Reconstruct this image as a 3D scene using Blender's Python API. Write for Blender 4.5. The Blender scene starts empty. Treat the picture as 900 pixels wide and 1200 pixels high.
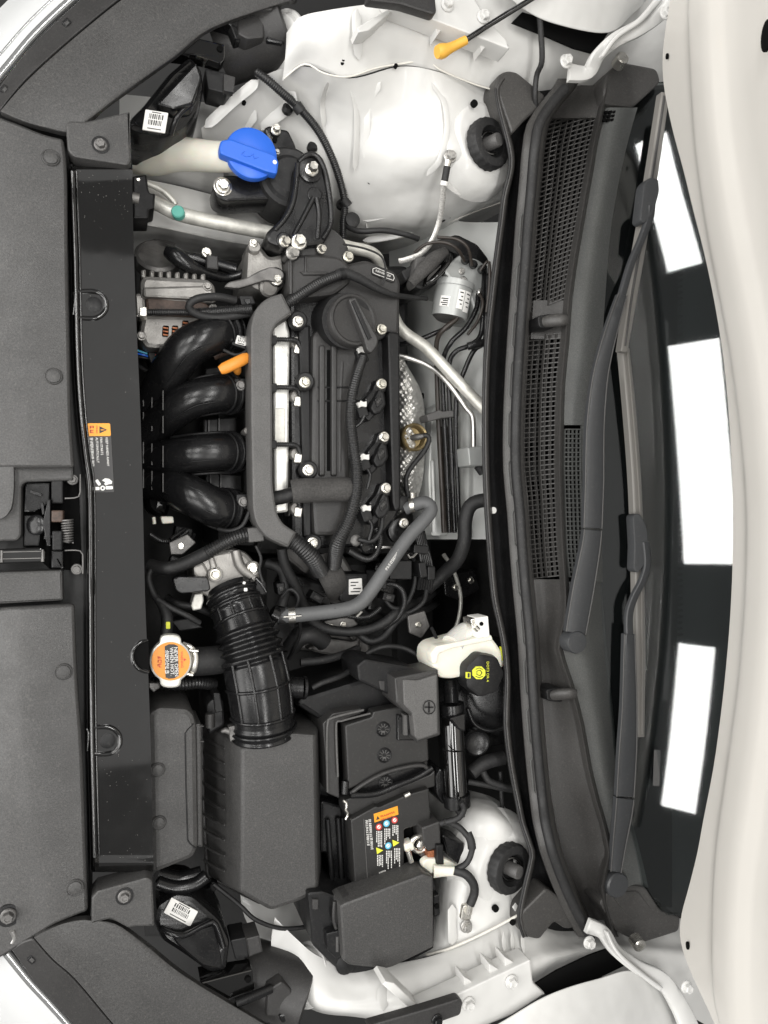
import bpy, bmesh, math, random
from mathutils import Vector, Matrix
from mathutils.geometry import tessellate_polygon
import numpy as np
R = math.radians
random.seed(7)
SC = bpy.context.scene
COL = SC.collection

# ---------------------------------------------------------------- camera
CAM_H, TILT, FPX = 1.10, R(20), 26.0 / 36.0 * 1200.0
cam = bpy.data.cameras.new('camera'); cam_o = bpy.data.objects.new('camera', cam); COL.objects.link(cam_o)
cam.sensor_fit = 'VERTICAL'; cam.sensor_height = 36.0; cam.lens = 26.0
cam.clip_start = 0.02; cam.clip_end = 50
cam_o.location = (0, 0, CAM_H); cam_o.rotation_euler = (0, -TILT, 0)
cam.dof.use_dof = True; cam.dof.focus_distance = 1.2; cam.dof.aperture_fstop = 10
SC.camera = cam_o
# ---------------------------------------------------------------- showroom light and added fill
wd = bpy.data.worlds.new('World'); SC.world = wd; wd.use_nodes = True
bg = wd.node_tree.nodes['Background']; bg.inputs[0].default_value = (1.0, 0.985, 0.96, 1); bg.inputs[1].default_value = 0.20
def panel(name, loc, sx, sy, power, rot=(0, 0, 0)):
    l = bpy.data.lights.new(name, 'AREA'); l.shape = 'RECTANGLE'; l.size = sx; l.size_y = sy; l.energy = power
    l.color = (1.0, 0.985, 0.96)
    o = bpy.data.objects.new(name, l); COL.objects.link(o); o.location = loc; o.rotation_euler = rot
    return o
# overhead panels: ceiling lights mirrored in the windscreen, plus added fill panels
def fill_panel(x0, x1, y0, y1, lum, z=2.6):
    panel('overhead_panel', ((x0 + x1) / 2, (y0 + y1) / 2, z), x1 - x0, y1 - y0, lum * math.pi * (x1 - x0) * (y1 - y0))
def tilted(x, y, w, l, a, lum): panel('overhead_panel', (x, y, 2.6), w, l, lum * math.pi * w * l, (0, 0, R(a)))
tilted(.315, 2.05, .17, 1.0, 7, 19); tilted(.425, .37, .24, 1.37, 2.5, 19); tilted(.385, -1.385, .17, 1.13, -2, 19)
fill_panel(-1.3, -.9, -1.6, -.4, 13.5); fill_panel(-1.3, -.9, .3, 1.5, 13.5)  # added unseen overhead panels ahead of the car, lighten bay and hood
fill_panel(-2.7, -2.3, -1.6, -.4, 13.5); fill_panel(-2.7, -2.3, .3, 1.5, 13.5)  # second added row, strengthens the fill on the hood's inner side
panel('hood_fill_panel', (-3.2, 0, 1.0), 2.4, 4.4, 3.6 * math.pi * 2.4 * 4.4, (0, R(-90), 0))  # added unseen fill panel in front of the car, brightens the hood
fill_panel(-.50, .28, -1.20, 1.22, .42)  # added dim overhead panel, gives the crossmember its grey reflection
SC.view_settings.view_transform = 'Standard'; SC.view_settings.look = 'None'
SC.view_settings.exposure = 0.3; SC.view_settings.gamma = 1.0; SC.view_settings.use_curve_mapping = False
SC.render.resolution_x = 768; SC.render.resolution_y = 1024

# ---------------------------------------------------------------- geometry helpers
# plan coordinates: the bay is drawn on a plan grid (u to the rear of the car, v across it) seen from the camera's
# station; every point gets its own real height z in metres.
CT, ST = math.cos(TILT), math.sin(TILT)
def W(u, v, z=0.0):
    dx, dy = (u - 450) / FPX, -(v - 600) / FPX
    vx, vz = CT * dx + ST, ST * dx - CT
    t = (z - CAM_H) / vz
    return Vector((vx * t, dy * t, z))
def S(u, v, z=0.0):
    dx = (u - 450) / FPX
    return ((z - CAM_H) / (ST * dx - CT)) / FPX
def WW(p, z=None):
    return W(p[0], p[1], p[2] if len(p) > 2 else (z or 0.0))

MAT = {}
def finish(me, smooth=True, ang=35):
    me.validate(); me.update()
    if smooth:
        me.shade_smooth(); me.set_sharp_from_angle(angle=R(ang))
def add(name, me, mat=None, parent=None, label=None, cat=None, group=None, kind=None, loc=None):
    o = bpy.data.objects.new(name, me); COL.objects.link(o)
    if mat and me and not me.materials: me.materials.append(MAT[mat])
    if loc is not None: o.location = loc
    if parent is not None:
        o.parent = parent; o.matrix_parent_inverse = Matrix.Translation(-parent.location)
    if label: o['label'] = label
    if cat: o['category'] = cat
    if group: o['group'] = group
    if kind: o['kind'] = kind
    return o
def thing(name, label, cat, at, group=None):
    o = bpy.data.objects.new(name, None); COL.objects.link(o); o.location = W(*at); o.empty_display_size = 0.02
    o['label'] = label; o['category'] = cat
    if group: o['group'] = group
    return o
def mesh(name, vs, fs, smooth=True, ang=35):
    me = bpy.data.meshes.new(name); me.from_pydata([tuple(v) for v in vs], [], fs); finish(me, smooth, ang); return me

def cr(p0, p1, p2, p3, t):
    return tuple(0.5 * ((2 * b) + (-a + c) * t + (2 * a - 5 * b + 4 * c - d) * t * t + (-a + 3 * b - 3 * c + d) * t ** 3)
                 for a, b, c, d in zip(p0, p1, p2, p3))
def spline(pts, n, closed=False):
    """Catmull-Rom through pts, n samples per span"""
    out = []; m = len(pts); pts = [tuple(p) for p in pts]
    spans = m if closed else m - 1
    for i in range(spans):
        if closed: q = [pts[(i + k - 1) % m] for k in range(4)]
        else:
            q = [pts[max(i - 1, 0)], pts[i], pts[i + 1], pts[min(i + 2, m - 1)]]
        for k in range(n): out.append(cr(*q, k / n))
    if not closed: out.append(pts[-1])
    return out
def rounded(pts, r, seg=4):
    """round the corners of a plan polygon; r one radius or one per corner"""
    out = []; m = len(pts)
    for i, p in enumerate(pts):
        ri = r[i] if isinstance(r, (list, tuple)) else r
        a = Vector(pts[i - 1][:2]); b = Vector(p[:2]); c = Vector(pts[(i + 1) % m][:2]); rest = tuple(p[2:])
        if ri <= 0: out.append(tuple(p)); continue
        da, dc = (a - b), (c - b)
        d = min(ri, da.length * .45, dc.length * .45)
        pa, pc = b + da.normalized() * d, b + dc.normalized() * d
        for k in range(seg + 1):
            t = k / seg
            q = pa * (1 - t) ** 2 + b * 2 * t * (1 - t) + pc * t * t
            out.append((q.x, q.y) + rest)
    return out
def inset_ring(ring, d):
    """offset a closed ring of world points inwards (in plan) by d"""
    n = len(ring)
    area = sum(ring[i].x * ring[(i + 1) % n].y - ring[(i + 1) % n].x * ring[i].y for i in range(n))
    s = 1 if area > 0 else -1
    out = []
    for i in range(n):
        a, b, c = ring[i - 1], ring[i], ring[(i + 1) % n]
        e1 = Vector((b.x - a.x, b.y - a.y)); e2 = Vector((c.x - b.x, c.y - b.y))
        if e1.length < 1e-9: e1 = e2
        if e2.length < 1e-9: e2 = e1
        n1 = Vector((-e1.y, e1.x)).normalized() * s; n2 = Vector((-e2.y, e2.x)).normalized() * s
        m = n1 + n2
        if m.length < 1e-6: m = n1
        m.normalize(); k = 1 / max(.5, m.dot(n1))
        out.append(Vector((b.x + m.x * d * k, b.y + m.y * d * k, b.z)))
    return out
def prism_mesh(pts, zt, zb, bev=.003, r=0, flare=0.0, seg=4, flat_bottom=True, dish=0):
    """plate or box: plan outline at its top height, bevelled top rim, walls down to zb (flare = outward lean)"""
    P = rounded(pts, r, seg) if r else [tuple(p) for p in pts]
    if len(P[0]) > 2:                                                    # tilted top: one true plane through the given heights
        A = np.array([(p[0], p[1], 1.0) for p in P]); zc = np.linalg.lstsq(A, np.array([p[2] for p in P]), rcond=None)[0]
        P = [(p[0], p[1], float(zc[0] * p[0] + zc[1] * p[1] + zc[2])) for p in P]
    ring = [WW(p, zt) for p in P]
    n = len(ring)
    area = sum(ring[i].x * ring[(i + 1) % n].y - ring[(i + 1) % n].x * ring[i].y for i in range(n))
    if area < 0: ring.reverse()
    rings = []
    if bev > 0:
        if dish:
            a = inset_ring(ring, bev * 2.5 ); rings.append([v - Vector((0, 0, dish)) for v in a])
        rings.append(inset_ring(ring, bev))
        a = inset_ring(ring, bev * .3); rings.append([v - Vector((0, 0, bev * .3)) for v in a])
        rings.append([v - Vector((0, 0, bev)) for v in ring])
    else: rings.append(ring)
    bot = inset_ring(ring, -flare) if flare else [v.copy() for v in ring]
    for v in bot: v.z = zb if flat_bottom else v.z - (zt - zb)
    rings.append(bot)
    vs = [v for rg in rings for v in rg]; top = rings[0]; ncap = 0
    fs = [tuple(t) for t in tessellate_polygon([[Vector((v.x, v.y, 0)) for v in top]])]; ncap = len(fs)
    for k in range(len(rings) - 1):
        for i in range(n):
            j = (i + 1) % n
            fs.append((k * n + i, (k + 1) * n + i, (k + 1) * n + j, k * n + j))
    b0 = (len(rings) - 1) * n
    fs += [tuple(b0 + k for k in t) for t in tessellate_polygon([[Vector((v.x, v.y, 0)) for v in bot]])]
    return vs, fs, ncap
def prism(name, pts, zt, zb, mat, parent=None, bev=.003, r=0, flare=0.0, seg=4, ang=35, dish=0, flat_bottom=True, **kw):
    vs, fs, ncap = prism_mesh(pts, zt, zb, bev, r, flare, seg, flat_bottom, dish)
    me = bpy.data.meshes.new(name); me.from_pydata([tuple(v) for v in vs], [], fs)
    bm = bmesh.new(); bm.from_mesh(me); bmesh.ops.recalc_face_normals(bm, faces=bm.faces); bm.to_mesh(me); bm.free()
    me.shade_smooth(); me.set_sharp_from_angle(angle=R(ang))
    for f in me.polygons[:ncap]: f.use_smooth = False
    me.update()
    return add(name, me, mat, parent, **kw)
def frustum(name, top, zt, bot, zb, mat, parent, bev=.003, ang=30, **kw):
    """tapered box: plan outline at the top and, point for point, at the bottom"""
    a = [W(p[0], p[1], zt) for p in top]; b = [W(p[0], p[1], zb) for p in bot]; n = len(a)
    area = sum(a[i].x * a[(i + 1) % n].y - a[(i + 1) % n].x * a[i].y for i in range(n))
    if area < 0: a.reverse(); b.reverse()
    t = bev / abs(zt - zb)
    rings = [inset_ring(a, bev), [v - Vector((0, 0, bev * .3)) for v in inset_ring(a, bev * .3)], [p.lerp(q, t) for p, q in zip(a, b)], b]
    vs = [v for r in rings for v in r]; fs = [tuple(q) for q in tessellate_polygon([[Vector((v.x, v.y, 0)) for v in rings[0]]])]; nc = len(fs)
    for k in range(3):
        for i in range(n): j = (i + 1) % n; fs.append((k * n + i, (k + 1) * n + i, (k + 1) * n + j, k * n + j))
    fs += [tuple(3 * n + k for k in q) for q in tessellate_polygon([[Vector((v.x, v.y, 0)) for v in b]])]
    me = bpy.data.meshes.new(name); me.from_pydata([tuple(v) for v in vs], [], fs)
    bm = bmesh.new(); bm.from_mesh(me); bmesh.ops.recalc_face_normals(bm, faces=bm.faces); bm.to_mesh(me); bm.free()
    me.shade_smooth(); me.set_sharp_from_angle(angle=R(ang))
    for f in me.polygons[:nc]: f.use_smooth = False
    return add(name, me, mat, parent, **kw)
def rect(u0, v0, u1, v1): return [(u0, v0), (u1, v0), (u1, v1), (u0, v1)]
def orect(u, v, w, h, a=0):
    c, s = math.cos(R(a)), math.sin(R(a))
    return [(u + x * c - y * s, v + x * s + y * c) for x, y in ((-w / 2, -h / 2), (w / 2, -h / 2), (w / 2, h / 2), (-w / 2, h / 2))]

def resample(P, step):
    L = [0]
    for a, b in zip(P, P[1:]): L.append(L[-1] + (b - a).length)
    n = max(2, int(L[-1] / step)); out = []; k = 0
    for i in range(n + 1):
        d = L[-1] * i / n
        while k < len(L) - 2 and L[k + 1] < d: k += 1
        t = (d - L[k]) / max(1e-9, L[k + 1] - L[k]); out.append((P[k].lerp(P[k + 1], t), d / L[-1]))
    return out, L[-1]
def tube_mesh(pts, rad, seg=12, step=.006, corr=0, depth=.18, smooth_path=True, world=False, cap=True, prof=None, flat=1.0):
    """tube along plan points (u, v, z); rad in metres, one or one per point; corr = pitch of corrugation"""
    rads = rad if isinstance(rad, (list, tuple)) else [rad] * len(pts)
    ctl = [(tuple(p) if world else tuple(WW(p))) + (rr,) for p, rr in zip(pts, rads)]
    sp = spline(ctl, 10) if (smooth_path and len(ctl) > 2) else ctl
    P = [Vector(p[:3]) for p in sp]; RR = [p[3] for p in sp]
    if corr: step = corr / 4
    rs, L = resample(P, step)
    LL = [0]
    for a, b in zip(P, P[1:]): LL.append(LL[-1] + (b - a).length)
    def rat(t):
        d = t * LL[-1]
        for k in range(len(LL) - 1):
            if LL[k + 1] >= d: 
                f = (d - LL[k]) / max(1e-9, LL[k + 1] - LL[k]); return RR[k] * (1 - f) + RR[k + 1] * f
        return RR[-1]
    vs, fs = [], []; nrm = None; N = len(rs)
    for i, (p, t) in enumerate(rs):
        tan = (rs[min(i + 1, N - 1)][0] - rs[max(i - 1, 0)][0]).normalized()
        if nrm is None:
            nrm = tan.cross(Vector((0, 0, 1)))
            if nrm.length < .1: nrm = tan.cross(Vector((0, 1, 0)))
            nrm.normalize()
        nrm = (nrm - tan * nrm.dot(tan)).normalized(); bi = tan.cross(nrm)
        r = rat(t)
        if corr: r *= (1 - depth * (i % 4 in (0, 1)))
        if prof: r *= prof(t)
        for k in range(seg):
            a = 2 * math.pi * k / seg
            vs.append(p + nrm * (math.cos(a) * r) + bi * (math.sin(a) * r * flat))
        if i:
            for k in range(seg):
                j = (k + 1) % seg
                fs.append(((i - 1) * seg + k, i * seg + k, i * seg + j, (i - 1) * seg + j))
    if cap:
        fs.append(list(range(seg))); fs.append(list(range(N * seg - 1, (N - 1) * seg - 1, -1)))
    return vs, fs
def tube(name, pts, rad, mat, parent=None, seg=12, step=.006, corr=0, depth=.18, smooth_path=True, world=False, prof=None, flat=1.0, ang=50, **kw):
    vs, fs = tube_mesh(pts, rad, seg, step, corr, depth, smooth_path, world, True, prof, flat)
    me = mesh(name, vs, fs, True, ang if not corr else 80)
    return add(name, me, mat, parent, **kw)
def px(p, n): return n * S(*p)            # n plan units at point p, in metres
def lathe_mesh(profile, seg=24, lobes=None):
    vs, fs = [], []
    for (r, h) in profile:
        for k in range(seg):
            a = 2 * math.pi * k / seg
            rr = r * (lobes(a, h) if lobes else 1); vs.append(Vector((math.cos(a) * rr, math.sin(a) * rr, h)))
    n = len(profile)
    for i in range(n - 1):
        for k in range(seg):
            j = (k + 1) % seg; fs.append((i * seg + k, i * seg + j, (i + 1) * seg + j, (i + 1) * seg + k))
    fs.append(list(range(seg))[::-1]); fs.append(list(range((n - 1) * seg, n * seg)))
    return vs, fs
def to_axis(vs, at, axis=(0, 0, 1), spin=0):
    q = Vector((0, 0, 1)).rotation_difference(Vector(axis).normalized()).to_matrix() @ Matrix.Rotation(spin, 3, 'Z')
    return [at + q @ v for v in vs]
def lathe(name, at, profile, mat, parent=None, axis=(0, 0, 1), seg=24, lobes=None, world=False, ang=35, **kw):
    """turned part; profile in metres (radius, height) from the bottom up, standing at plan point 'at'"""
    vs, fs = lathe_mesh(profile, seg, lobes)
    vs = to_axis(vs, Vector(at) if world else WW(at), axis)
    return add(name, mesh(name, vs, fs, True, ang), mat, parent, **kw)
def loft_grid(rows, nu, nv, smooth_rows=True, smooth_cols=True):
    g = [spline(r, nu) if smooth_cols else sum([[tuple(a + (b - a) * k / nu for a, b in zip(p, q)) for k in range(nu)] for p, q in zip(r, r[1:])], []) + [tuple(r[-1])] for r in rows]
    cols = list(zip(*g))
    if smooth_rows: cc = [spline(c, nv) for c in cols]
    else: cc = [sum([[tuple(a + (b - a) * k / nv for a, b in zip(p, q)) for k in range(nv)] for p, q in zip(c, c[1:])], []) + [tuple(c[-1])] for c in cols]
    return [list(r) for r in zip(*cc)]
def sheet_mesh(G, skirt=0.0, thick=0.0, world=False):
    n, m = len(G), len(G[0])
    vs = [Vector(p) if world else WW(p) for r in G for p in r]
    fs = [(i * m + j, i * m + j + 1, (i + 1) * m + j + 1, (i + 1) * m + j) for i in range(n - 1) for j in range(m - 1)]
    loop = [j for j in range(m)] + [i * m + m - 1 for i in range(1, n)] + [(n - 1) * m + j for j in range(m - 2, -1, -1)] + [i * m for i in range(n - 2, 0, -1)]
    if skirt:
        b = len(vs); vs += [vs[k] - Vector((0, 0, skirt)) for k in loop]
        L = len(loop)
        for i in range(L): fs.append((loop[i], b + i, b + (i + 1) % L, loop[(i + 1) % L]))
    elif thick:
        b = len(vs); vs += [v - Vector((0, 0, thick)) for v in vs]
        fs += [tuple(reversed([k + b for k in f])) for f in fs]
        L = len(loop)
        for i in range(L): fs.append((loop[i], loop[i] + b, loop[(i + 1) % L] + b, loop[(i + 1) % L]))
    return vs, fs
def sheet(name, rows, mat, parent=None, nu=4, nv=4, skirt=0.0, thick=.002, sr=True, scol=True, bev=0.0, ang=40, world=False, **kw):
    G = loft_grid(rows, nu, nv, sr, scol)
    vs, fs = sheet_mesh(G, skirt, thick, world)
    me = bpy.data.meshes.new(name); me.from_pydata([tuple(v) for v in vs], [], fs)
    bm = bmesh.new(); bm.from_mesh(me); bmesh.ops.recalc_face_normals(bm, faces=bm.faces); bm.to_mesh(me); bm.free()
    finish(me, True, ang)
    o = add(name, me, mat, parent, **kw)
    if bev:
        b = o.modifiers.new('bevel', 'BEVEL'); b.width = bev; b.segments = 2; b.limit_method = 'ANGLE'; b.angle_limit = R(45)
    return o
BOLT = {}
def bolt(at, r, parent, mat='zinc', axis=(0, 0, 1), name='bolt', tall=.8):
    if mat == 'zinc': mat = ('zinc', 'zinc_dull', 'zinc', 'zinc_yellow')[int(at[0] * 7 + at[1] * 3) % 4]
    """flanged hexagon bolt, r = flange radius in plan units"""
    r = r * S(*at); key = (round(r, 4), mat, tuple(axis), tall)
    if key not in BOLT:
        v1, f1 = lathe_mesh([(r, 0), (r, r * .16), (r * .88, r * .28), (r * .7, r * .3)], 20)
        hx = r * .72
        v2, f2 = lathe_mesh([(hx, r * .25), (hx, r * (.2 + tall * .8)), (hx * .86, r * (.2 + tall)), (hx * .55, r * (.2 + tall)), (hx * .5, r * (.1 + tall))], 6)
        o = len(v1); vs = v1 + v2; fs = f1 + [tuple(k + o for k in f) for f in f2]
        me = mesh(name, to_axis(vs, Vector((0, 0, 0)), axis, .3), fs, True, 25); me.materials.append(MAT[mat]); BOLT[key] = me
    return add(name, BOLT[key], None, parent, loc=WW(at))
CLIP = {}
def clip(at, r, parent, mat='plastic'):
    r = r * S(*at); key = (round(r, 4), mat)
    if key not in CLIP:
        vs, fs = lathe_mesh([(r * 1.07, -.004), (r * 1.07, -.0003), (r * 1.0, -.0012), (r * .98, .0012), (r * .93, .0018), (r * .86, .0012), (r * .8, .0012), (r * .74, .003), (r * .5, .0037), (r * .1, .004)], 24)
        me = mesh('clip', vs, fs, True, 30); me.materials.append(MAT[mat]); CLIP[key] = me
    return add('clip', CLIP[key], None, parent, loc=WW(at))
def text(s, at, size, rot, mat, parent, align='CENTER', name='lettering', nrm=None, sx=1.0, up=0.0):
    c = bpy.data.curves.new('t', 'FONT'); c.body = s; c.size = size * S(*at); c.align_x = align; c.align_y = 'CENTER'; c.fill_mode = 'FRONT'; c.resolution_u = 2
    o = bpy.data.objects.new('t', c); COL.objects.link(o)
    dg = bpy.context.evaluated_depsgraph_get()
    me = bpy.data.meshes.new_from_object(o.evaluated_get(dg)); bpy.data.objects.remove(o)
    me.materials.clear()
    M = Matrix.Rotation(R(rot), 4, 'Z') @ Matrix.Diagonal((sx, 1, 1, 1))
    if nrm: M = Vector((0, 0, 1)).rotation_difference(Vector(nrm)).to_matrix().to_4x4() @ M
    me.transform(Matrix.Translation(WW(at) + Vector((0, 0, up))) @ M); me.name = name
    return add(name, me, mat, parent)
def disc(name, at, r, mat, parent, h=.001, seg=20, **kw):
    rr = r * S(*at); return lathe(name, at, [(rr, 0), (rr, h * .7), (rr * .93, h)], mat, parent, seg=seg, **kw)
def glyphs(at, n, h, ang, z, mat_, parent, seed, wide=.8):
    """row of n small printed characters too small to read, h high, running at plan angle ang"""
    rg = random.Random(seed); vs, fs = [], []; c, s_ = math.cos(R(ang)), math.sin(R(ang))
    def q(x0_, y0_, x1_, y1_):
        o = len(vs)
        for x, y in ((x0_, y0_), (x1_, y0_), (x1_, y1_), (x0_, y1_)): vs.append(W(at[0] + x * c - y * s_, at[1] + x * s_ + y * c, z))
        fs.append((o + 3, o + 2, o + 1, o))
    for i in range(n):
        x = i * h * (wide + .22); w = h * wide; t_ = h * .17
        for y in rg.sample((-.5, -.12, .26, .33), 3): q(x, h * y, x + w * rg.uniform(.6, 1), h * y + t_)
        for xx in rg.sample((0, .35, .8), 2): q(x + w * xx, -h * .5, x + w * xx + t_, h * rg.uniform(.1, .5))
    add('print_line', mesh('print_line', vs, fs, False), mat_, parent)
# ---------------------------------------------------------------- materials (all procedural)
def mat(name, col, rough=.5, metal=0.0, coat=0.0, grain=0.0, gscale=900, mottle=0.0, mscale=12, dust=0.0, rvar=0.0, spec=.5, trans=0.0, emit=0.0, ior=1.5, wave=None, coatr=.05, sss=0.0, dents=0.0):
    m = bpy.data.materials.new(name); m.use_nodes = True; nt = m.node_tree; N, L = nt.nodes, nt.links
    b = N['Principled BSDF']; b.inputs['Base Color'].default_value = (*col, 1); b.inputs['Roughness'].default_value = rough
    b.inputs['Metallic'].default_value = metal; b.inputs['Coat Weight'].default_value = coat; b.inputs['Coat Roughness'].default_value = coatr
    b.inputs['Specular IOR Level'].default_value = spec; b.inputs['Transmission Weight'].default_value = trans; b.inputs['IOR'].default_value = ior
    if sss: b.inputs['Subsurface Weight'].default_value = sss; b.inputs['Subsurface Scale'].default_value = .01
    g = N.new('ShaderNodeNewGeometry'); pos = g.outputs['Position']
    def noise(s, d=3.0):
        n = N.new('ShaderNodeTexNoise'); n.inputs['Scale'].default_value = s; n.inputs['Detail'].default_value = d; L.new(pos, n.inputs['Vector']); return n.outputs['Fac']
    cout = None
    if mottle:
        mr = N.new('ShaderNodeMapRange'); L.new(noise(mscale, 6), mr.inputs['Value']); mr.inputs['From Min'].default_value = .3; mr.inputs['From Max'].default_value = .7
        mr.inputs['To Min'].default_value = 1 - mottle; mr.inputs['To Max'].default_value = 1 + mottle
        mx = N.new('ShaderNodeMix'); mx.data_type = 'RGBA'; mx.blend_type = 'MULTIPLY'; mx.inputs['Factor'].default_value = 1
        mx.inputs[6].default_value = (*col, 1); L.new(mr.outputs['Result'], mx.inputs[7]); cout = mx.outputs[2]
    if grain >= .25 and not metal:                                       # moulded grain: fine light and dark speckle
        mr = N.new('ShaderNodeMapRange'); L.new(noise(gscale * .55, 2), mr.inputs['Value']); mr.inputs['From Min'].default_value = .3; mr.inputs['From Max'].default_value = .7
        mr.inputs['To Min'].default_value = .72; mr.inputs['To Max'].default_value = 1.28
        mx = N.new('ShaderNodeMix'); mx.data_type = 'RGBA'; mx.blend_type = 'MULTIPLY'; mx.inputs['Factor'].default_value = 1
        if cout: L.new(cout, mx.inputs[6])
        else: mx.inputs[6].default_value = (*col, 1)
        L.new(mr.outputs['Result'], mx.inputs[7]); cout = mx.outputs[2]
    if dust:
        mr = N.new('ShaderNodeMapRange'); L.new(noise(260, 8), mr.inputs['Value']); mr.inputs['From Min'].default_value = .56; mr.inputs['From Max'].default_value = .78
        mr.inputs['To Max'].default_value = dust
        m2 = N.new('ShaderNodeMix'); m2.data_type = 'RGBA'; L.new(mr.outputs['Result'], m2.inputs['Factor'])
        if cout: L.new(cout, m2.inputs[6])
        else: m2.inputs[6].default_value = (*col, 1)
        m2.inputs[7].default_value = (.32, .30, .27, 1); cout = m2.outputs[2]
    if cout: L.new(cout, b.inputs['Base Color'])
    if rvar:
        mr = N.new('ShaderNodeMapRange'); L.new(noise(30, 5), mr.inputs['Value']); mr.inputs['From Min'].default_value = .3; mr.inputs['From Max'].default_value = .7
        mr.inputs['To Min'].default_value = max(.02, rough - rvar); mr.inputs['To Max'].default_value = rough + rvar; L.new(mr.outputs['Result'], b.inputs['Roughness'])
    if grain:
        bp = N.new('ShaderNodeBump'); bp.inputs['Strength'].default_value = grain; bp.inputs['Distance'].default_value = .0006
        L.new(noise(gscale, 2), bp.inputs['Height']); L.new(bp.outputs['Normal'], b.inputs['Normal'])
    if dents:                                                            # slow waviness of pressed sheet metal
        bp = N.new('ShaderNodeBump'); bp.inputs['Strength'].default_value = 1; bp.inputs['Distance'].default_value = dents
        L.new(noise(14, 2), bp.inputs['Height'])
        old = b.inputs['Normal'].links[0].from_socket if b.inputs['Normal'].links else None
        if old: L.new(old, bp.inputs['Normal'])
        L.new(bp.outputs['Normal'], b.inputs['Normal'])
    if wave:
        v = N.new('ShaderNodeTexVoronoi'); v.inputs['Scale'].default_value = wave; L.new(pos, v.inputs['Vector'])
        bp = N.new('ShaderNodeBump'); bp.inputs['Strength'].default_value = .9; bp.inputs['Distance'].default_value = .005
        L.new(v.outputs['Distance'], bp.inputs['Height']); L.new(bp.outputs['Normal'], b.inputs['Normal'])
    if emit: b.inputs['Emission Color'].default_value = (*col, 1); b.inputs['Emission Strength'].default_value = emit
    MAT[name] = m; return m
mat('plastic', (.053, .052, .051), .43, grain=.6, gscale=900, mottle=.16, mscale=7, dust=.12, rvar=.12, spec=.45)
mat('plastic_fine', (.036, .035, .0345), .38, spec=.4, grain=.3, gscale=1500, mottle=.12, mscale=14, dust=.07, rvar=.06)
mat('plastic_grey', (.085, .083, .081), .5, grain=.35, gscale=1300, mottle=.10, mscale=14, dust=.08, rvar=.05)
mat('plastic_dark', (.010, .010, .0105), .42, spec=.3, grain=.25, gscale=1300, mottle=.2, mscale=16, dust=.06, rvar=.08)
mat('satin_black', (.008, .008, .0085), .25, spec=.45, grain=.1, gscale=700, mottle=.2, mscale=20, dust=.04, rvar=.08)
mat('gloss_black', (.004, .0039, .0038), .06, coat=1.0, dents=.0005, rvar=.03)
mat('cast_black', (.008, .008, .0085), .30, grain=.25, gscale=420, rvar=.1, dust=.05)
mat('rubber', (.014, .014, .0145), .6, grain=.2, gscale=900, mottle=.2, mscale=25, dust=.10, rvar=.08)
mat('rubber_grey', (.10, .102, .104), .55, grain=.2, gscale=900, mottle=.12, mscale=25, dust=.10, rvar=.06)
mat('conduit', (.016, .016, .0165), .32, dust=.10, rvar=.05)
mat('battery_plastic', (.022, .0215, .021), .38, spec=.4, grain=.2, gscale=1300, mottle=.15, mscale=10, dust=.06, rvar=.06)
mat('foam', (.052, .05, .048), .85, grain=.9, gscale=600, mottle=.12, mscale=40)
mat('void', (.004, .004, .004), .9, spec=.1)  # near-black standing in for the shade of holes, gaps and recesses
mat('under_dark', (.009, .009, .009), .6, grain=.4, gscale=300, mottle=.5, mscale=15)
mat('white_paint', (.635, .631, .612), .36, coat=.12, dents=.006, mottle=.05, mscale=9, rvar=.06, grain=.05, gscale=250)
mat('hood_paint', (.71, .685, .64), .38, coat=.2, mottle=.03, mscale=5, rvar=.04)
mat('dusty', (.30, .29, .27), .9)
mat('sealer', (.72, .70, .64), .55)
mat('alloy', (.30, .29, .275), .48, metal=.75, grain=.9, gscale=480, mottle=.22, mscale=35, rvar=.1, dust=.2)
mat('alloy_dark', (.17, .165, .16), .5, metal=.7, grain=.7, gscale=380, mottle=.35, mscale=35, rvar=.1)
mat('zinc_dull', (.50, .49, .47), .42, metal=.85, rvar=.1, mottle=.3, mscale=120)
mat('zinc_yellow', (.62, .60, .53), .36, metal=.9, rvar=.1, mottle=.25, mscale=120)
mat('zinc', (.72, .70, .65), .28, metal=.95, rvar=.1, mottle=.15, mscale=90)
mat('steel', (.62, .61, .59), .38, metal=1, rvar=.08)
mat('pipe_white', (.66, .65, .60), .45, metal=.45, grain=.3, gscale=700, mottle=.18, mscale=60, rvar=.1, dust=.35)
mat('braid', (.70, .69, .66), .45, metal=.6, grain=1, gscale=900, mottle=.3, mscale=400)
mat('foil', (.74, .73, .70), .38, metal=.75, mottle=.15, mscale=50, rvar=.1)
mat('bronze_line', (.030, .024, .020), .4, mottle=.2, mscale=60)
mat('brown', (.075, .048, .036), .55, mottle=.3, mscale=80, grain=.4, gscale=500)
mat('brass', (.26, .20, .10), .4, metal=.7, mottle=.3, mscale=80, rvar=.1)
mat('copper', (.35, .13, .06), .45, metal=.6, mottle=.4, mscale=300)
mat('blue', (.022, .135, .66), .38, grain=.1, gscale=900, rvar=.04)
mat('orange', (.76, .28, .035), .42, rvar=.05, mottle=.05)
mat('amber', (.78, .42, .06), .42, rvar=.05, mottle=.08, mscale=40)
mat('yellow', (.72, .74, .05), .5)
mat('teal', (.13, .46, .38), .5)
mat('red', (.55, .05, .04), .5)
mat('sky_blue', (.12, .50, .70), .5)
mat('label_white', (.80, .79, .76), .45)
mat('ink', (.02, .02, .02), .5)
mat('label_black', (.018, .017, .017), .3)
mat('label_orange', (.82, .33, .02), .4)
mat('rail_metal', (.72, .715, .68), .34, metal=.45, rvar=.1, mottle=.1, mscale=60)
mat('milky', (.78, .755, .66), .35, sss=.15, mottle=.04, mscale=20)
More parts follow.
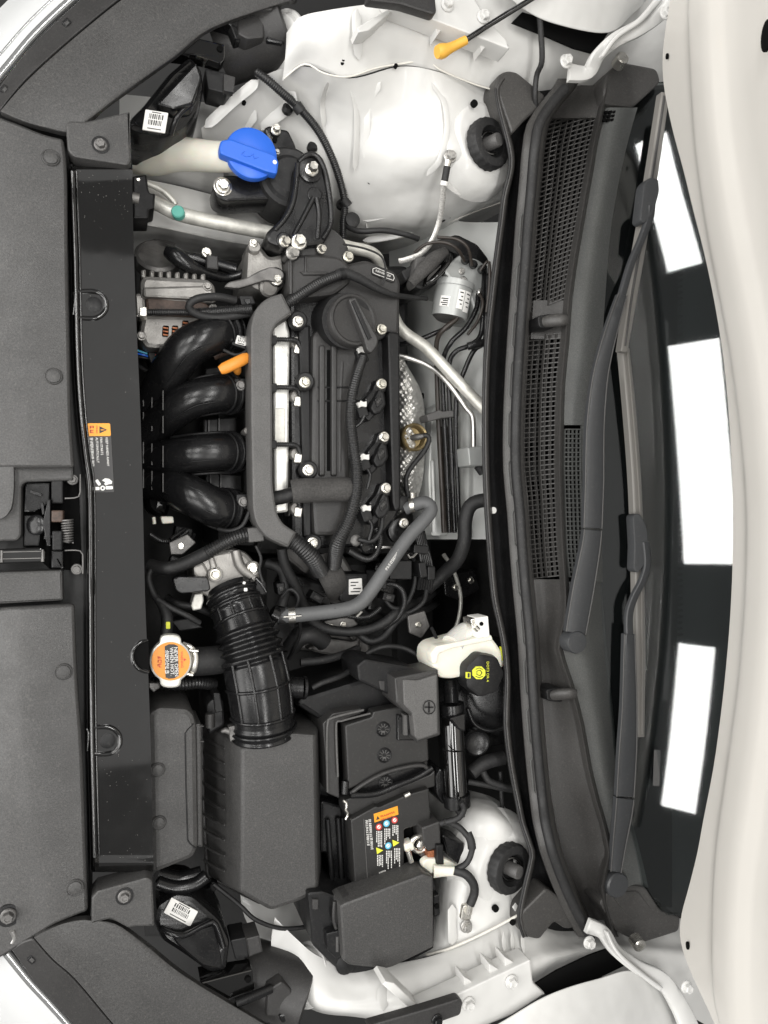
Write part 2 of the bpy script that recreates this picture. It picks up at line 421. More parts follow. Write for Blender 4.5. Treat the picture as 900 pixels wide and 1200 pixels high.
mat('milky_clear', (.80, .79, .74), .3, trans=.25, sss=.1)
mat('wiper', (.050, .052, .055), .34, grain=.12, gscale=1200, dust=.08, rvar=.05)
mat('blade', (.22, .21, .195), .42, dust=.15, rvar=.05)
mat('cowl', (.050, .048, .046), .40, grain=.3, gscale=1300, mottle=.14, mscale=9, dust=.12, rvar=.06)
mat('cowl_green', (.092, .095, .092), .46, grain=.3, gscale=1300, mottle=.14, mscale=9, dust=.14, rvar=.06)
mat('frit', (.003, .003, .0035), .5, spec=.2)
mat('dash', (.024, .0255, .0265), .8)
mat('lens', (.86, .87, .87), .12, coat=.4, trans=.35)
mat('chrome', (.72, .73, .73), .2, metal=.9)
mat('motor_grey', (.40, .41, .40), .42, metal=.35, mottle=.08, mscale=30, rvar=.06)
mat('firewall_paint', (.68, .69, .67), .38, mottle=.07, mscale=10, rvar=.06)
mat('floor', (.02, .02, .02), .7, mottle=.4, mscale=4)
def glass():
    m = bpy.data.materials.new('glass'); m.use_nodes = True; N, L = m.node_tree.nodes, m.node_tree.links; N.clear()
    o = N.new('ShaderNodeOutputMaterial'); t = N.new('ShaderNodeBsdfTransparent'); t.inputs[0].default_value = (.76, .79, .79, 1)
    g = N.new('ShaderNodeBsdfGlossy'); g.inputs['Roughness'].default_value = .03; f = N.new('ShaderNodeFresnel'); f.inputs['IOR'].default_value = 1.5
    mx = N.new('ShaderNodeMixShader'); L.new(f.outputs[0], mx.inputs[0]); L.new(t.outputs[0], mx.inputs[1]); L.new(g.outputs[0], mx.inputs[2]); L.new(mx.outputs[0], o.inputs[0])
    MAT['glass'] = m
glass()
# ================================================================ setting: floor below the car
G = 3.0
add('floor', mesh('floor', [(-G, -G, -.95), (G, -G, -.95), (G, G, -.95), (-G, G, -.95)], [(0, 1, 2, 3)]), 'floor', kind='structure')

# ================================================================ white car body (shell of the bay)
body = thing('car_body', 'cream white painted engine bay shell with inner fenders, strut towers and bulkhead', 'car body', (450, 600, -.5))
def hole(u, v, z, r, parent, sq=1.0, nm='painted_drain_hole'):  # black disc painted on the surface as a hole's dark inside
    rr = r * S(u, v, z); vs, fs = lathe_mesh([(rr, -.004), (rr, .0012), (rr * .8, .0016)], 14)
    vs = [Vector((p.x, p.y * sq, p.z)) for p in vs]
    add(nm, mesh('hole', to_axis(vs, W(u, v, z)), fs), 'void', parent)
# --- side by the washer filler (v small)
a1 = sheet('inner_fender', [
    [(236, 150, -.10), (304, 92, -.06), (356, 78, -.01), (410, 92, 0), (470, 78, .005), (520, 86, .02), (596, 112, -.03)],
    [(240, 185, -.16), (310, 140, -.11), (360, 130, -.08), (415, 140, -.05), (475, 130, -.025), (530, 135, .0), (604, 165, -.03)],
    [(245, 215, -.20), (315, 190, -.17), (365, 185, -.12), (420, 185, -.08), (480, 185, -.035), (535, 180, .0), (604, 190, -.03)],
    [(250, 240, -.24), (320, 235, -.22), (370, 230, -.17), (425, 230, -.12), (485, 225, -.08), (540, 215, -.045), (602, 213, -.06)],
    [(255, 262, -.27), (325, 280, -.27), (375, 275, -.24), (430, 275, -.20), (490, 270, -.16), (545, 250, -.13), (605, 230, -.12)],
    [(255, 272, -.42), (325, 292, -.42), (390, 298, -.42), (440, 298, -.42), (500, 290, -.38), (560, 262, -.35), (605, 240, -.3)]],
    'white_paint', body, 7, 6)
rail1 = sheet('fender_rail', [
    [(336, 38, .00), (352, 20, .03), (384, 12, .04), (440, 4, .05), (520, -4, .06), (600, -12, .07), (700, -25, .08), (880, -50, .10)],
    [(335, 60, -.005), (354, 48, .02), (388, 44, .03), (440, 38, .04), (520, 38, .05), (600, 56, .045), (690, 52, .05), (880, 20, .07)],
    [(331, 95, -.035), (357, 76, -.008), (408, 90, .003), (468, 76, .008), (518, 84, .02), (598, 108, .0), (690, 106, -.01), (880, 90, -.02)]],
    'white_paint', body, 6, 6)
sheet('frame_rail', [
    [(140, 205, -.17), (200, 216, -.18), (260, 231, -.19), (335, 250, -.21)],
    [(140, 226, -.155), (200, 238, -.165), (260, 250, -.175), (335, 268, -.19)],
    [(140, 256, -.155), (200, 266, -.165), (260, 278, -.175), (335, 290, -.19)],
    [(140, 262, -.165), (200, 272, -.175), (260, 284, -.185), (335, 294, -.20)],
    [(140, 296, -.30), (200, 300, -.30), (260, 304, -.30), (335, 308, -.30)]], 'white_paint', body, 6, 5)
sheet('headlight_panel', [
    [(140, 110, -.17), (200, 116, -.17), (262, 122, -.15)],
    [(140, 158, -.15), (200, 160, -.15), (262, 172, -.15)],
    [(140, 188, -.16), (200, 194, -.16), (262, 208, -.165)],
    [(140, 206, -.20), (200, 214, -.20), (262, 230, -.21)]], 'white_paint', body, 6, 5)
# pressed ribs, sealer seams and holes of the inner fender
def rib(pts, r, m='white_paint', nm='pressed_rib', flat=.11):
    if nm == 'pressed_rib':                                              # pressings fade out at both ends
        r *= 1.9; pts = [pts[0]] + [tuple(a * .8 + b * .2 for a, b in zip(pts[0], pts[1]))] + list(pts[1:-1]) + [tuple(a * .2 + b * .8 for a, b in zip(pts[-2], pts[-1]))] + [pts[-1]]
        r = [r * .12] + [r] * (len(pts) - 2) + [r * .12]
    tube(nm, pts, r, m, body, seg=10, step=.008, flat=flat)
rib([(333, 92, -.031), (357, 75, -.004), (380, 86, .004), (408, 90, .007), (440, 80, .009), (468, 75, .012), (500, 72, .02), (518, 83, .024), (560, 100, .016), (590, 108, .008)], .0014, 'sealer', 'sealer_seam', 1)
rib([(412, 98, -.010), (418, 130, -.038), (418, 165, -.060), (416, 200, -.088)], .0028)
rib([(446, 96, -.005), (432, 120, -.030), (430, 150, -.050), (426, 185, -.075)], .0028)
rib([(346, 108, -.045), (334, 128, -.085), (318, 140, -.105), (306, 152, -.12)], .005)
rib([(300, 130, -.098), (284, 150, -.125), (270, 168, -.15)], .005)
rib([(240, 149, -.098), (272, 120, -.075), (303, 94, -.055)], .004)
for k in range(7):
    u = 432 + k * 17; v = 266 - k * 7.2; z = -.178 + k * .014
    rib([(u - 3, v - 9, z + .022), (u + 3, v + 5, z - .012)], .0045)
rib([(425, 258, -.158), (470, 246, -.12), (520, 226, -.075), (556, 212, -.05)], .003)
rib([(425, 282, -.212), (470, 274, -.18), (530, 250, -.14), (560, 242, -.13)], .003)
for (u, v, z, r) in ((401, 74, .012, 2.2), (402, 70, .014, 2.2), (464, 77, .012, 2.4), (556, 121, .012, 4.2), (433, 213, -.098, 3.2), (286, 120, -.085, 2.4), (328, 135, -.103, 3), (520, 258, -.135, 1.6), (527, 254, -.132, 1.6)):
    hole(u, v, z, r, body)
tower1 = lathe('strut_tower', (564, 166, -.02), [(px((564, 166), r_), h) for r_, h in ((62, -.035), (58, -.012), (52, .002), (44, .010), (40, .015), (36, .016), (10, .016))], 'white_paint', body, axis=(.16, .02, 1), seg=48, ang=60)
# stepped rail details
for u0, u1 in ((418, 421), (590, 594), (606, 609)):
    rib([(u0, 10, .054), (u0, 40, .046), (u1, 70, .02)], .0035)
for (u, v, z) in ((508, 12, .068), (663, 72, .072)): bolt((u, v, z), 8, body, 'white_paint')
# cup under the headlight carrier, upper and lower corner
lathe('rail_end_cup', (338, 56, -.05), [(px((338, 56), r_), h) for r_, h in ((40, 0), (40, .004), (36, .006), (35, .014), (32, .016), (12, .016))], 'white_paint', body, axis=(-.9, -.3, .35), seg=36)
# --- side by the battery (v large)
sheet('inner_fender', [
    [(470, 930, -.30), (512, 926, -.24), (545, 926, -.15), (580, 936, -.10), (600, 955, -.10), (622, 975, -.12)],
    [(470, 960, -.26), (512, 955, -.16), (540, 950, -.06), (570, 952, -.02), (598, 966, -.01), (622, 990, -.05)],
    [(470, 1010, -.22), (505, 1005, -.12), (535, 1000, -.03), (565, 1003, .0), (600, 1010, .0), (622, 1025, -.04)],
    [(470, 1060, -.18), (505, 1058, -.08), (530, 1058, -.01), (565, 1058, .005), (598, 1048, .0), (618, 1045, -.03)],
    [(470, 1130, -.06), (500, 1120, -.03), (530, 1111, .0), (565, 1094, .015), (600, 1076, .01), (618, 1066, -.02)]], 'white_paint', body, 6, 6)
sheet('fender_rail', [
    [(322, 1075, -.09), (345, 1098, -.07), (372, 1120, -.04), (412, 1134, -.025), (470, 1129, -.01), (527, 1114, .005), (607, 1076, .005), (650, 1086, -.01), (720, 1080, -.02), (880, 1074, -.02)],
    [(318, 1110, -.08), (340, 1130, -.06), (368, 1146, -.02), (412, 1156, .0), (470, 1152, .02), (530, 1140, .03), (612, 1108, .03), (655, 1104, .02), (722, 1100, .02), (880, 1110, .02)],
    [(330, 1150, -.06), (352, 1168, -.04), (376, 1180, .0), (416, 1186, .02), (470, 1190, .035), (540, 1184, .05), (620, 1140, .055), (660, 1124, .05), (724, 1116, .05), (880, 1140, .05)],
    [(335, 1165, -.10), (356, 1178, -.08), (380, 1188, -.05), (418, 1192, -.03), (470, 1200, -.02), (540, 1210, .0), (620, 1175, .0), (660, 1150, .0), (726, 1150, .03), (880, 1230, .03)]], 'white_paint', body, 6, 6)
sheet('headlight_panel', [
    [(280, 1030, -.24), (330, 1035, -.24), (385, 1030, -.22)],
    [(285, 1070, -.22), (330, 1080, -.20), (385, 1080, -.18)],
    [(300, 1100, -.20), (335, 1115, -.17), (390, 1130, -.14)]], 'white_paint', body, 6, 6)
tower2 = lathe('strut_tower', (588, 1017, -.012), [(px((588, 1017), r_), h) for r_, h in ((62, -.035), (58, -.012), (52, .0), (44, .008), (40, .013), (36, .014), (10, .014))], 'white_paint', body, axis=(.14, -.02, 1), seg=48, ang=60)
rib([(500, 1119, -.024), (528, 1111, .006), (566, 1094, .021), (606, 1073, .027)], .0022, 'sealer', 'sealer_seam', 1)
rib([(530, 1060, -.002), (530, 1085, .006), (531, 1108, .004)], .004)
rib([(604, 1058, .018), (604, 1068, .022)], .003)
for u in (590, 600, 612): rib([(u, 1092, .026), (u + 2, 1118, .042)], .002)
rib([(449, 1152, .014), (449, 1185, .036)], .005)
hole(581, 1065, .014, 4, body); hole(601, 1081, .03, 3.4, body)
lathe('rail_end_cup', (362, 1142, -.06), [(px((362, 1142), r_), h) for r_, h in ((36, 0), (36, .004), (32, .006), (31, .014), (28, .016), (12, .016))], 'white_paint', body, axis=(-.9, .35, .35), seg=36)
# bulkhead
sheet('bulkhead', [
    [(455, 240, -.38), (505, 252, -.23), (545, 260, -.165), (600, 260, -.11)],
    [(458, 400, -.38), (500, 400, -.23), (540, 400, -.165), (600, 400, -.11)],
    [(458, 560, -.38), (500, 560, -.23), (540, 560, -.165), (600, 560, -.11)],
    [(460, 632, -.38), (500, 632, -.23), (540, 632, -.165), (600, 632, -.11)]], 'firewall_paint', body, 5, 8)
prism('bulkhead_flange', [(506, 480), (520, 468), (526, 560), (526, 628), (505, 628), (502, 560)], -.175, -.26, 'firewall_paint', body, r=4)
tube('pressed_rib', [(507, 540, -.172), (508, 590, -.172), (508, 624, -.172)], .004, 'firewall_paint', body)
hole(495, 464, -.24, 3.5, body)
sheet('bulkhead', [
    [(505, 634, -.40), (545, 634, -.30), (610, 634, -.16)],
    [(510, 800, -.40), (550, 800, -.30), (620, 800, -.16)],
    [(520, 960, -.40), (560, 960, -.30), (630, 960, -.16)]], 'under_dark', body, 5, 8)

# ================================================================ front fenders beside the bay
def fender(label, rows, br, bolts, bevelz, gap):
    f = thing('front_fender', label, 'fender', (650, br[0][1], .05))
    sheet('outer_panel', rows, 'white_paint', f, 8, 4, bev=.0015)
    prism('mounting_bracket', br, .085, .05, 'white_paint', f, bev=.003, r=3)
    for b in bolts: bolt(b, 8, f, 'white_paint')
    prism('gap_shade_plate', gap, .0745, .071, 'void', f, bev=0)  # thin black plate over the rail, painted shade of the fender gap
    return f
f1 = fender('white front fender beside the washer filler side of the bay',
    [[(590, -12, .10), (614, 10, .10), (650, 27, .10), (712, 38, .105), (742, 16, .11), (770, -12, .12)],
     [(590, -60, .13), (620, -50, .13), (660, -45, .13), (720, -40, .135), (750, -45, .14), (780, -60, .15)],
     [(570, -200, .10), (620, -200, .10), (680, -200, .10), (740, -200, .10), (780, -200, .10), (820, -200, .11)]],
    [(462, 6), (598, 58), (594, 46), (570, 20), (540, -30), (440, -30)], [(524, 6, .086), (566, 20, .086)], .06,
    [(600, 26), (612, 14), (652, 26), (714, 36), (698, 63), (672, 56), (640, 42)])
prism('stiffening_gusset', [(462, 6), (470, 4), (432, 36), (420, 38), (418, 32)], .07, .04, 'white_paint', f1, bev=.002)
for (u, v) in ((516, 37), (568, 56)): prism('bracket_fin', [(u - 6, v - 8), (u + 5, v - 6), (u - 4, v + 5)], .07, .045, 'white_paint', f1, bev=.001)
f2 = fender('white front fender beside the fuse box side of the bay',
    [[(470, 1230, .10), (560, 1212, .10), (640, 1168, .10), (700, 1148, .105), (748, 1140, .11), (790, 1185, .11), (800, 1215, .11)],
     [(470, 1290, .13), (560, 1280, .13), (640, 1260, .13), (700, 1250, .135), (750, 1250, .14), (800, 1260, .14), (820, 1280, .15)],
     [(430, 1420, .10), (540, 1420, .10), (640, 1420, .10), (720, 1420, .10), (770, 1420, .10), (830, 1420, .10), (860, 1420, .11)]],
    [(495, 1184), (622, 1124), (625, 1152), (640, 1165), (600, 1190), (540, 1215), (480, 1215)], [(549, 1176, .086), (599, 1150, .086)], .06,
    [(626, 1154), (640, 1166), (702, 1146), (740, 1128), (724, 1108), (690, 1120), (652, 1138)])
prism('stiffening_gusset', [(495, 1184), (487, 1188), (448, 1154), (452, 1150), (462, 1152)], .07, .03, 'white_paint', f2, bev=.002)
for (u, v) in ((548, 1150), (578, 1135), (596, 1127)): prism('bracket_fin', [(u - 5, v - 6), (u + 8, v + 2), (u - 4, v + 6)], .075, .045, 'white_paint', f2, bev=.001)

# ================================================================ strut mounts
def strut_mount(u, v, z, ax, label):
    t = thing('strut_mount', label, 'strut mount', (u, v, z), 'rubber strut mounts')
    k = S(u, v, z)
    lathe('rubber_cap', (u, v, z), [(29 * k, -.012), (29 * k, .003), (27.5 * k, .007), (24 * k, .0085), (18.5 * k, .008), (17 * k, -.004), (15 * k, -.008), (12 * k, -.008)], 'rubber', t, axis=ax, seg=80,
          lobes=lambda a, h: 1 + (.018 * math.cos(a * 20) if h < .005 else 0))
    tube('inner_ring', [tuple(W(u, v, z) + Vector(ax).normalized() * .005 + Vector((math.cos(a) * 13 * k, math.sin(a) * 13 * k, -.004))) for a in [2 * math.pi * i / 24 for i in range(21)]], .0028, 'gloss_black', t, seg=8, world=True)
    p = W(u, v, z)
    lathe('shaft', p, [(8 * k, -.01), (8 * k, .016), (7.2 * k, .019), (3 * k, .0195)], 'plastic_grey', t, axis=(ax[0] * 1.6, ax[1], ax[2]), seg=20, world=True)
    return t
strut_mount(574, 168, .010, (.30, .02, 1), 'black rubber strut mount on the tower beside the brake control unit')
strut_mount(598, 1018, .012, (.28, -.02, 1), 'black rubber strut mount on the tower beside the battery')
# ================================================================ cowl between bay and windscreen
def tab(t):
    def f(v):
        if v <= t[0][0]: return t[0][1]
        for i in range(len(t) - 1):
            if v <= t[i + 1][0]:
                q = [t[max(i - 1, 0)][1], t[i][1], t[i + 1][1], t[min(i + 2, len(t) - 1)][1]]
                return cr(*[(x,) for x in q], (v - t[i][0]) / (t[i + 1][0] - t[i][0]))[0]
        return t[-1][1]
    return f
x0 = tab([(88, 588), (104, 579), (140, 586), (188, 596), (230, 588), (300, 579), (400, 568), (500, 565), (600, 568), (700, 576), (760, 588), (800, 591), (850, 590), (900, 596), (965, 609), (1005, 620), (1040, 612), (1075, 606), (1098, 612)])
xs = tab([(85, 672), (108, 660), (133, 637), (171, 628), (215, 624), (258, 620), (340, 614), (451, 607), (540, 605), (582, 609), (671, 615), (760, 623), (799, 625), (893, 632), (969, 641), (1025, 657), (1075, 680), (1100, 694)])
xr = tab([(85, 716), (123, 707), (170, 697), (258, 682), (340, 669), (400, 664), (451, 659), (540, 657), (582, 658), (640, 660), (690, 664), (725, 663), (752, 656), (775, 660), (820, 676), (870, 685), (920, 695), (980, 711), (1015, 714), (1050, 706), (1100, 722)])
xp = tab([(85, 775), (123, 748), (200, 728), (267, 716), (340, 710), (400, 706), (500, 704), (600, 704), (700, 706), (780, 713), (850, 720), (900, 724), (961, 741), (1052, 768), (1100, 782)])
cowl = thing('cowl_cover', 'dark grey plastic cowl cover with slotted air grille below the windscreen', 'cowl', (640, 600, -.02))
VS = [92, 104, 120, 145, 170, 188, 205, 230, 260, 300, 350, 400, 450, 500, 550, 600, 650, 700, 730, 760, 800, 850, 900, 940, 965, 990, 1005, 1040, 1075, 1098]
def lift(v):
    a = max(0, min(1, (250 - v) / 90)); b = max(0, min(1, (v - 930) / 60)); a = max(a, b); return .034 * a * a * (3 - 2 * a)
sheet('front_flange', [[(x0(v), v, -.045 + lift(v)), (x0(v) + 1, v, .002 + lift(v)), (x0(v) + 4.5, v, .004 + lift(v)), (x0(v) + 6.5, v, .001 + lift(v)), (x0(v) + 8, v, -.03 + lift(v))] for v in VS], 'cowl', cowl, 2, 2, scol=False)
sheet('rain_channel', [[(x0(v) + 6.5, v, -.028 + lift(v)), (x0(v) + 10, v, -.036 + lift(v)), (xs(v) - 16.5, v, -.036 + lift(v)), (xs(v) - 14.5, v, -.01 + lift(v))] for v in VS], 'plastic_dark', cowl, 2, 2, scol=False)  # coloured near-black to deepen the shade in the channel
sheet('seal_flange', [[(xs(v) - 16, v, -.03 + lift(v)), (xs(v) - 15, v, .004 + lift(v)), (xs(v) - 13, v, .007 + lift(v)), (xs(v) - 7, v, .014 + lift(v)), (xs(v), v, .02 + lift(v)), (xs(v) + 7, v, .012 + lift(v)), (xs(v) + 11, v, -.02 + lift(v))] for v in VS], 'cowl', cowl, 2, 2, scol=False)
tube('seal_bead', [(xs(v) - 1, v, .021 + lift(v)) for v in VS[1:]], .0085, 'rubber', cowl, seg=12, step=.012)
tube('seal_lip', [(x0(v) + 1.5, v, .003 + lift(v)) for v in VS[1:]], .0022, 'rubber', cowl, seg=8, step=.012)
for v in range(250, 980, 58):                                           # moulded slots on the flange
    tube('moulded_slot', [(xs(v + d) - 10 + (2.5 if d in (0, 42) else 0), v + d, .0135) for d in (0, 4, 20, 38, 42)], .0009, 'cowl_green', cowl, seg=6)
disc('retaining_pin', (578, 598, -.0355), 4, 'label_white', cowl, .002)
# grille: slats and cross bars following the cowl
def gr(u, v):                                                            # grille surface height, u 0..1 across
    a, b = xs(v) + 9, xr(v) - 4
    return (a + (b - a) * u, v, -.006 + .040 * (u ** 1.3) - .010 * math.sin(math.pi * min(1, u * 2.2)) * (u < .45))
def bar(vs, fs, p, q, w, h, side):
    """thin box from p to q (plan points), w wide along 'side', h high"""
    a, b = WW(p), WW(q); s = Vector(side) * (w / 2); o = len(vs)
    for e in (a, b):
        vs += [e - s - Vector((0, 0, h)), e + s - Vector((0, 0, h)), e + s, e - s]
    fs += [(o + 3, o + 2, o + 6, o + 7), (o, o + 3, o + 7, o + 4), (o + 2, o + 1, o + 5, o + 6), (o, o + 1, o + 2, o + 3), (o + 4, o + 7, o + 6, o + 5)]
def grille(v0, v1, cols, pitch, slope=0, wide=.003):
    vs, fs = [], []
    n = int((v1 - v0) / pitch); us = cols
    for i in range(n + 1):                                               # bars across
        v = v0 + (v1 - v0) * i / n
        for a, b in zip(us, us[1:]):
            p, q = gr(a, v - slope * a), gr(b, v - slope * b); bar(vs, fs, p, q, .0018, .006, (0, 1, 0))
    for k, a in enumerate(us):                                           # bars along
        for i in range(n):
            va, vb = v0 + (v1 - v0) * i / n, v0 + (v1 - v0) * (i + 1) / n
            bar(vs, fs, gr(a, va - slope * a), gr(a, vb - slope * a), wide, .0062, (1, 0, 0))
    add('grille', mesh('grille', vs, fs, False), 'cowl', cowl, kind='stuff')
grille(141, 366, [0, .15, .28, .40, .52, .64, .76, .88, .98], 5.6, 18, .0018)
grille(394, 678, [0, .16, .34, .50, .62, .80, .97], 5.6, 4, .0020)
vs, fs = [], []
for i in range(33):
    v = 503 + i * 5.4
    bar(vs, fs, (xr(v) + 5, v, .0455), (xr(v) + 24, v, .0485), .0018, .005, (0, 1, 0))
for k in range(5):
    for i in range(32):
        v = 503 + i * 5.4
        bar(vs, fs, (xr(v) + 5 + k * 4.7, v, .0455 + k * .0007), (xr(v + 5.4) + 5 + k * 4.7, v + 5.4, .0455 + k * .0007), .0014, .0051, (1, 0, 0))
add('side_grille', mesh('side_grille', vs, fs, False), 'cowl_green', cowl, kind='stuff')
def strip(nm, fl, fr, V, m, zl, zr, mid=None, bevel=0.0):
    sheet(nm, [[(fl(v), v, zl), ((fl(v) + fr(v)) / 2, v, mid if mid is not None else (zl + zr) / 2), (fr(v), v, zr)] for v in V], m, cowl, 4, 2, skirt=.006, thick=0, bev=bevel)
strip('ridge', lambda v: xr(v) - 5, lambda v: xr(v) + 3.5, [92, 104] + VS[2:], 'cowl', .036, .040, .052)
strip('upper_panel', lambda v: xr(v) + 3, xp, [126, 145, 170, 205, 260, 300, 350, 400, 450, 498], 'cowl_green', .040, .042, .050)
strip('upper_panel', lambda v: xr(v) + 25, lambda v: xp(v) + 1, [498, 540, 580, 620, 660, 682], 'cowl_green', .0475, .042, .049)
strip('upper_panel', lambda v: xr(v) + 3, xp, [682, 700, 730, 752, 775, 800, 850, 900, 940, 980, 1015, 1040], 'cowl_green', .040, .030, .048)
strip('lower_panel', lambda v: xs(v) + 8, lambda v: xr(v) - 3, [679, 700, 730, 752, 775, 800, 850, 900, 940, 980, 1015, 1050, 1078], 'cowl', -.012, .036, .006)
strip('grille_end', lambda v: xs(v) + 8, lambda v: xr(v) - 3, [100, 112, 124, 138], 'cowl', .0, .036, .016)
strip('grille_bridge', lambda v: xs(v) + 12, lambda v: xr(v) - 3, [352, 366, 380, 397], 'cowl', -.006, .034, .010)
# little vent holes at the corner
for i in range(3):
    for j in range(3): prism('vent_slot', orect(711 + j * 4.6 - i * 1.2, 131 + i * 4.6, 3.4, 3, -10), .0482, .044, 'void', cowl, bev=0)
# corner end caps
prism('end_cap', [(708, 92, .052), (716, 80, .055), (728, 72, .058), (770, 80, .06), (775, 96, .058), (742, 126, .05), (706, 122, .05)], .055, .0, 'cowl', cowl, bev=.004, r=6)
prism('end_cap', [(716, 1040, .048), (740, 1037, .05), (757, 1040, .05), (775, 1068, .05), (798, 1075, .06), (796, 1092, .06), (752, 1106, .055), (722, 1092, .05), (702, 1058, .046)], .055, .0, 'cowl', cowl, bev=.004, r=5)
prism('end_cap', [(715, 1046, .050), (748, 1044, .052), (772, 1074, .054), (752, 1082, .053), (738, 1078, .052)], .055, .04, 'cowl', cowl, bev=.003, r=4)
prism('end_tongue', [(580, 100), (583, 88), (594, 82), (606, 84), (640, 112), (628, 130), (616, 140), (600, 158)], .034, -.02, 'cowl', cowl, bev=.004, r=5)
prism('end_tongue', [(606, 1085), (610, 1070), (640, 1040), (672, 1062), (684, 1084), (664, 1090), (650, 1080), (632, 1102), (616, 1098)], .036, -.02, 'cowl', cowl, bev=.004, r=5)
# hood bump stops / clips moulded in the ridge
for (u, v) in ((650, 376), (660, 814)):
    tube('locking_clip', [(u - 16, v + 2, .022), (u - 6, v, .036), (u + 6, v - 1, .050), (u + 13, v - 1, .050)], [.008, .0105, .0105, .009], 'cowl', cowl, seg=14, flat=.75)
    prism('clip_recess', [(u - 20, v - 6), (u - 2, v - 9), (u, v + 9), (u - 18, v + 8)], .030, -.01, 'plastic_dark', cowl, bev=.002, r=4)
# trough below the grille
prism('trough', [(xs(v) + 6, v) for v in (120, 200, 300, 400, 500, 600, 690)] + [(xp(v) - 4, v) for v in (690, 600, 500, 400, 300, 200, 120)], -.095, -.11, 'void', cowl, bev=0)
for v in range(400, 680, 47): prism('trough_rib', rect(xs(v) + 9, v, xr(v) - 2, v + 22), -.05, -.1, 'plastic_fine', cowl, bev=.002)
tube('drain_hose', [(631, 8, .10), (634, 40, .085), (635, 72, .07), (629, 88, .05), (627, 110, .04), (628, 125, .03)], .0045, 'rubber', None, seg=10, label='thin black rubber washer hose coming down from the fender gap to the cowl', cat='hose')

# ================================================================ windscreen, dashboard
NW = Vector((-.5, 0, .866))
def wz(u, v):                                                            # windscreen: leaning plane with a bulge across
    """real point of the glass in line with plan point: solve for height"""
    z = .05
    for _ in range(30):
        p = W(u, v, z); zz = .008 + .52 * (p.x - .735 - .16 * p.y * p.y)
        z += (zz - z) * .5
    return (u, v, z)
win = thing('windscreen', 'dark raked windscreen reflecting white ceiling lights above the cowl', 'windscreen', (760, 600, .03))
cols = (700, 740, 780, 820, 860, 900, 940)
rows = [[wz(u + (v - 600) ** 2 * .00012, v) for u in cols] for v in (96, 150, 260, 370, 480, 590, 700, 810, 920, 1030, 1072)]
sheet('glass', rows, 'glass', win, 4, 4, thick=.004)
def below(p, d): q = W(*p); return (q.x + d * .45, q.y, q.z - d * .9)
fr = [[below(wz(u, v), .013) for u in (700, 715, 730, 745, 760, 775, 790 + (6 if 300 < v < 900 else 0))] for v in (100, 150, 200, 260, 310, 370, 420, 480, 530, 590, 640, 700, 750, 810, 860, 920, 970, 1030, 1068)]
sheet('frit_band', fr, 'frit', win, 3, 3, thick=.001, world=True)
dsh = [[below(wz(u, v), d) for u, d in ((765, .03), (800, .045), (850, .07), (900, .10), (960, .14), (1020, .18))] for v in (100, 200, 400, 600, 800, 1000, 1062)]
sheet('dashboard', dsh, 'dash', None, 3, 3, thick=.01, world=True, label='dark grey dashboard top seen through the windscreen', cat='dashboard')
vs, fs = [], []
for k in range(62):                                                      # dotted edge of the printed band
    v = 312 + k * 7.1; p = Vector(below(wz(799.5, v), .012)); a = Vector((.0040, 0, .0021)); b = Vector((0, .0035, 0)); o = len(vs)
    vs += [p - a - b, p + a - b * .2, p + a + b * .6, p - a + b]; fs.append((o, o + 1, o + 2, o + 3))
add('frit_dots', mesh('frit_dots', vs, fs, False), 'frit', win, kind='stuff')
# ================================================================ wipers
def along(pts, n=8): return spline(pts, n)
def ribbon(name, pts, h, m, parent, bev=.0012):
    """flat arm: (u, v, z, width) along its middle"""
    sp = spline(pts, 6); L, Rr = [], []
    for i, p in enumerate(sp):
        a = Vector(sp[max(i - 1, 0)][:2]); b = Vector(sp[min(i + 1, len(sp) - 1)][:2]); d = (b - a).normalized(); n = Vector((-d.y, d.x)) * p[3] / 2
        L.append((p[0] + n.x, p[1] + n.y, p[2])); Rr.append((p[0] - n.x, p[1] - n.y, p[2]))
    rows_ = [[l, tuple((a * .8 + b * .2) for a, b in zip(l, r)), tuple((a * .2 + b * .8) for a, b in zip(l, r)), r] for l, r in zip(L, Rr)]
    rows_ = [[(r[0][0], r[0][1], r[0][2] - .0022), r[1], r[2], (r[3][0], r[3][1], r[3][2] - .0022)] for r in rows_]
    if name == 'arm':
        for e_ in (L, Rr): tube('arm_edge_highlight', [(p[0], p[1], p[2] - .0012) for p in e_[::3]], .0011, 'plastic_grey', parent, seg=6)  # lighter grey tubes painted in as highlights along both edges
    return sheet(name, rows_, m, parent, 1, 1, skirt=h, thick=0, sr=False, scol=False, bev=bev)
w1 = thing('windscreen_wiper', 'dark wiper whose round pivot cap stands beside the slotted side grille', 'wiper', (673, 752, .05), 'windscreen wipers')
lathe('pivot_cap', (673, 752, .066), [(px((673, 752), r_), h) for r_, h in ((12.5, -.016), (12.5, .006), (11.5, .009), (4, .0095))], 'wiper', w1, seg=32)
ribbon('arm', [(675, 742, .072, 23), (684, 690, .078, 24), (693, 640, .085, 21), (695, 621, .088, 20)], .010, 'wiper', w1)
ribbon('arm', [(695, 619, .090, 21), (697, 560, .094, 21), (698, 500, .098, 20), (704, 440, .102, 17), (716, 390, .106, 14), (730, 345, .108, 10)], .009, 'wiper', w1)
ribbon('arm_tip', [(729, 348, .1075, 8.5), (740, 310, .109, 8), (752, 282, .112, 8), (762, 255, .116, 9), (764, 240, .118, 9)], .005, 'wiper', w1)
prism('blade_joint', [(755, 215, .117), (762, 207, .119), (772, 210, .120), (773, 224, .120), (766, 250, .118), (756, 262, .115), (750, 258, .113)], .118, .098, 'wiper', w1, bev=.002, r=4, flat_bottom=False)
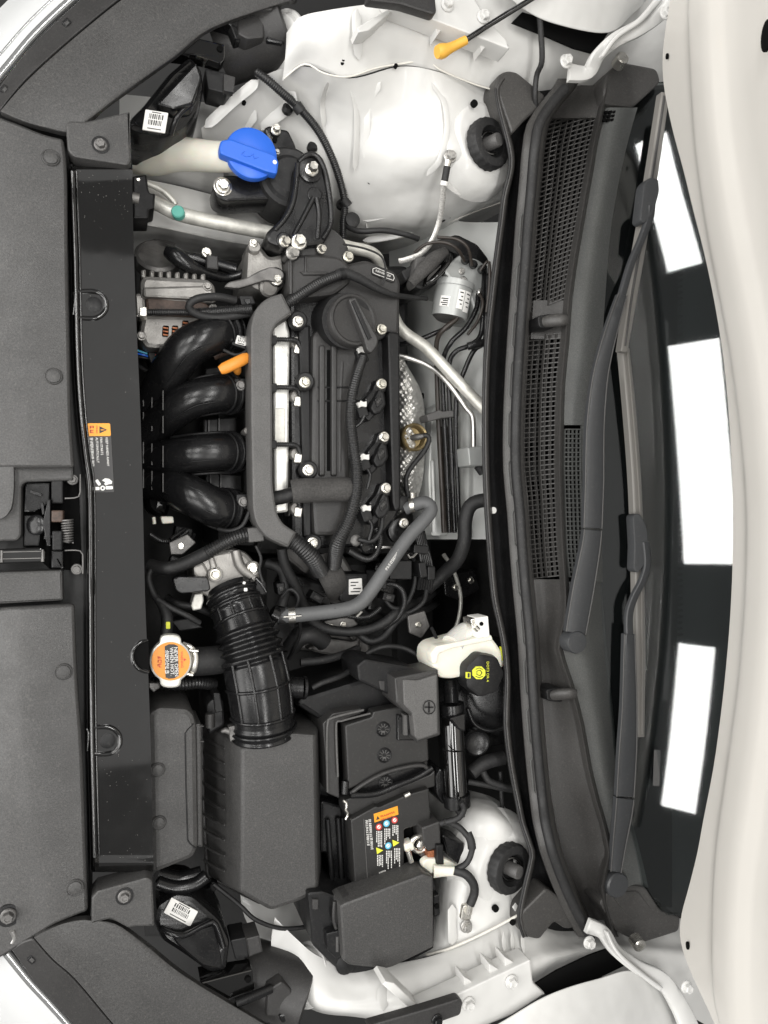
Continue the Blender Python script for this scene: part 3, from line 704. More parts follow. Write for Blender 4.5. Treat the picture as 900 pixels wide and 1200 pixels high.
ribbon('blade', [(780, 108, .094, 10), (768, 190, .096, 11), (755, 270, .098, 11), (742, 345, .098, 11), (731, 412, .098, 9)], .012, 'blade', w1)
ribbon('blade_spine', [(779, 112, .0965, 3), (767, 190, .0985, 3.4), (754, 270, .1005, 3.4), (741, 345, .1005, 3), (733, 405, .1, 2.4)], .0035, 'plastic_grey', w1)
w2 = thing('windscreen_wiper', 'dark wiper whose arm rises from the cowl corner beside the fuse box side', 'wiper', (722, 1030, .04), 'windscreen wipers')
lathe('pivot_cap', (722, 1036, .05), [(px((722, 1036), r_), h) for r_, h in ((14, -.012), (14, .004), (12.5, .007), (5, .0075))], 'wiper', w2, seg=32)
ribbon('arm', [(722, 1022, .056, 12), (726, 990, .064, 15), (731, 955, .072, 19), (733, 936, .076, 20)], .010, 'wiper', w2)
ribbon('arm', [(733, 934, .079, 20), (736, 880, .084, 20), (738, 830, .088, 17), (738, 780, .092, 14), (738, 743, .094, 12)], .009, 'wiper', w2)
ribbon('arm_tip', [(738, 746, .093, 9), (738, 720, .095, 8.5), (744, 700, .098, 8), (754, 680, .102, 8), (759, 660, .105, 8), (757, 635, .105, 8)], .005, 'wiper', w2)
prism('blade_joint', [(742, 604, .100), (750, 601, .102), (757, 614, .104), (760, 628, .104), (757, 660, .103), (748, 672, .1), (743, 668, .098), (744, 640, .1)], .1, .082, 'wiper', w2, bev=.002, r=4, flat_bottom=False)
ribbon('blade', [(733, 408, .083, 10), (740, 480, .084, 11), (746, 560, .084, 11), (749, 640, .084, 11), (751, 760, .083, 11), (751, 864, .082, 9)], .012, 'blade', w2)
ribbon('blade_spine', [(736, 412, .0855, 3), (743, 490, .0865, 3), (749, 570, .0865, 3), (752, 650, .0865, 3), (753, 760, .0855, 3), (753, 860, .0845, 3)], .0035, 'blade', w2)
prism('sticker', orect(770, 900, 7, 42, 2), wz(770, 900)[2] + .0012, wz(770, 900)[2] - .0005, 'plastic_grey', win, bev=.0004)

# ================================================================ hood: standing open, leaning over the bay
HA = R(70); HD = Vector((-math.cos(HA), 0, math.sin(HA))); HN = Vector((-math.sin(HA), 0, -math.cos(HA)))   # up the hood / inner side
HB = W(775, 80, .14)
def hood_pt(u, v, off=0.0):
    """point of the hood's inner skin in line with a plan point (camber across the car)"""
    o = Vector((0, 0, CAM_H)); d = (W(u, v, 0) - o); y = .5
    for _ in range(12):
        c = .055 * (1 - (y / .68) ** 2); B = Vector((HB.x, 0, HB.z)) - HN * c + HN * off
        s = (B - o).dot(HN) / d.dot(HN); p = o + d * s; y = p.y
    return p
def pf(u, v):
    n = hood_pt(u, v); return n
edge = tab([(-40, 790), (20, 783), (60, 777), (100, 778), (140, 786), (200, 801), (300, 826), (400, 845), (500, 855), (600, 859), (700, 857), (800, 849), (900, 836), (1000, 817), (1050, 805), (1082, 797), (1110, 800), (1150, 815), (1200, 838), (1240, 850)])
crease = tab([(-40, 838), (0, 834), (60, 823), (100, 821), (150, 821), (200, 823), (300, 838), (400, 858), (500, 872), (600, 880), (700, 878), (800, 870), (900, 856), (980, 846), (1050, 846), (1120, 858), (1240, 890)])
HV = [-40, 0, 40, 70, 100, 130, 160, 200, 250, 300, 360, 420, 480, 540, 600, 660, 720, 780, 840, 900, 960, 1000, 1040, 1070, 1095, 1120, 1150, 1200, 1240]
hrows = []
for v in HV:
    e = hood_pt(edge(v), v); c0 = hood_pt(crease(v), v)
    tc = (c0 - e).dot(HD)
    r = [e - HN * .006, e - HN * .002 - HD * .001, e + HD * .002 + HN * .001, e + HD * tc * .55 + HN * .002, e + HD * (tc - .010) + HN * .003, e + HD * tc + HN * .006, e + HD * (tc + .012) + HN * .013, e + HD * (tc + .03) + HN * .015,
         e + HD * (tc + .075) + HN * .015, e + HD * (tc + .092) + HN * .010, e + HD * (tc + .11) + HN * .004, e + HD * (tc + .2) + HN * .004, e + HD * .62 + HN * .004]
    hrows.append([tuple(p) for p in r])
hood = thing('hood', 'open cream white hood showing its inner panel behind the cowl', 'hood', (760, 600, .1))
sheet('inner_panel', hrows, 'hood_paint', hood, 2, 3, thick=.0, scol=False, world=True)
sheet('outer_skin', [[tuple(Vector(r[0]) - HN * .004), tuple(Vector(r[3]) - HN * .02), tuple(Vector(r[8]) - HN * .03), tuple(Vector(r[-1]) - HN * .03)] for r in hrows], 'white_paint', hood, 3, 2, thick=.002, world=True)
for (u, v, r, sq) in ((899, 42, 10, 1.5), (782, 66, 2.6, 1.4), (806, 1108, 3, 1.6)):
    p = hood_pt(u, v, .0035 if u < 890 else .016); k = r * .0012
    vs, fs = lathe_mesh([(k, -.001), (k, .0015), (k * .8, .002)], 18); vs = [Vector((q.x, q.y * sq, q.z)) for q in vs]
    add('painted_access_hole', mesh('hole', to_axis(vs, p, HN), fs), 'void', hood)  # black disc laid on the panel for the hole's dark inside
# hinges
def hinge(label, pts, pts2, bolts, pin):
    h = ribbon('hinge', pts, .008, 'white_paint', hood, .0015); h['label'] = label
    ribbon('upper_leaf', pts2, .006, 'white_paint', h, .002)
    for b in bolts: bolt(b, 7.5, h, 'white_paint')
    lathe('pin', pin, [(.011, -.012), (.011, .005), (.008, .007), (.004, .007)], 'zinc', h, axis=(-.1, .2 if pin[1] < 600 else -.2, 1), seg=20)
hinge('white hood hinge arm at the cowl end above the washer hose', [(668, 84, .075, 20), (690, 84, .08, 16), (702, 64, .10, 15), (722, 46, .12, 17), (752, 30, .14, 19), (782, 6, .16, 21), (800, -22, .18, 22)], [(706, 66, .112, 5), (724, 42, .132, 6), (752, 22, .15, 7), (776, -6, .17, 8)], [(663, 73, .085), (779, 16, .166)], (728, 70, .08))
hinge('white hood hinge arm at the cowl end beside the wiper corner cap', [(690, 1086, .075, 18), (708, 1094, .085, 16), (722, 1114, .10, 14), (748, 1134, .12, 16), (778, 1150, .13, 18), (800, 1184, .14, 20), (812, 1212, .15, 22)], [(712, 1092, .095, 4), (724, 1116, .115, 5), (750, 1140, .13, 6), (776, 1160, .14, 6)], [(690, 1104, .088), (804, 1156, .145)], (748, 1106, .08))
# prop rod
t = thing('hood_prop_rod', 'thin black hood prop rod with a yellow plastic end', 'prop rod', (520, 60, .055))
tube('yellow_grip', [(512, 61, .074), (518, 60, .074), (528, 56, .078), (546, 47, .084)], [.009, .011, .0075, .0065], 'amber', t, seg=14)
tube('rod', [(544, 48, .083), (580, 25, .10), (640, -12, .13), (700, -50, .16)], .0042, 'gloss_black', t, seg=10)
# ================================================================ front panels ahead of the radiator support
fc = thing('grille_cover', 'grey grained plastic panel ahead of the black crossmember, beside the washer filler side', 'cover panel', (40, 340, -.01), 'front cover panels')
sheet('panel', [[(-170, v + a * 2, -.16), (-70, v + a, -.05), (-20, v + b, -.012), (20, v + c, .004), (50, v + d, .008), (e, v + f, .008)] for v, a, b, c, d, e, f in
    ((136, -20, -6, 8, 20, 74, 26), (200, 0, 0, 0, 0, 78, 0), (300, 0, 0, 0, 0, 79, 0), (400, 0, 0, 0, 0, 81, 0), (490, 0, 0, 0, 0, 83, 0), (548, 0, 0, 0, 0, 87, 0))], 'plastic', fc, 4, 4, skirt=.014, thick=0, bev=.004)
sheet('panel_lip', [[(-70, 546, -.052), (-20, 546, -.014), (8, 546, -.001), (16, 546, .001)], [(-70, 575, -.052), (-20, 575, -.014), (8, 575, -.001), (16, 575, .001)], [(-70, 600, -.052), (-20, 604, -.014), (6, 602, -.001), (13, 596, .001)], [(-70, 610, -.054), (-20, 610, -.016), (0, 608, -.003), (6, 605, -.002)]], 'plastic', fc, 4, 3, skirt=.012, thick=0, bev=.004)
prism('recess_rim', [(-120, 545), (86, 545), (86, 563), (29, 565), (25, 570), (25, 628), (20, 634), (-120, 636)], -.012, -.035, 'plastic', fc, bev=.003, r=[0, 0, 2, 4, 4, 4, 4, 0])
for (u, v, z) in ((60, 185, .0085), (63, 441, .0085)): clip((u, v, z), 10, fc)
fd = thing('grille_cover', 'grey grained plastic panel ahead of the black crossmember, beside the radiator cap side', 'cover panel', (40, 880, -.01), 'front cover panels')
sheet('panel', [[(-170, v + a * 1.6, -.17), (-70, v + a, -.06), (-20, v + b, -.028), (14 + g, v + c, -.006), (40 + g, v + d, .007), (e, v + f, .008)] for v, a, b, c, d, e, f, g in
    ((710, 6, 4, 2, 1, 87, -2, -6), (790, 0, 0, 0, 0, 90, 0, -4), (880, 0, 0, 0, 0, 96, 0, 0), (960, 0, 0, 0, 0, 99, 0, 8), (1020, 8, 8, 4, 0, 101, 0, 18), (1068, 80, 66, 32, 16, 103, 0, 24))], 'plastic', fd, 5, 4, skirt=.014, thick=0, bev=.004)
prism('lower_lip', [(-120, 674), (73, 668), (74, 704), (-120, 714)], -.008, -.035, 'plastic', fd, bev=.003, r=2)
for (u, v, z) in ((74.5, 787, .008), (88, 1040, .0085)): clip((u, v, z), 10, fd)
bolt((10, 1073, -.012), 9, fd, 'alloy_dark'); lathe('bolt_recess', (10, 1073, -.0135), [(px((10, 1073), 13), -.004), (px((10, 1073), 13), .001), (px((10, 1073), 10), .0012)], 'plastic_dark', fd)
tube('metal_clip', [(14, 1090, -.014), (18, 1098, -.016), (15, 1104, -.018)], .004, 'steel', fd, seg=8)
# backing below the covers (dark bumper core)
prism('bumper_core', [(-90, 120), (100, 140), (105, 1090), (-90, 1120)], -.045, -.2, 'under_dark', None, bev=.003, label='black bumper core under the front cover panels', cat='bumper')

# ================================================================ hood latch
hl = thing('hood_latch', 'black hood latch with coil spring in the recess between the front panels', 'latch', (62, 610, -.04))
prism('base_plate', [(27, 566), (92, 560), (96, 668), (60, 668), (27, 640)], -.040, -.055, 'void', hl, bev=.002)
prism('side_plate', [(56, 586), (59, 585), (59, 640), (55, 640), (50, 612)], -.004, -.04, 'cast_black', hl, bev=.001)
prism('side_plate', rect(60, 598, 74, 612), -.004, -.03, 'brown', hl, bev=.002, r=2)
prism('claw', [(61, 622), (73, 622), (73, 645), (61, 645)], .002, -.03, 'plastic_dark', hl, bev=.002, r=2)
lathe('roller', (45, 615, -.02), [(.014, -.004), (.014, .006), (.011, .008), (.003, .008)], 'satin_black', hl, axis=(-.5, 0, 1))
N_ = 9; prism('spring_mount', rect(60, 645, 74, 666), -.012, -.04, 'satin_black', hl, bev=.002, r=2)
prism('spring_mount', rect(60, 562, 74, 590), -.016, -.04, 'plastic_dark', hl, bev=.002, r=2)
lathe('spring_core', (79, 622, -.02), [(.004, -.02), (.004, .006)], 'satin_black', hl)
tube('coil_spring', [(79 + 6.5 * math.cos(a), 609 + a * 27 / (2 * math.pi * N_), -.008 + .0075 * math.sin(a)) for a in [2 * math.pi * i / 10 for i in range(N_ * 10 + 1)]], .0012, 'alloy_dark', hl, seg=6, step=.0015)
prism('tongue', [(-6, 644), (48, 642), (53, 645), (53, 656), (48, 659), (-6, 661)], -.004, -.02, 'gloss_black', hl, bev=.002, r=2)
for v in (647, 655): tube('tongue_edge', [(2, v, -.003), (48, v - 1, -.003)], .0008, 'alloy_dark', hl, seg=6)
for (u0, v0) in ((50, 644), (2, 645)): tube('tongue_end', [(u0, v0, -.003), (u0, v0 + 14, -.003)], .0018, 'alloy_dark', hl, seg=6, prof=lambda t: 1 + .3 * math.sin(t * 20))
for (u, v) in ((85, 562), (90, 667)): bolt((u, v, -.022), 6.5, hl, 'alloy_dark')
for s in ((94, 556, 94, 582), (97, 646, 97, 672)):
    tube('flange_edge', [(76, s[3] + 2 if s[1] < 600 else s[1] - 1, -.02), (s[0] - 2, s[3] if s[1] < 600 else s[1], -.02), (s[0], (s[1] + s[3]) / 2, -.02), (s[0], s[1] if s[1] < 600 else s[3], -.02)], .0012, 'alloy_dark', hl, seg=6)
prism('housing', [(30, 566), (58, 566), (58, 590), (40, 600), (28, 600)], -.022, -.045, 'satin_black', hl, bev=.002)
prism('housing', [(28, 604), (50, 604), (46, 640), (28, 640)], -.024, -.045, 'plastic_dark', hl, bev=.002)
for (u, v, a) in ((42, 578, 20), (50, 596, 80), (66, 630, 10), (70, 660, 60), (54, 625, 100)): prism('lever', orect(u, v, 14, 3.4, a), -.012, -.045, 'cast_black', hl, bev=.001)

# ================================================================ radiator support crossmember
cm = thing('radiator_crossmember', 'long glossy black radiator support crossmember with warning decal', 'crossmember', (130, 600, -.05))
Lx = tab([(186, 83), (300, 87), (400, 89), (480, 93), (540, 100), (570, 104), (640, 105), (700, 105), (850, 106), (1026, 110)])
Rx = tab([(186, 155), (300, 157), (500, 165), (700, 170), (850, 176), (1026, 180)])
CV = [190, 194, 197, 201, 210, 240, 300, 357, 400, 450, 500, 540, 570, 640, 700, 765, 800, 868, 900, 950, 990, 1004, 1010, 1016, 1022]
def cmz(v):
    d = min(v - 190, 1022 - v); return -.004 + (-.012 if d < 5 else (.0016 * math.sin(min(1, (d - 5) / 12) * math.pi) if d < 17 else 0))
sheet('beam', [[(Lx(v) - 4, v, cmz(v) - .012), (Lx(v) - 1, v, cmz(v) + .001), (Lx(v) + 1.5, v, cmz(v) + .0045), (Lx(v) + 4, v, cmz(v) + .001), (Lx(v) + 6, v, cmz(v) - .0022), (Lx(v) + 24, v, cmz(v) - .0026), (Rx(v) - 24, v, cmz(v) - .0026), (Rx(v) - 7, v, cmz(v) - .0026), (Rx(v) - 3, v, cmz(v) - .0026), (Rx(v) - 1, v, cmz(v) - .0026), (Rx(v), v, cmz(v) - .0026)] for v in CV], 'gloss_black', cm, 2, 2, skirt=.05, thick=0, scol=False, ang=32)
for (u, v) in ((108, 357), (124, 868)):                                # pressed half-round hooks
    k = S(u, v, 0)
    tube('pressed_boss', [(u - 17, v - 15, -.006), (u - 6, v - 16, -.0055), (u + 6, v - 15, -.005), (u + 15, v - 8, -.005), (u + 17, v, -.005), (u + 15, v + 8, -.005), (u + 6, v + 15, -.005), (u - 6, v + 16, -.0055), (u - 17, v + 15, -.006)], .0032, 'gloss_black', cm, seg=10, flat=.8)
    disc('plug', (u + 2, v, -.0075), 9, 'plastic_dark', cm, .0014)
    tube('notch_edge', [(u - 22, v - 14, -.001), (u - 20, v - 8, .001), (u - 22, v + 12, -.001)], .0016, 'gloss_black', cm, seg=8)
tube('side_notch', [(173, 750, -.009), (164, 753, -.006), (157, 760, -.005), (155, 768, -.005), (157, 777, -.005), (164, 785, -.006), (174, 788, -.009)], .0028, 'gloss_black', cm, seg=10)
prism('notch_shade_plate', [(174, 752), (165, 755), (159, 761), (157, 768), (159, 776), (165, 783), (175, 786)], -.0055, -.04, 'void', cm, bev=0)  # black plate on the beam, shade of the cutout painted in
# decal
z = -.0061
prism('decal', [(101, 496), (129.5, 496), (134, 577), (105.5, 577)], z + .0004, z - .001, 'label_black', cm, bev=.0002, r=1)
prism('decal_header', [(101.3, 496), (129, 496), (130, 511), (102.2, 511)], z + .0009, z, 'label_orange', cm, bev=.0002, r=2)
prism('decal_mark', [(116.5, 499.5), (116.5, 508), (125.5, 503.7)], z + .0013, z, 'ink', cm, bev=0)
prism('decal_mark', [(118, 503.2), (118, 504.4), (122.6, 504), (122.6, 503.4)], z + .0016, z, 'label_orange', cm, bev=0)
glyphs((113.5, 499), 6, 1.5, 90, z + .0013, 'red', cm, 18)
glyphs((107.5, 499), 2, 4.6, 90, z + .0013, 'red', cm, 19)
for s, u, v, sz in (('KEEP HANDS AWAY', 124.8, 512.5, 3.7), ('FAN STARTS', 118.3, 512.5, 3.7), ('AUTOMATICALLY', 113.2, 512.5, 3.7)) :
    text(s, (u, v, z + .0013), sz, -87, 'label_white', cm, 'LEFT')
glyphs((107.0, 513), 9, 3.7, 87, z + .0013, 'label_white', cm, 20)
# fan-and-hand pictogram
def blob(pts, nm='decal_symbol', m='label_white', zz=z): prism(nm, pts, zz + .0014, zz, m, cm, bev=0)
blob(rounded(orect(112.5, 572.5, 8.5, 3.8, -1), 1.2)); blob(rounded(orect(128, 571.5, 8.5, 3.8, -2), 1.2)); blob(rounded(orect(115, 565.5, 7.5, 3.6, 55), 1.2))
blob([(120.3 + 2.9 * math.cos(a), 572 + 2.9 * math.sin(a)) for a in [2 * math.pi * i / 16 for i in range(16)]])
prism('decal_symbol', [(120.3 + 1.3 * math.cos(a), 572 + 1.3 * math.sin(a)) for a in [2 * math.pi * i / 12 for i in range(12)]], z + .0018, z, 'label_black', cm, bev=0)
blob([(119.5, 563), (123, 560.5), (127.5, 561), (131.5, 564), (131, 567), (127, 567.5), (124, 569), (122, 567), (123.5, 565)])
# rolled lip along the front edge
tube('rolled_lip', [(Lx(v) + 1.5, v, cmz(v) + .0035) for v in CV[3:-3]], .0030, 'gloss_black', cm, seg=12, step=.012)
tube('rolled_lip', [(Lx(v) + 6.5, v, cmz(v) - .0012) for v in CV[3:-3]], .0016, 'gloss_black', cm, seg=10, step=.012)
# end brackets
cm1 = prism('end_bracket', [(77, 146), (80, 141), (100, 142), (152, 130), (154, 188), (150, 194), (86, 184), (79, 176)], .010, -.03, 'plastic', cm, bev=.003, r=[3, 3, 0, 2, 4, 4, 6, 4])
cm2 = prism('end_bracket', [(107, 1052), (114, 1044), (172, 1028), (179, 1032), (181, 1086), (172, 1086), (160, 1086), (150, 1088), (130, 1077), (107, 1083)], .010, -.03, 'plastic', cm, bev=.003, r=[2, 2, 3, 4, 2, 0, 0, 2, 2, 2])
for (u, v) in ((118, 170), (146, 1050)):
    lathe('bolt_washer', (u, v, .0095), [(px((u, v), 10), 0), (px((u, v), 10), .0015), (px((u, v), 8.8), .0016)], 'plastic_dark', cm); bolt((u, v, .0105), 7.5, cm, 'alloy_dark')

# ================================================================ corner trims above the headlights
def trim(label, rows, edge_pts, clips, at):
    t = thing('headlight_trim', label, 'trim panel', at, 'headlight corner trims')
    sheet('panel', rows, 'plastic', t, 5, 4, skirt=.012, thick=0, bev=.003)
    sheet('outer_lip', edge_pts, 'plastic_fine', t, 4, 5, skirt=.008, thick=0, bev=.002)
    for (u, v, a) in clips:
        prism('clip_socket', orect(u, v, 9, 9, a), -.0075, -.014, 'plastic_dark', t, bev=.001, r=1.5); prism('clip_tab', orect(u + .5, v + .5, 5, 4.6, a), -.0062, -.012, 'plastic', t, bev=.0008)
    return t
trim('curved grey plastic trim over the headlight on the washer filler side', [
    [(0, 130, .004), (28, 142, .006), (56, 150, .006), (80, 155, .004), (100, 150, .004)],
    [(28, 98, .004), (54, 112, .008), (84, 126, .009), (108, 136, .008), (118, 128, .002)],
    [(62, 66, .004), (86, 78, .008), (116, 92, .010), (148, 104, .008), (156, 100, .0)],
    [(104, 30, .004), (132, 40, .008), (164, 54, .010), (198, 68, .006), (206, 64, .0)],
    [(150, -6, .004), (184, 2, .008), (214, 16, .010), (246, 32, .006), (254, 28, .0)],
    [(210, -44, .004), (240, -36, .008), (280, -24, .010), (340, -2, .006), (350, -4, .0)]],
    [[(-14, 122, -.018), (-8, 125, -.008), (0, 129, .0)], [(12, 84, -.018), (20, 89, -.008), (27, 96, .0)], [(44, 46, -.018), (54, 55, -.008), (61, 64, .0)], [(84, 8, -.018), (94, 18, -.008), (103, 28, .0)], [(120, -24, -.018), (136, -16, -.008), (149, -8, .0)], [(170, -60, -.018), (190, -52, -.008), (209, -46, .0)]],
    [(78, 26, -40), (5, 104, -48)], (120, 90, -.01))
trim('curved grey plastic trim over the headlight on the fuse box side', [
    [(40, 1099, .004), (56, 1090, .006), (76, 1082, .006), (98, 1078, .006), (112, 1080, .004)],
    [(62, 1124, .004), (86, 1112, .008), (108, 1098, .009), (132, 1083, .008), (140, 1086, .002)],
    [(88, 1147, .004), (112, 1136, .008), (138, 1124, .010), (164, 1106, .008), (172, 1108, .0)],
    [(126, 1192, .004), (150, 1176, .008), (178, 1158, .010), (206, 1140, .006), (214, 1142, .0)],
    [(160, 1232, .004), (186, 1214, .008), (218, 1194, .010), (256, 1172, .006), (264, 1174, .0)],
    [(210, 1290, .004), (240, 1270, .008), (272, 1240, .010), (312, 1206, .006), (320, 1208, .0)]],
    [[(13, 1113, -.018), (26, 1104, -.008), (39, 1100, .0)], [(38, 1148, -.018), (50, 1136, -.008), (61, 1125, .0)], [(60, 1172, -.018), (74, 1160, -.008), (87, 1148, .0)], [(94, 1210, -.018), (110, 1200, -.008), (125, 1193, .0)], [(124, 1250, -.018), (142, 1240, -.008), (159, 1233, .0)]],
    [(37, 1125, 42), (116, 1193, 44)], (140, 1120, -.01))
# ================================================================ headlights
def hexbox(name, pts, zt, zb, m, p, **k): return prism(name, pts, zt, zb, m, p, **k)
def barcode(parent, u, v, z, w, h, a, seed):
    rnd = random.Random(seed); pl = prism('barcode_label', orect(u, v, w, h, a), z, z - .002, 'label_white', parent, bev=.0003, r=1)
    c, s = math.cos(R(a)), math.sin(R(a))
    def pt(x, y): return (u + x * c - y * s, v + x * s + y * c)
    for row in (0, 1):
        x = -w * .3
        while x < w * .28:
            b = rnd.choice((.6, 1.0, 1.5)); y = -h * .22 + row * h * .3
            q = [pt(x, y - h * .12), pt(x + b, y - h * .12), pt(x + b, y + h * .12), pt(x, y + h * .12)]; prism('barcode_bar', q, z + .0003, z - .0005, 'ink', pl, bev=0); x += b + rnd.choice((.9, 1.3))
    for y, l in ((-h * .42, .4), (h * .38, .6)):
        q = [pt(-w * l / 2, y - .5), pt(w * l / 2, y - .5), pt(w * l / 2, y + .5), pt(-w * l / 2, y + .5)]; prism('barcode_text', q, z + .0003, z - .0005, 'ink', pl, bev=0)
h1 = thing('headlight', 'headlight with black housing and barcode sticker on the washer filler side', 'headlight', (190, 110, -.1), 'headlights')
hexbox('housing', [(150, 150, -.045), (152, 138, -.04), (168, 122, -.032), (198, 84, -.03), (222, 64, -.03), (236, 78, -.04), (239, 104, -.05), (233, 128, -.055), (216, 152, -.06), (192, 160, -.06), (160, 155, -.055)], -.04, -.16, 'satin_black', h1, bev=.008, r=6)
hexbox('housing_cover', [(183, 122, -.026), (204, 100, -.026), (230, 72, -.026), (237, 92, -.026), (226, 122, -.026), (204, 128, -.026)], -.026, -.06, 'satin_black', h1, bev=.003, r=4)
tube('housing_rim', [(200, 158, -.05), (206, 140, -.036), (214, 130, -.034), (226, 120, -.036), (234, 104, -.04)], .004, 'satin_black', h1, seg=8)
barcode(h1, 182, 142, -.0265, 27, 24, 9, 3)
hexbox('mounting_tab', [(198, 60, -.02), (222, 42, -.015), (264, 52, -.02), (264, 68, -.025), (258, 74, -.025), (236, 66, -.025)], -.02, -.05, 'gloss_black', h1, bev=.002, r=2)
hexbox('mounting_tab', [(246, 12, -.005), (272, 6, -.005), (300, 10, -.01), (300, 46, -.02), (276, 46, -.02), (270, 30, -.015)], -.02, -.05, 'satin_black', h1, bev=.002, r=2)
hole(258, 57, -.0195, 3.5, h1, nm='painted_screw_hole')
hexbox('connector', [(240, 80), (262, 84), (275, 92), (273, 102), (266, 110), (244, 104)], -.045, -.09, 'plastic_dark', h1, bev=.002, r=2)
hexbox('connector', [(262, 86), (276, 90), (274, 108), (262, 106)], -.038, -.05, 'plastic_fine', h1, bev=.001, r=1)
tube('lens_edge', [(-20, 112, -.03), (8, 80, -.03), (40, 42, -.03), (80, 4, -.03), (110, -20, -.03)], .006, 'chrome', h1, seg=10)
sheet('lens', [[(-60, 90, -.09), (-34, 96, -.05), (-14, 108, -.033)], [(-40, 60, -.09), (-14, 66, -.05), (10, 78, -.033)], [(-10, 20, -.09), (16, 28, -.05), (42, 40, -.033)], [(30, -20, -.09), (56, -12, -.05), (82, 2, -.033)], [(60, -50, -.09), (90, -42, -.05), (120, -30, -.033)]], 'lens', h1, 4, 4)
h2 = thing('headlight', 'headlight with black housing and barcode sticker on the fuse box side', 'headlight', (220, 1100, -.1), 'headlights')
hexbox('housing', [(180, 1082, -.055), (184, 1062, -.055), (206, 1048, -.055), (226, 1050, -.055), (258, 1078, -.045), (270, 1104, -.04), (266, 1138, -.035), (246, 1142, -.03), (212, 1118, -.03), (190, 1104, -.035)], -.04, -.16, 'satin_black', h2, bev=.008, r=6)
hexbox('housing_cover', [(200, 1094, -.03), (214, 1096, -.032), (252, 1084, -.038), (262, 1138, -.03), (236, 1132, -.025), (206, 1106, -.027)], -.03, -.06, 'satin_black', h2, bev=.003, r=4)
tube('housing_rim', [(190, 1088, -.04), (200, 1094, -.028), (216, 1096, -.028), (240, 1084, -.034), (252, 1082, -.036), (262, 1110, -.032)], .004, 'satin_black', h2, seg=8)
barcode(h2, 212, 1069, -.046, 35, 20, 28, 5)
hexbox('mounting_tab', [(234, 1152, -.01), (296, 1136, -.02), (299, 1160, -.02), (268, 1172, -.012)], -.015, -.05, 'gloss_black', h2, bev=.002, r=2)
tube('mounting_rod', [(276, 1176, -.005), (300, 1166, -.01), (318, 1158, -.015)], .007, 'satin_black', h2, seg=10)
hole(291, 1148, -.0165, 3.5, h2, nm='painted_screw_hole')
hexbox('connector', [(270, 1102), (290, 1098), (292, 1122), (276, 1126)], -.045, -.09, 'plastic_dark', h2, bev=.002, r=3)
hexbox('connector', [(288, 1100), (304, 1096), (308, 1116), (292, 1122)], -.038, -.08, 'plastic_fine', h2, bev=.002, r=1)
tube('lens_edge', [(8, 1116, -.03), (34, 1148, -.03), (58, 1174, -.03), (92, 1212, -.03)], .006, 'chrome', h2, seg=10)
sheet('lens', [[(-50, 1130, -.09), (-22, 1120, -.05), (6, 1116, -.033)], [(-30, 1168, -.09), (0, 1160, -.05), (32, 1150, -.033)], [(0, 1210, -.09), (28, 1196, -.05), (58, 1178, -.033)], [(36, 1250, -.09), (64, 1236, -.05), (94, 1216, -.033)]], 'lens', h2, 4, 4)
for pp, hh in (([(-30, 96, -.042), (2, 62, -.042), (34, 26, -.042), (74, -12, -.042)], h1), ([(0, 1128, -.042), (24, 1162, -.042), (50, 1190, -.042), (84, 1226, -.042)], h2)):
    tube('lens_seam', pp, .0022, 'chrome', hh, seg=8)
# fender liners / carriers behind the headlights
def carrier(label, at, ax, parts):
    t = thing('headlight_carrier', label, 'carrier', at, 'headlight carriers')
    k = S(*at)
    lathe('drum', at, [(38 * k, -.05), (40 * k, .0), (42 * k, .03), (41 * k, .06), (38 * k, .062), (30 * k, .063)], 'plastic_fine', t, axis=ax, seg=40)
    for q, zt, m in parts: prism('web', q, zt, zt - .06, m, t, bev=.003, r=3)
    return t
carrier('black plastic carrier end above the headlight connectors by the wheel arch', (292, 46, -.075), (.85, .3, .42), [
    ([(278, 12), (310, 12), (310, 44), (290, 46), (279, 40)], -.012, 'plastic_fine'), ([(312, 18), (334, 24), (333, 52), (312, 48)], -.018, 'satin_black'), ([(296, -6), (322, -8), (320, 12), (298, 12)], .0, 'plastic')])
carrier('black plastic carrier end by the wheel arch below the air filter box', (318, 1152, -.075), (.85, -.3, .42), [
    ([(314, 1160), (330, 1150), (342, 1160), (344, 1180), (330, 1192), (312, 1192)], -.012, 'plastic_fine'), ([(326, 1190), (350, 1184), (356, 1194), (330, 1200)], -.008, 'satin_black')])
t = thing('fender_brace', 'flat grey plastic fender brace strip with a dark screw', 'brace', (480, 1190, .07))
prism('strip', [(430, 1202), (500, 1182), (538, 1170), (543, 1174), (540, 1190), (500, 1204), (440, 1220)], .105, .09, 'plastic_fine', t, bev=.003, r=4); bolt((512, 1195, .1055), 7, t, 'satin_black')
t = thing('fender_brace', 'flat grey plastic fender brace tip beside the yellow prop rod end', 'brace', (480, 0, .07))
prism('strip', [(432, -12), (510, -8), (512, 14), (508, 17), (470, 5), (430, 0)], .105, .09, 'plastic_fine', t, bev=.003, r=4)
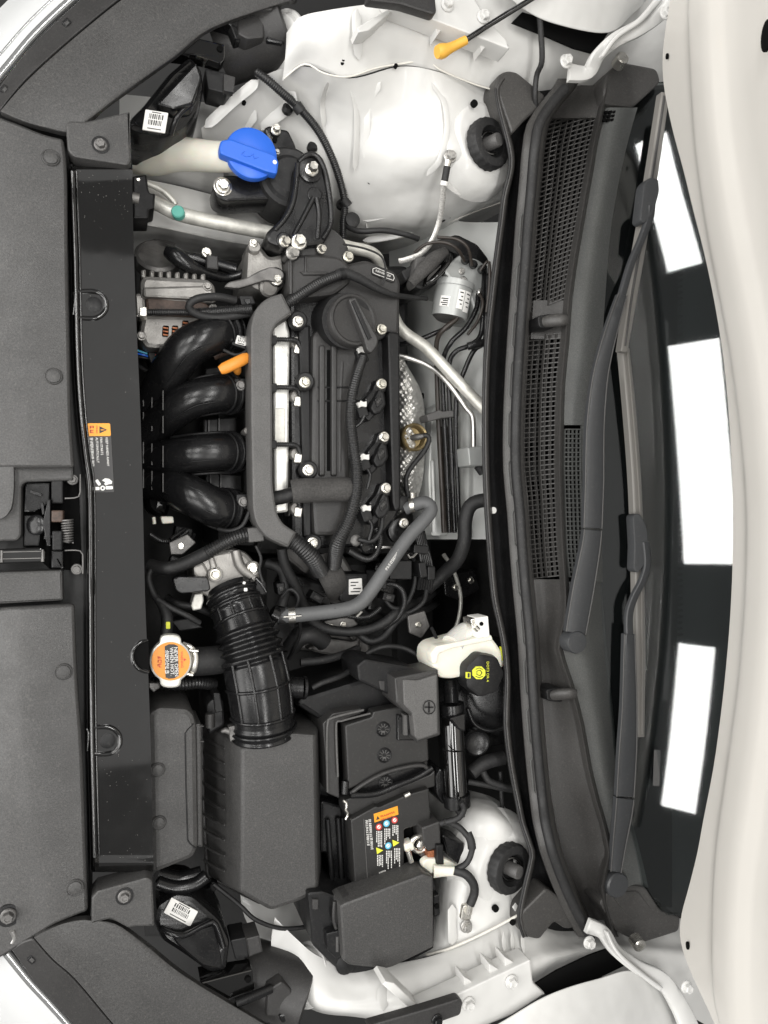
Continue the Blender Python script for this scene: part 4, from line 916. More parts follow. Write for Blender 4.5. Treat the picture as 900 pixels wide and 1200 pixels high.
# ================================================================ deep parts of the engine (mostly in shadow)
t = thing('engine_block', 'dark engine block and gearbox deep under the valve cover', 'engine', (380, 600, -.5))
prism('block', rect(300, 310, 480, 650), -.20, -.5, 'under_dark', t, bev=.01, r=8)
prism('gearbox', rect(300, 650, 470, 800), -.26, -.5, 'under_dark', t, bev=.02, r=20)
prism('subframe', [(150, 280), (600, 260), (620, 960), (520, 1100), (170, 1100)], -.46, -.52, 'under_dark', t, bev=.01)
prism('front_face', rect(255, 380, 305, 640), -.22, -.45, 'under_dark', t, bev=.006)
for (u, v, w, h, a, z) in ((360, 690, 70, 26, 20, -.235), (420, 720, 60, 30, -15, -.23), (390, 755, 90, 22, 5, -.22), (330, 740, 40, 40, 30, -.24), (450, 690, 30, 60, 10, -.21), (470, 660, 24, 40, 0, -.2), (350, 655, 40, 18, 40, -.2), (400, 665, 36, 20, 60, -.17)):
    prism('casting_lump', orect(u, v, w, h, a), z, z - .08, 'alloy_dark' if h < 24 else 'cast_black', t, bev=.006, r=6)
prism('gearbox_flange', [(358, 760), (388, 748), (415, 752), (424, 742), (422, 764), (400, 770), (372, 766)], -.20, -.26, 'alloy_dark', t, bev=.005, r=5)
bolt((376, 757, -.199), 5, t, 'alloy_dark'); bolt((415, 745, -.199), 5, t, 'alloy_dark')
rad = thing('radiator', 'black radiator behind the glossy crossmember with silver pressure cap and orange warning disc', 'radiator', (160, 700, -.4))
prism('core', rect(140, 300, 160, 1000), -.10, -.45, 'void', rad, bev=.002)

# ================================================================ valve cover
vc = thing('valve_cover', 'black plastic engine valve cover under the cable channel', 'valve cover', (405, 470, -.15))
prism('base', [(340, 346), (352, 340), (464, 338), (469, 345), (471, 592), (466, 606), (440, 640), (352, 644), (342, 630)], -.085, -.22, 'satin_black', vc, bev=.006, r=6)
prism('raised_deck', [(366, 392), (378, 380), (420, 380), (426, 400), (416, 440), (408, 500), (410, 560), (408, 600), (395, 628), (368, 628), (364, 560)], -.066, -.1, 'plastic_fine', vc, bev=.007, r=6)
for u in (378, 392): prism('deck_ridge', rect(u - 3.6, 404, u + 3.6, 558), -.0595, -.07, 'plastic_fine', vc, bev=.003, r=3)
prism('deck_groove', rect(383, 410, 387, 552), -.0655, -.07, 'void', vc, bev=0)
tube('deck_ridge', [(401, 424, -.068), (399, 470, -.068), (398, 552, -.068)], .004, 'plastic_fine', vc, seg=10, flat=.7)
for v in (454, 470): tube('deck_rib', [(372, v, -.066), (410, v, -.066)], .0016, 'plastic_dark', vc, seg=8)
prism('rear_rail', [(454, 392), (458, 388), (469, 390), (470, 596), (464, 600), (460, 590)], -.056, -.12, 'plastic_dark', vc, bev=.004, r=3)
prism('front_rail', [(350, 382), (364, 380), (366, 560), (366, 630), (356, 630)], -.075, -.12, 'plastic_dark', vc, bev=.004, r=3)
# timing end
prism('timing_cover', [(336, 304), (344, 298), (372, 297), (398, 300), (412, 312), (412, 330), (392, 346), (352, 350), (338, 346)], -.052, -.2, 'plastic_fine', vc, bev=.006, r=6)
prism('timing_cover', [(392, 312), (430, 304), (464, 318), (470, 330), (468, 392), (440, 386), (400, 352), (388, 344)], -.062, -.2, 'plastic_fine', vc, bev=.006, r=5)
prism('timing_rib', [(352, 318), (384, 318), (384, 322), (356, 322)], -.048, -.07, 'plastic_fine', vc, bev=.002)
prism('timing_rib', rect(357, 300, 360, 320), -.048, -.07, 'plastic_fine', vc, bev=.002)
tube('timing_rib', [(341, 302, -.05), (341, 345, -.05)], .003, 'plastic_fine', vc)
lathe('timing_boss', (376, 300, -.075), [(px((376, 300, -.07), 32), 0), (px((376, 300, -.07), 32), .012), (px((376, 300, -.07), 29), .017), (.004, .017)], 'plastic_fine', vc, seg=32)
pl = prism('nameplate', [(436, 314), (440, 312), (463, 322), (463, 330), (460, 331), (436, 321)], -.0585, -.065, 'label_black', vc, bev=.0008, r=1.5)
tube('nameplate_border', [(437, 315, -.058), (440, 313.5, -.058), (462, 322.5, -.058), (462, 329, -.058), (437, 320, -.058), (437, 315, -.058)], .0006, 'label_white', vc, seg=5, smooth_path=False)
glyphs((440, 316.6), 8, 2.4, 22, -.0578, 'label_white', vc, 2)
# oil filler
oc = S(412, 375, -.03)
tube('oil_filler_neck', [(396, 378, -.085), (402, 377, -.06), (408, 376, -.035)], [34 * oc, 33 * oc, 32 * oc], 'plastic_dark', vc, seg=40, step=.004)
lathe('oil_cap', (414, 375, -.030), [(31 * oc, -.012), (31 * oc, .0), (29.5 * oc, .003), (27 * oc, .0032), (25 * oc, .001), (10 * oc, .0)], 'plastic_fine', vc, axis=(.14, 0, 1), seg=48)
prism('oil_cap_grip', [(408, 350, -.016), (417, 347, -.016), (444, 397, -.016), (443, 405, -.016), (436, 414, -.018), (430, 411, -.018), (426, 396, -.016)], -.016, -.032, 'plastic_fine', vc, bev=.003, r=3)
prism('oil_cap_grip', [(412, 353, -.013), (416, 351, -.013), (436, 396, -.013), (432, 398, -.013)], -.013, -.02, 'plastic_dark', vc, bev=.001, r=1)
for (u, v, z) in ((349, 377, -.055), (357, 448, -.055), (361, 551, -.055), (366, 636, -.07)):
    lathe('grommet', (u - 1, v, z - .016), [(px((u, v, z), 11), 0), (px((u, v, z), 11), .011), (px((u, v, z), 9), .014)], 'rubber', vc, seg=20); bolt((u, v, z), 7, vc)
for (u, v, z) in ((408, 301, -.055), (376, 292, -.06)): bolt((u, v, z), 6.5, vc)
for (u, v, z) in ((474, 588, -.09),):  lathe('sensor', (470, 590, -.1), [(.013, 0), (.013, .012), (.01, .014)], 'plastic_dark', vc)
bolt((473, 613, -.085), 6, vc); lathe('boss', (466, 622, -.11), [(.022, 0), (.022, .014), (.018, .016), (.012, .016), (.011, .01)], 'cast_black', vc, seg=24)
# ignition coils
for i, (bu, bv) in enumerate(((447, 386), (447, 450), (450, 512), (452, 572))):
    c = thing('ignition_coil', ['black ignition coil half hidden by the oil filler cap', 'black ignition coil next to the oil filler cap grip', 'black ignition coil between its two neighbours on the rear edge', 'black ignition coil at the foam hose end of the valve cover'][i], 'ignition coil', (bu, bv, -.09), 'ignition coils on the valve cover')
    if i:
        prism('body', [(bu - 6, bv + 12), (bu - 2, bv + 5), (bu + 4, bv + 9), (bu + 6, bv + 24), (bu, bv + 34), (bu - 8, bv + 36), (bu - 13, bv + 28)], -.05, -.1, 'plastic_dark', c, bev=.004, r=3)
        prism('top_plate', [(bu - 8, bv + 18), (bu - 2, bv + 12), (bu + 2, bv + 22), (bu - 5, bv + 28)], -.0475, -.06, 'satin_black', c, bev=.001, r=2)
        glyphs((bu - 5, bv + 22), 3, 2.6, -50, -.0473, 'plastic_grey', c, i)
        prism('connector_neck', [(bu - 12, bv + 30), (bu - 6, bv + 36), (bu - 14, bv + 44), (bu - 20, bv + 38)], -.06, -.1, 'plastic_dark', c, bev=.003, r=2)
    prism('arm', [(bu - 6, bv - 6), (bu + 6, bv - 6), (bu + 7, bv + 8), (bu - 4, bv + 14), (bu - 16, bv + 26), (bu - 20, bv + 18), (bu - 10, bv + 6)], -.064, -.1, 'satin_black', c, bev=.003, r=3)
    bolt((bu, bv, -.063), 6.5, c)
    cu, cv = bu - 22, bv + 25
    prism('connector', orect(cu, cv + 6, 12, 16, -20), -.056, -.1, 'plastic_dark', c, bev=.002, r=2)
    prism('lock_tab', [(cu - 6, cv - 3), (cu - 2, cv - 6), (cu + 1, cv - 4), (cu + 5, cv - 5), (cu + 5, cv + 2), (cu - 1, cv + 1), (cu - 4, cv + 3)], -.051, -.06, 'label_white', c, bev=.001, r=1)
    if i: tube('lead', [(cu + 2, cv + 12, -.058), (cu + (6 if i > 1 else -2), cv + 20, -.06), (cu + (2 if i > 1 else -10), cv + (36 if i > 1 else 26), -.062)], .003, 'conduit', c, seg=8)

# ================================================================ fuel rail and injectors in front of the cover
fr_ = thing('fuel_rail', 'bright metal fuel rail strip between the cable channel and the valve cover', 'fuel rail', (330, 490, -.12))
prism('rail', [(319, 378), (336, 374), (340, 390), (338, 600), (322, 602)], -.085, -.11, 'rail_metal', fr_, bev=.004, r=3)
prism('bracket', [(338, 372), (352, 372), (356, 400), (356, 600), (338, 606)], -.10, -.13, 'alloy', fr_, bev=.003, r=3)
prism('rail_window', rounded(rect(322, 478, 334, 522), 2), -.0835, -.09, 'pipe_white', fr_, bev=.001)
for i, v in enumerate((404, 466, 533, 596)):
    lathe('injector', (346, v, -.098), [(px((346, v, -.09), 9), 0), (px((346, v, -.09), 9), .010), (px((346, v, -.09), 7), .014), (px((346, v, -.09), 4), .014)], 'alloy', fr_, seg=18)
    prism('injector_clip', orect(350, v + 4, 9, 12, 10), -.078, -.1, 'zinc', fr_, bev=.002, r=2)
    vv = v - 20 + (8 if i else 14)
    tube('injector_lead', [(319, vv, -.072), (336, vv, -.068), (348, vv + 2, -.075), (352, vv + 12, -.082)], .0042, 'conduit', fr_, seg=10, corr=.0028)
    prism('lead_boot', orect(321, vv, 7, 10, 0), -.065, -.08, 'plastic_dark', fr_, bev=.001, r=1)
bolt((348, 490, -.098), 5, fr_); bolt((348, 430, -.098), 4, fr_)
glyphs((349, 488), 9, 3.4, 90, -.0975, 'label_white', fr_, 6)
# small studs left of the channel
# ================================================================ cable channel
ch = thing('cable_channel', 'grey C-shaped plastic cable channel along the valve cover front edge', 'cable channel', (308, 490, -.08))
prism('channel', [(331, 343), (312, 349), (299, 362), (293.5, 382), (294, 500), (296, 598), (300, 614), (312, 630), (338, 642), (348, 624), (332, 614), (325, 602), (320, 570), (319, 392), (324, 380), (343, 367)], -.036, -.085, 'plastic_grey', ch, bev=.004, r=[2, 8, 8, 8, 8, 8, 8, 8, 2, 2, 8, 8, 8, 8, 6, 2])
prism('channel_foot', rect(290, 460, 300, 480), -.07, -.1, 'plastic_dark', ch, bev=.002)
t = thing('wiring_loom', 'corrugated black wiring conduit leaving the channel toward the nameplate', 'wiring', (360, 340, -.03), 'corrugated wiring conduits')
tube('conduit', [(336, 356, -.05), (352, 346, -.042), (376, 331, -.036), (398, 322, -.036)], .0088, 'conduit', t, seg=14, corr=.0036, depth=.14)
tube('sleeve', [(394, 323, -.036), (404, 320, -.036), (420, 326, -.038), (440, 337, -.045), (456, 344, -.05), (470, 347, -.06), (500, 350, -.1)], [.0085, .0085, .0075, .0065, .005, .0045, .004], 'rubber', t, seg=12)
tube('tape_band', [(398, 322, -.036), (403, 320.5, -.036)], .0096, 'plastic_dark', t, seg=14)
tube('tie_wire', [(402, 286, -.04), (430, 292, -.04), (448, 302, -.04), (452, 322, -.038), (448, 334, -.04)], .0018, 'rubber', t, seg=6)
t = thing('wiring_loom', 'thick corrugated black conduit leaving the lower end of the channel', 'wiring', (360, 650, -.08), 'corrugated wiring conduits')
tube('conduit', [(336, 628, -.056), (352, 640, -.05), (366, 654, -.055), (376, 670, -.075)], .0145, 'conduit', t, seg=16, corr=.0042, depth=.15)
tube('end_sleeve', [(378, 650, -.09), (384, 666, -.085), (392, 682, -.1), (396, 700, -.14)], [.010, .02, .022, .016], 'foam', t, seg=14, flat=.6)
t = thing('wiring_loom', 'long corrugated black conduit running over the valve cover past the coils', 'wiring', (412, 540, -.05), 'corrugated wiring conduits')
tube('conduit', [(426, 418, -.045), (419, 438, -.036), (413, 462, -.034), (411, 490, -.034), (414, 520, -.034), (418, 550, -.033), (417, 580, -.032), (408, 612, -.034), (396, 636, -.045), (391, 664, -.075)], [.0075, .0082, .0088, .009, .009, .0095, .010, .011, .0125, .0125], 'conduit', t, seg=14, corr=.0038, depth=.15)
tube('tie', [(408, 470, -.033), (415, 470, -.0245), (421, 470, -.033)], .002, 'plastic_dark', t, seg=6)
tube('branch', [(408, 645, -.07), (428, 655, -.08), (440, 650, -.085), (446, 632, -.085), (440, 618, -.08)], .0055, 'conduit', t, seg=10, corr=.0032)
tube('branch', [(420, 632, -.075), (436, 634, -.07), (446, 622, -.07), (448, 606, -.07)], .004, 'rubber', t, seg=10)
t = thing('foam_hose', 'short fat foam wrapped breather hose crossing under the conduit', 'hose', (370, 578, -.06))
tube('inner_hose', [(318, 585, -.07), (332, 582, -.065), (350, 577, -.055)], .0115, 'rubber', t, seg=16)
tube('foam_sleeve', [(342, 576, -.05), (346, 575.5, -.049), (380, 574, -.046), (406, 573.5, -.046), (412, 573.5, -.046)], [.0185, .0195, .0195, .0195, .017], 'foam', t, seg=28)

# ================================================================ intake manifold
im = thing('intake_manifold', 'black plastic intake manifold with four curved runners', 'intake manifold', (220, 520, -.2))
prism('plenum', [(166, 470), (180, 440), (196, 450), (206, 500), (206, 560), (196, 610), (172, 600)], -.15, -.32, 'satin_black', im, bev=.02, r=12)
RUN = [([(176, 478, -.17), (196, 440, -.12), (220, 408, -.09), (246, 394, -.085), (262, 388, -.10), (280, 388, -.13)], [.026, .030, .031, .030, .030, .030]),
       ([(172, 512, -.17), (198, 486, -.13), (226, 468, -.105), (252, 462, -.10), (268, 461, -.11), (288, 462, -.14)], [.026, .029, .0295, .0295, .0295, .0295]),
       ([(172, 538, -.17), (200, 536, -.13), (228, 532, -.105), (254, 530, -.10), (270, 530, -.11), (290, 530, -.14)], [.026, .029, .0295, .0295, .0295, .0295]),
       ([(174, 566, -.17), (200, 570, -.13), (224, 580, -.105), (250, 594, -.10), (266, 597, -.11), (288, 598, -.14)], [.026, .029, .031, .031, .030, .030])]
for p, r in RUN:
    q = tube('runner', p, r, 'satin_black', im, seg=32, step=.006)
    b = spline(p, 6); e = b[24]
    d = (W(*b[25]) - W(*b[23])).normalized()
    lathe('runner_flange', tuple(W(*e)), [(.031, -.004), (.0345, -.003), (.0345, .003), (.031, .004), (.02, .004)], 'satin_black', im, axis=d, seg=36, world=True)
    for ti, sc in ((22, 1.03), (24, 1.10), (26, 1.03)):
        c0 = W(*b[ti]); dd = (W(*b[ti + 1]) - W(*b[ti - 1])).normalized(); nn = dd.cross(Vector((0, 0, 1))).normalized(); ww = nn.cross(dd); rr_ = r[4] * sc
        tube('runner_rim', [tuple(c0 + nn * (rr_ * math.sin(f)) + ww * (rr_ * math.cos(f))) for f in [-1.9 + .2 * q_ for q_ in range(20)]], .0026 if sc > 1.05 else .0018, 'plastic_dark', im, seg=8, world=True)
    side = spline([(x, y - 23, z - .006) for x, y, z in p[1:5]], 4); tube('seam', side, .0026, 'plastic_dark', im, seg=8)
    side = spline([(x + (0), y + (24 if y > 500 else 22), z - .004) for x, y, z in p[1:5]], 4); tube('seam', side, .0028, 'plastic_dark', im, seg=8)
for (v0, v1) in ((455, 478), (485, 505), (520, 545), (552, 574)):
    for u, zr in ((168, -.136), (178, -.122), (191, -.098)): tube('rib', [(u, v0 + (u - 178) * .2, zr), (u, v1 + (u - 178) * .2, zr)], .0011, 'plastic_grey', im, seg=6, smooth_path=False)
for (a, b) in (((238, 500), (278, 498)), ((240, 562), (284, 566)), ((240, 440), (280, 436))):
    prism('cross_web', [(a[0], a[1] - 9), (b[0], b[1] - 10), (b[0], b[1] + 10), (a[0], a[1] + 9)], -.16, -.22, 'plastic_dark', im, bev=.003, r=2)
for (u, v) in ((244, 500), (256, 498), (246, 562), (258, 564)): prism('web_fin', rect(u, v - 8, u + 1.6, v + 8), -.15, -.17, 'plastic_fine', im, bev=0)
for (u, v) in ((282, 452), (285, 588)): prism('lug', rect(u - 8, v - 9, u + 12, v + 9), -.085, -.12, 'plastic_dark', im, bev=.002, r=2); bolt((u, v, -.083), 6, im, 'alloy_dark')
for v in (398, 505): lathe('stud', (290, v, -.08), [(.006, -.03), (.006, .004), (.004, .006)], 'alloy', im, seg=12)
barcode(im, 283, 399, -.0765, 13, 10, 14, 8)
prism('label_block', [(270, 388), (296, 396), (296, 412), (272, 404)], -.078, -.12, 'plastic_dark', im, bev=.002)
tube('runner_gasket', [(250, 418, -.12), (262, 412, -.118), (272, 410, -.12)], .007, 'brown', im, seg=8)
t = thing('oil_dipstick', 'orange plastic oil dipstick handle between the intake runners', 'dipstick', (276, 430, -.12))
tube('handle', [(258, 434, -.06), (262, 432, -.058), (275, 426, -.056), (287, 420, -.058), (291, 418, -.06)], [.0068, .0088, .0092, .0088, .0068], 'orange', t, seg=14, flat=.7)
tube('stem', [(276, 428, -.06), (278, 434, -.075), (279, 437, -.10)], [.008, .0065, .004], 'orange', t, seg=12)

# ================================================================ alternator and drive parts
al = thing('alternator', 'cast aluminium alternator with brown stator band below the refrigerant pipe', 'alternator', (205, 360, -.25))
prism('front_housing', [(163, 330), (168, 322), (244, 326), (253, 334), (254, 356), (212, 354), (164, 350)], -.105, -.26, 'alloy', al, bev=.008, r=5)
prism('front_housing_step', [(167, 336), (240, 334), (250, 340), (252, 352), (168, 348)], -.099, -.12, 'alloy', al, bev=.004, r=4)
for k in range(8): prism('fin', [(165 + k * 10, 316 + k * .7), (171 + k * 10, 315 + k * .7), (171 + k * 10, 325 + k * .7), (165 + k * 10, 325 + k * .7)], -.112, -.16, 'alloy', al, bev=.003, r=2)
prism('stator', [(170, 346), (236, 352), (246, 358), (246, 372), (172, 368)], -.108, -.26, 'brown', al, bev=.004, r=3)
prism('rear_housing', [(166, 368), (240, 370), (250, 378), (244, 400), (232, 412), (170, 408), (162, 392)], -.112, -.26, 'alloy', al, bev=.008, r=6)
prism('side_lug', [(156, 344), (170, 342), (172, 372), (158, 372)], -.11, -.2, 'alloy', al, bev=.005, r=4)
for (u, v) in ((194, 388), (205, 388), (217, 382)):
    prism('cooling_slot', orect(u, v, 7.5, 13, 4), -.1105, -.118, 'void', al, bev=0, r=2)
    for k in range(3): tube('winding', [(u - 3, v - 4 + k * 4, -.110), (u + 3, v - 3 + k * 4, -.110)], .0016, 'copper', al, seg=6)
for (u, v) in ((166, 394), (243, 336), (250, 362)): bolt((u, v, -.1), 5.5, al, 'alloy')
tube('pulley', [(176, 306, -.20), (186, 302, -.20), (200, 306, -.20)], .030, 'alloy_dark', al, seg=32)
t = thing('engine_sensor_plug', 'small black plug with blue wires under the alternator', 'connector', (176, 418, -.16))
prism('plug', [(172, 412), (186, 412), (188, 424), (176, 426)], -.14, -.2, 'plastic_dark', t, bev=.002, r=2)
for k in range(3): tube('wire', [(160, 410 + k * 4, -.145), (168, 413 + k * 3, -.14), (175, 415 + k * 3, -.145)], .0016, 'sky_blue' if k == 0 else ('blue' if k == 1 else 'rubber'), t, seg=6)
for v in (416, 420): disc('pin', (183, v, -.139), 1.4, 'red', t, .001)
t = thing('belt_tensioner', 'black belt tensioner arm beside the aluminium engine bracket', 'tensioner', (240, 305, -.2))
tube('arm', [(196, 294, -.12), (206, 300, -.115), (222, 312, -.115), (236, 318, -.12), (262, 326, -.13), (280, 322, -.13), (296, 318, -.13)], [.010, .014, .012, .009, .007, .007, .010], 'satin_black', t, seg=14)
tube('damper', [(212, 300, -.13), (240, 306, -.13), (276, 316, -.13)], .0095, 'satin_black', t, seg=16)
prism('bracket', [(242, 298), (256, 300), (256, 316), (243, 314)], -.105, -.15, 'plastic_fine', t, bev=.002, r=1); bolt((242, 296, -.112), 6, t, 'zinc')
lathe('idler', (184, 300, -.15), [(.035, -.02), (.035, .0), (.03, .004), (.028, -.002), (.01, -.002)], 'alloy_dark', t, axis=(0, .55, 1), seg=36)
t = thing('engine_bracket', 'cast aluminium engine bracket under the mount bolts', 'bracket', (305, 315, -.15))
prism('post', [(290, 290), (296, 284), (303, 284), (310, 292), (316, 300), (334, 296), (338, 330), (322, 342), (300, 340), (288, 330)], -.078, -.22, 'alloy', t, bev=.008, r=5)
lathe('boss', (297, 292, -.08), [(px((297, 292, -.07), 8), -.05), (px((297, 292, -.07), 7.5), .012), (px((297, 292, -.07), 6), .014)], 'alloy', t, seg=20); bolt((297, 285, -.066), 5, t)
prism('stay_plate', [(262, 336), (268, 330), (288, 326), (304, 317), (318, 312), (331, 316), (334, 324), (326, 331), (312, 328), (296, 333), (280, 338)], -.058, -.066, 'alloy_dark', t, bev=.002, r=4)
lathe('bolt_boss', (323, 325, -.072), [(.015, -.01), (.015, .004), (.012, .006)], 'cast_black', t); bolt((324, 328, -.066), 7, t)
lathe('sleeve', (314, 336, -.08), [(.016, -.03), (.016, .006), (.012, .009), (.009, .009)], 'alloy', t, axis=(.2, -.4, 1))
t = thing('wiring_loom', 'thin corrugated conduit looping over the alternator', 'wiring', (230, 365, -.08), 'corrugated wiring conduits')
tube('conduit', [(166, 366, -.09), (190, 366, -.082), (216, 366, -.082), (240, 366, -.076), (270, 364, -.07), (296, 362, -.06)], [.0055, .0056, .0056, .0078, .0085, .0085], 'conduit', t, seg=12, corr=.0032, depth=.14)
tube('loop', [(296, 366, -.07), (262, 372, -.07), (236, 370, -.068), (222, 362, -.065), (224, 354, -.06), (236, 349, -.058), (256, 348, -.058), (276, 352, -.065)], .0062, 'rubber', t, seg=12)
prism('plug', [(280, 346), (296, 346), (300, 356), (284, 360)], -.065, -.1, 'plastic_dark', t, bev=.002, r=2); prism('plug', [(286, 350), (294, 350), (294, 356), (288, 356)], -.062, -.07, 'satin_black', t, bev=.001)
prism('bracket_tab', [(164, 360), (172, 360), (172, 370), (164, 370)], -.08, -.12, 'zinc', t, bev=.001)

# ================================================================ engine mount
em = thing('engine_mount', 'black cast engine mount arm beside the blue washer cap', 'engine mount', (350, 240, -.15))
lathe('rubber_bush', (336, 214, -.10), [(px((336, 214, -.08), r_), h) for r_, h in ((36, -.06), (37, .01), (35, .022), (31, .026), (25, .024), (20, .03), (8, .03))], 'rubber', em, seg=48)
prism('arm', [(352, 182), (366, 178), (378, 186), (386, 208), (391, 244), (390, 268), (380, 286), (352, 290), (330, 290), (313, 284), (312, 272), (330, 256), (340, 238), (344, 214), (346, 194)], -.045, -.13, 'cast_black', em, bev=.006, r=7)
tube('raised_rim', [(350, 190, -.044), (358, 183, -.042), (367, 181, -.042), (376, 189, -.042), (383, 210, -.042), (388, 244, -.042), (387, 264, -.044), (378, 280, -.046)], .0045, 'cast_black', em, seg=10)
tube('raised_rim', [(349, 192, -.044), (347, 214, -.043), (343, 238, -.043), (334, 256, -.045), (322, 270, -.047)], .0045, 'cast_black', em, seg=10)
tube('web', [(367, 232, -.042), (358, 250, -.044), (344, 276, -.046)], .0042, 'cast_black', em, seg=10); tube('web', [(371, 232, -.042), (374, 252, -.044), (372, 280, -.046)], .0042, 'cast_black', em, seg=10)
lathe('boss', (368, 229, -.046), [(px((368, 229), 9), 0), (px((368, 229), 9), .004), (px((368, 229), 8), .005)], 'cast_black', em)
glyphs((379, 224), 4, 5, 84, -.0435, 'plastic_fine', em, 5)
lathe('washer', (363, 200, -.044), [(.019, 0), (.019, .003), (.015, .004)], 'satin_black', em); bolt((365, 199, -.038), 8, em, tall=1.4)
prism('side_arm', [(250, 214), (258, 206), (272, 204), (300, 210), (320, 216), (320, 234), (300, 234), (264, 236), (252, 230)], -.085, -.14, 'satin_black', em, bev=.004, r=6)
lathe('washer', (261, 219, -.085), [(.0145, 0), (.0145, .002), (.012, .003)], 'zinc', em); bolt((261, 219, -.082), 9, em)
prism('upper_arm', [(309, 150), (316, 146), (326, 150), (338, 152), (346, 168), (350, 182), (334, 186), (322, 186), (318, 170)], -.078, -.14, 'satin_black', em, bev=.004, r=4)
bolt((323, 153, -.074), 6, em, tall=1.3); hole(322, 164, -.0765, 3, em, nm='painted_screw_hole'); bolt((325, 178, -.076), 3.4, em)
for (u, v, z, r) in ((333, 283, -.040, 7), (350, 284, -.036, 9.5), (342, 297, -.04, 8), (376, 292, -.05, 6)): bolt((u, v, z), r, em, axis=(.3, -.1, 1) if r < 9 else (0, 0, 1), tall=1.0)
lathe('bolt_boss', (331, 284, -.055), [(.012, -.02), (.012, .012), (.010, .014)], 'cast_black', em); lathe('bolt_boss', (341, 299, -.06), [(.0125, -.02), (.0125, .018), (.011, .02)], 'cast_black', em)
# ================================================================ washer filler, refrigerant pipes
t = thing('washer_filler', 'milky washer fluid filler neck with bright blue cap', 'washer filler', (250, 190, -.15))
tube('neck', [(150, 172, -.20), (182, 178, -.16), (206, 180, -.13), (232, 182, -.105), (256, 184, -.085), (280, 183, -.068)], [.045, .036, .027, .024, .023, .023], 'milky', t, seg=28)
bc = S(294, 182, -.05)
lathe('cap', (294, 182, -.060), [(30 * bc, -.004), (30.5 * bc, .004), (29.5 * bc, .008), (27 * bc, .0095), (10 * bc, .0105)], 'blue', t, axis=(.0, .0, 1), seg=56)
prism('cap_handle', [(257, 171), (259, 164), (270, 162), (322, 181), (327, 189), (325, 204), (312, 201), (268, 184), (258, 180)], -.042, -.060, 'blue', t, bev=.003, r=3, flat_bottom=False)
for (u, v, r_) in ((290, 180, 7), (299, 184, 4)):
    tube('cap_emblem', [(u + r_ * math.cos(a), v + r_ * .5 * math.sin(a), -.0418) for a in [2 * math.pi * i / 12 for i in range(9)]], .0006, 'blue', t, seg=6)
disc('cap_dot', (322, 190, -.0418), 2.5, 'label_white', t, .0006)  # small white dot on the cap handle
t = thing('refrigerant_pipe', 'dull aluminium refrigerant pipe with a teal service cap', 'pipe', (240, 256, -.14))
tube('pipe', [(170, 233, -.125), (186, 240, -.12), (208, 250, -.115), (240, 258, -.118), (280, 266, -.122), (322, 274, -.13)], [.011, .011, .0115, .0115, .0115, .0115], 'pipe_white', t, seg=18)
prism('clamp_block', [(155, 206), (172, 204), (174, 222), (176, 226), (182, 226), (181, 244), (174, 246), (174, 256), (156, 256)], -.095, -.15, 'plastic_dark', t, bev=.003, r=2)
tube('pipe_collar', [(155, 232, -.098), (163, 234, -.098)], .009, 'alloy', t, seg=16)
disc('clamp_screw', (162, 211, -.0945), 2, 'zinc', t, .002)
lathe('service_cap', (209, 250, -.104), [(px((209, 250, -.1), 7.6), -.004), (px((209, 250, -.1), 7.6), .006), (px((209, 250, -.1), 6.4), .008), (.001, .0085)], 'teal', t, axis=(-.25, .1, 1), seg=28)
tube('thin_pipe', [(170, 214, -.14), (188, 222, -.14), (200, 232, -.14), (206, 240, -.14)], .005, 'pipe_white', t, seg=10)
t = thing('refrigerant_pipe', 'pale refrigerant pipe running behind the valve cover to the bulkhead', 'pipe', (520, 430, -.16))
tube('pipe', [(380, 282, -.10), (410, 290, -.10), (438, 298, -.105), (448, 320, -.13), (466, 380, -.135), (500, 408, -.11), (532, 442, -.09), (566, 478, -.07), (600, 510, -.05)], [.0105] * 9, 'pipe_white', t, seg=16)
t = thing('coolant_line', 'thin silver metal line bending to the bulkhead fitting', 'pipe', (520, 450, -.15))
tube('pipe', [(462, 416, -.14), (480, 420, -.13), (504, 430, -.12), (524, 448, -.10), (546, 478, -.085), (554, 490, -.08), (555, 525, -.075)], .0046, 'steel', t, seg=12)
prism('fitting', [(548, 524), (570, 522), (572, 546), (550, 546)], -.06, -.12, 'motor_grey', t, bev=.003, r=2); tube('nozzle', [(560, 546, -.075), (566, 554, -.075)], .008, 'rubber', t)

# ================================================================ wiring on the inner fender
t = thing('wiring_loom', 'black corrugated conduit curving down the white inner fender', 'wiring', (380, 180, -.1), 'corrugated wiring conduits')
tube('conduit', [(300, 84, -.045), (314, 94, -.042), (332, 110, -.05), (350, 126, -.065), (372, 152, -.085), (388, 182, -.10), (399, 214, -.115), (404, 240, -.13), (402, 262, -.14), (402, 284, -.15)], .0068, 'conduit', t, seg=12, corr=.0034, depth=.12)
for (u, v, z) in ((350, 127, -.064), (405, 238, -.128)): tube('tape', [(u - 3, v - 4, z), (u + 3, v + 4, z - .002)], .0088, 'rubber', t, seg=12)
for (u, v, z) in ((337, 128, -.08), (366, 173, -.11), (400, 240, -.14)): lathe('fixing_clip', (u, v, z), [(.009, -.004), (.009, .004), (.005, .008)], 'plastic_dark', t, seg=12)
tube('branch', [(404, 262, -.14), (412, 268, -.13), (424, 271, -.12), (450, 270, -.11), (476, 275, -.105), (490, 280, -.11)], .005, 'rubber', t, seg=10)
lathe('grommet', (413, 258, -.13), [(.013, -.004), (.013, .003), (.009, .005)], 'rubber', t)
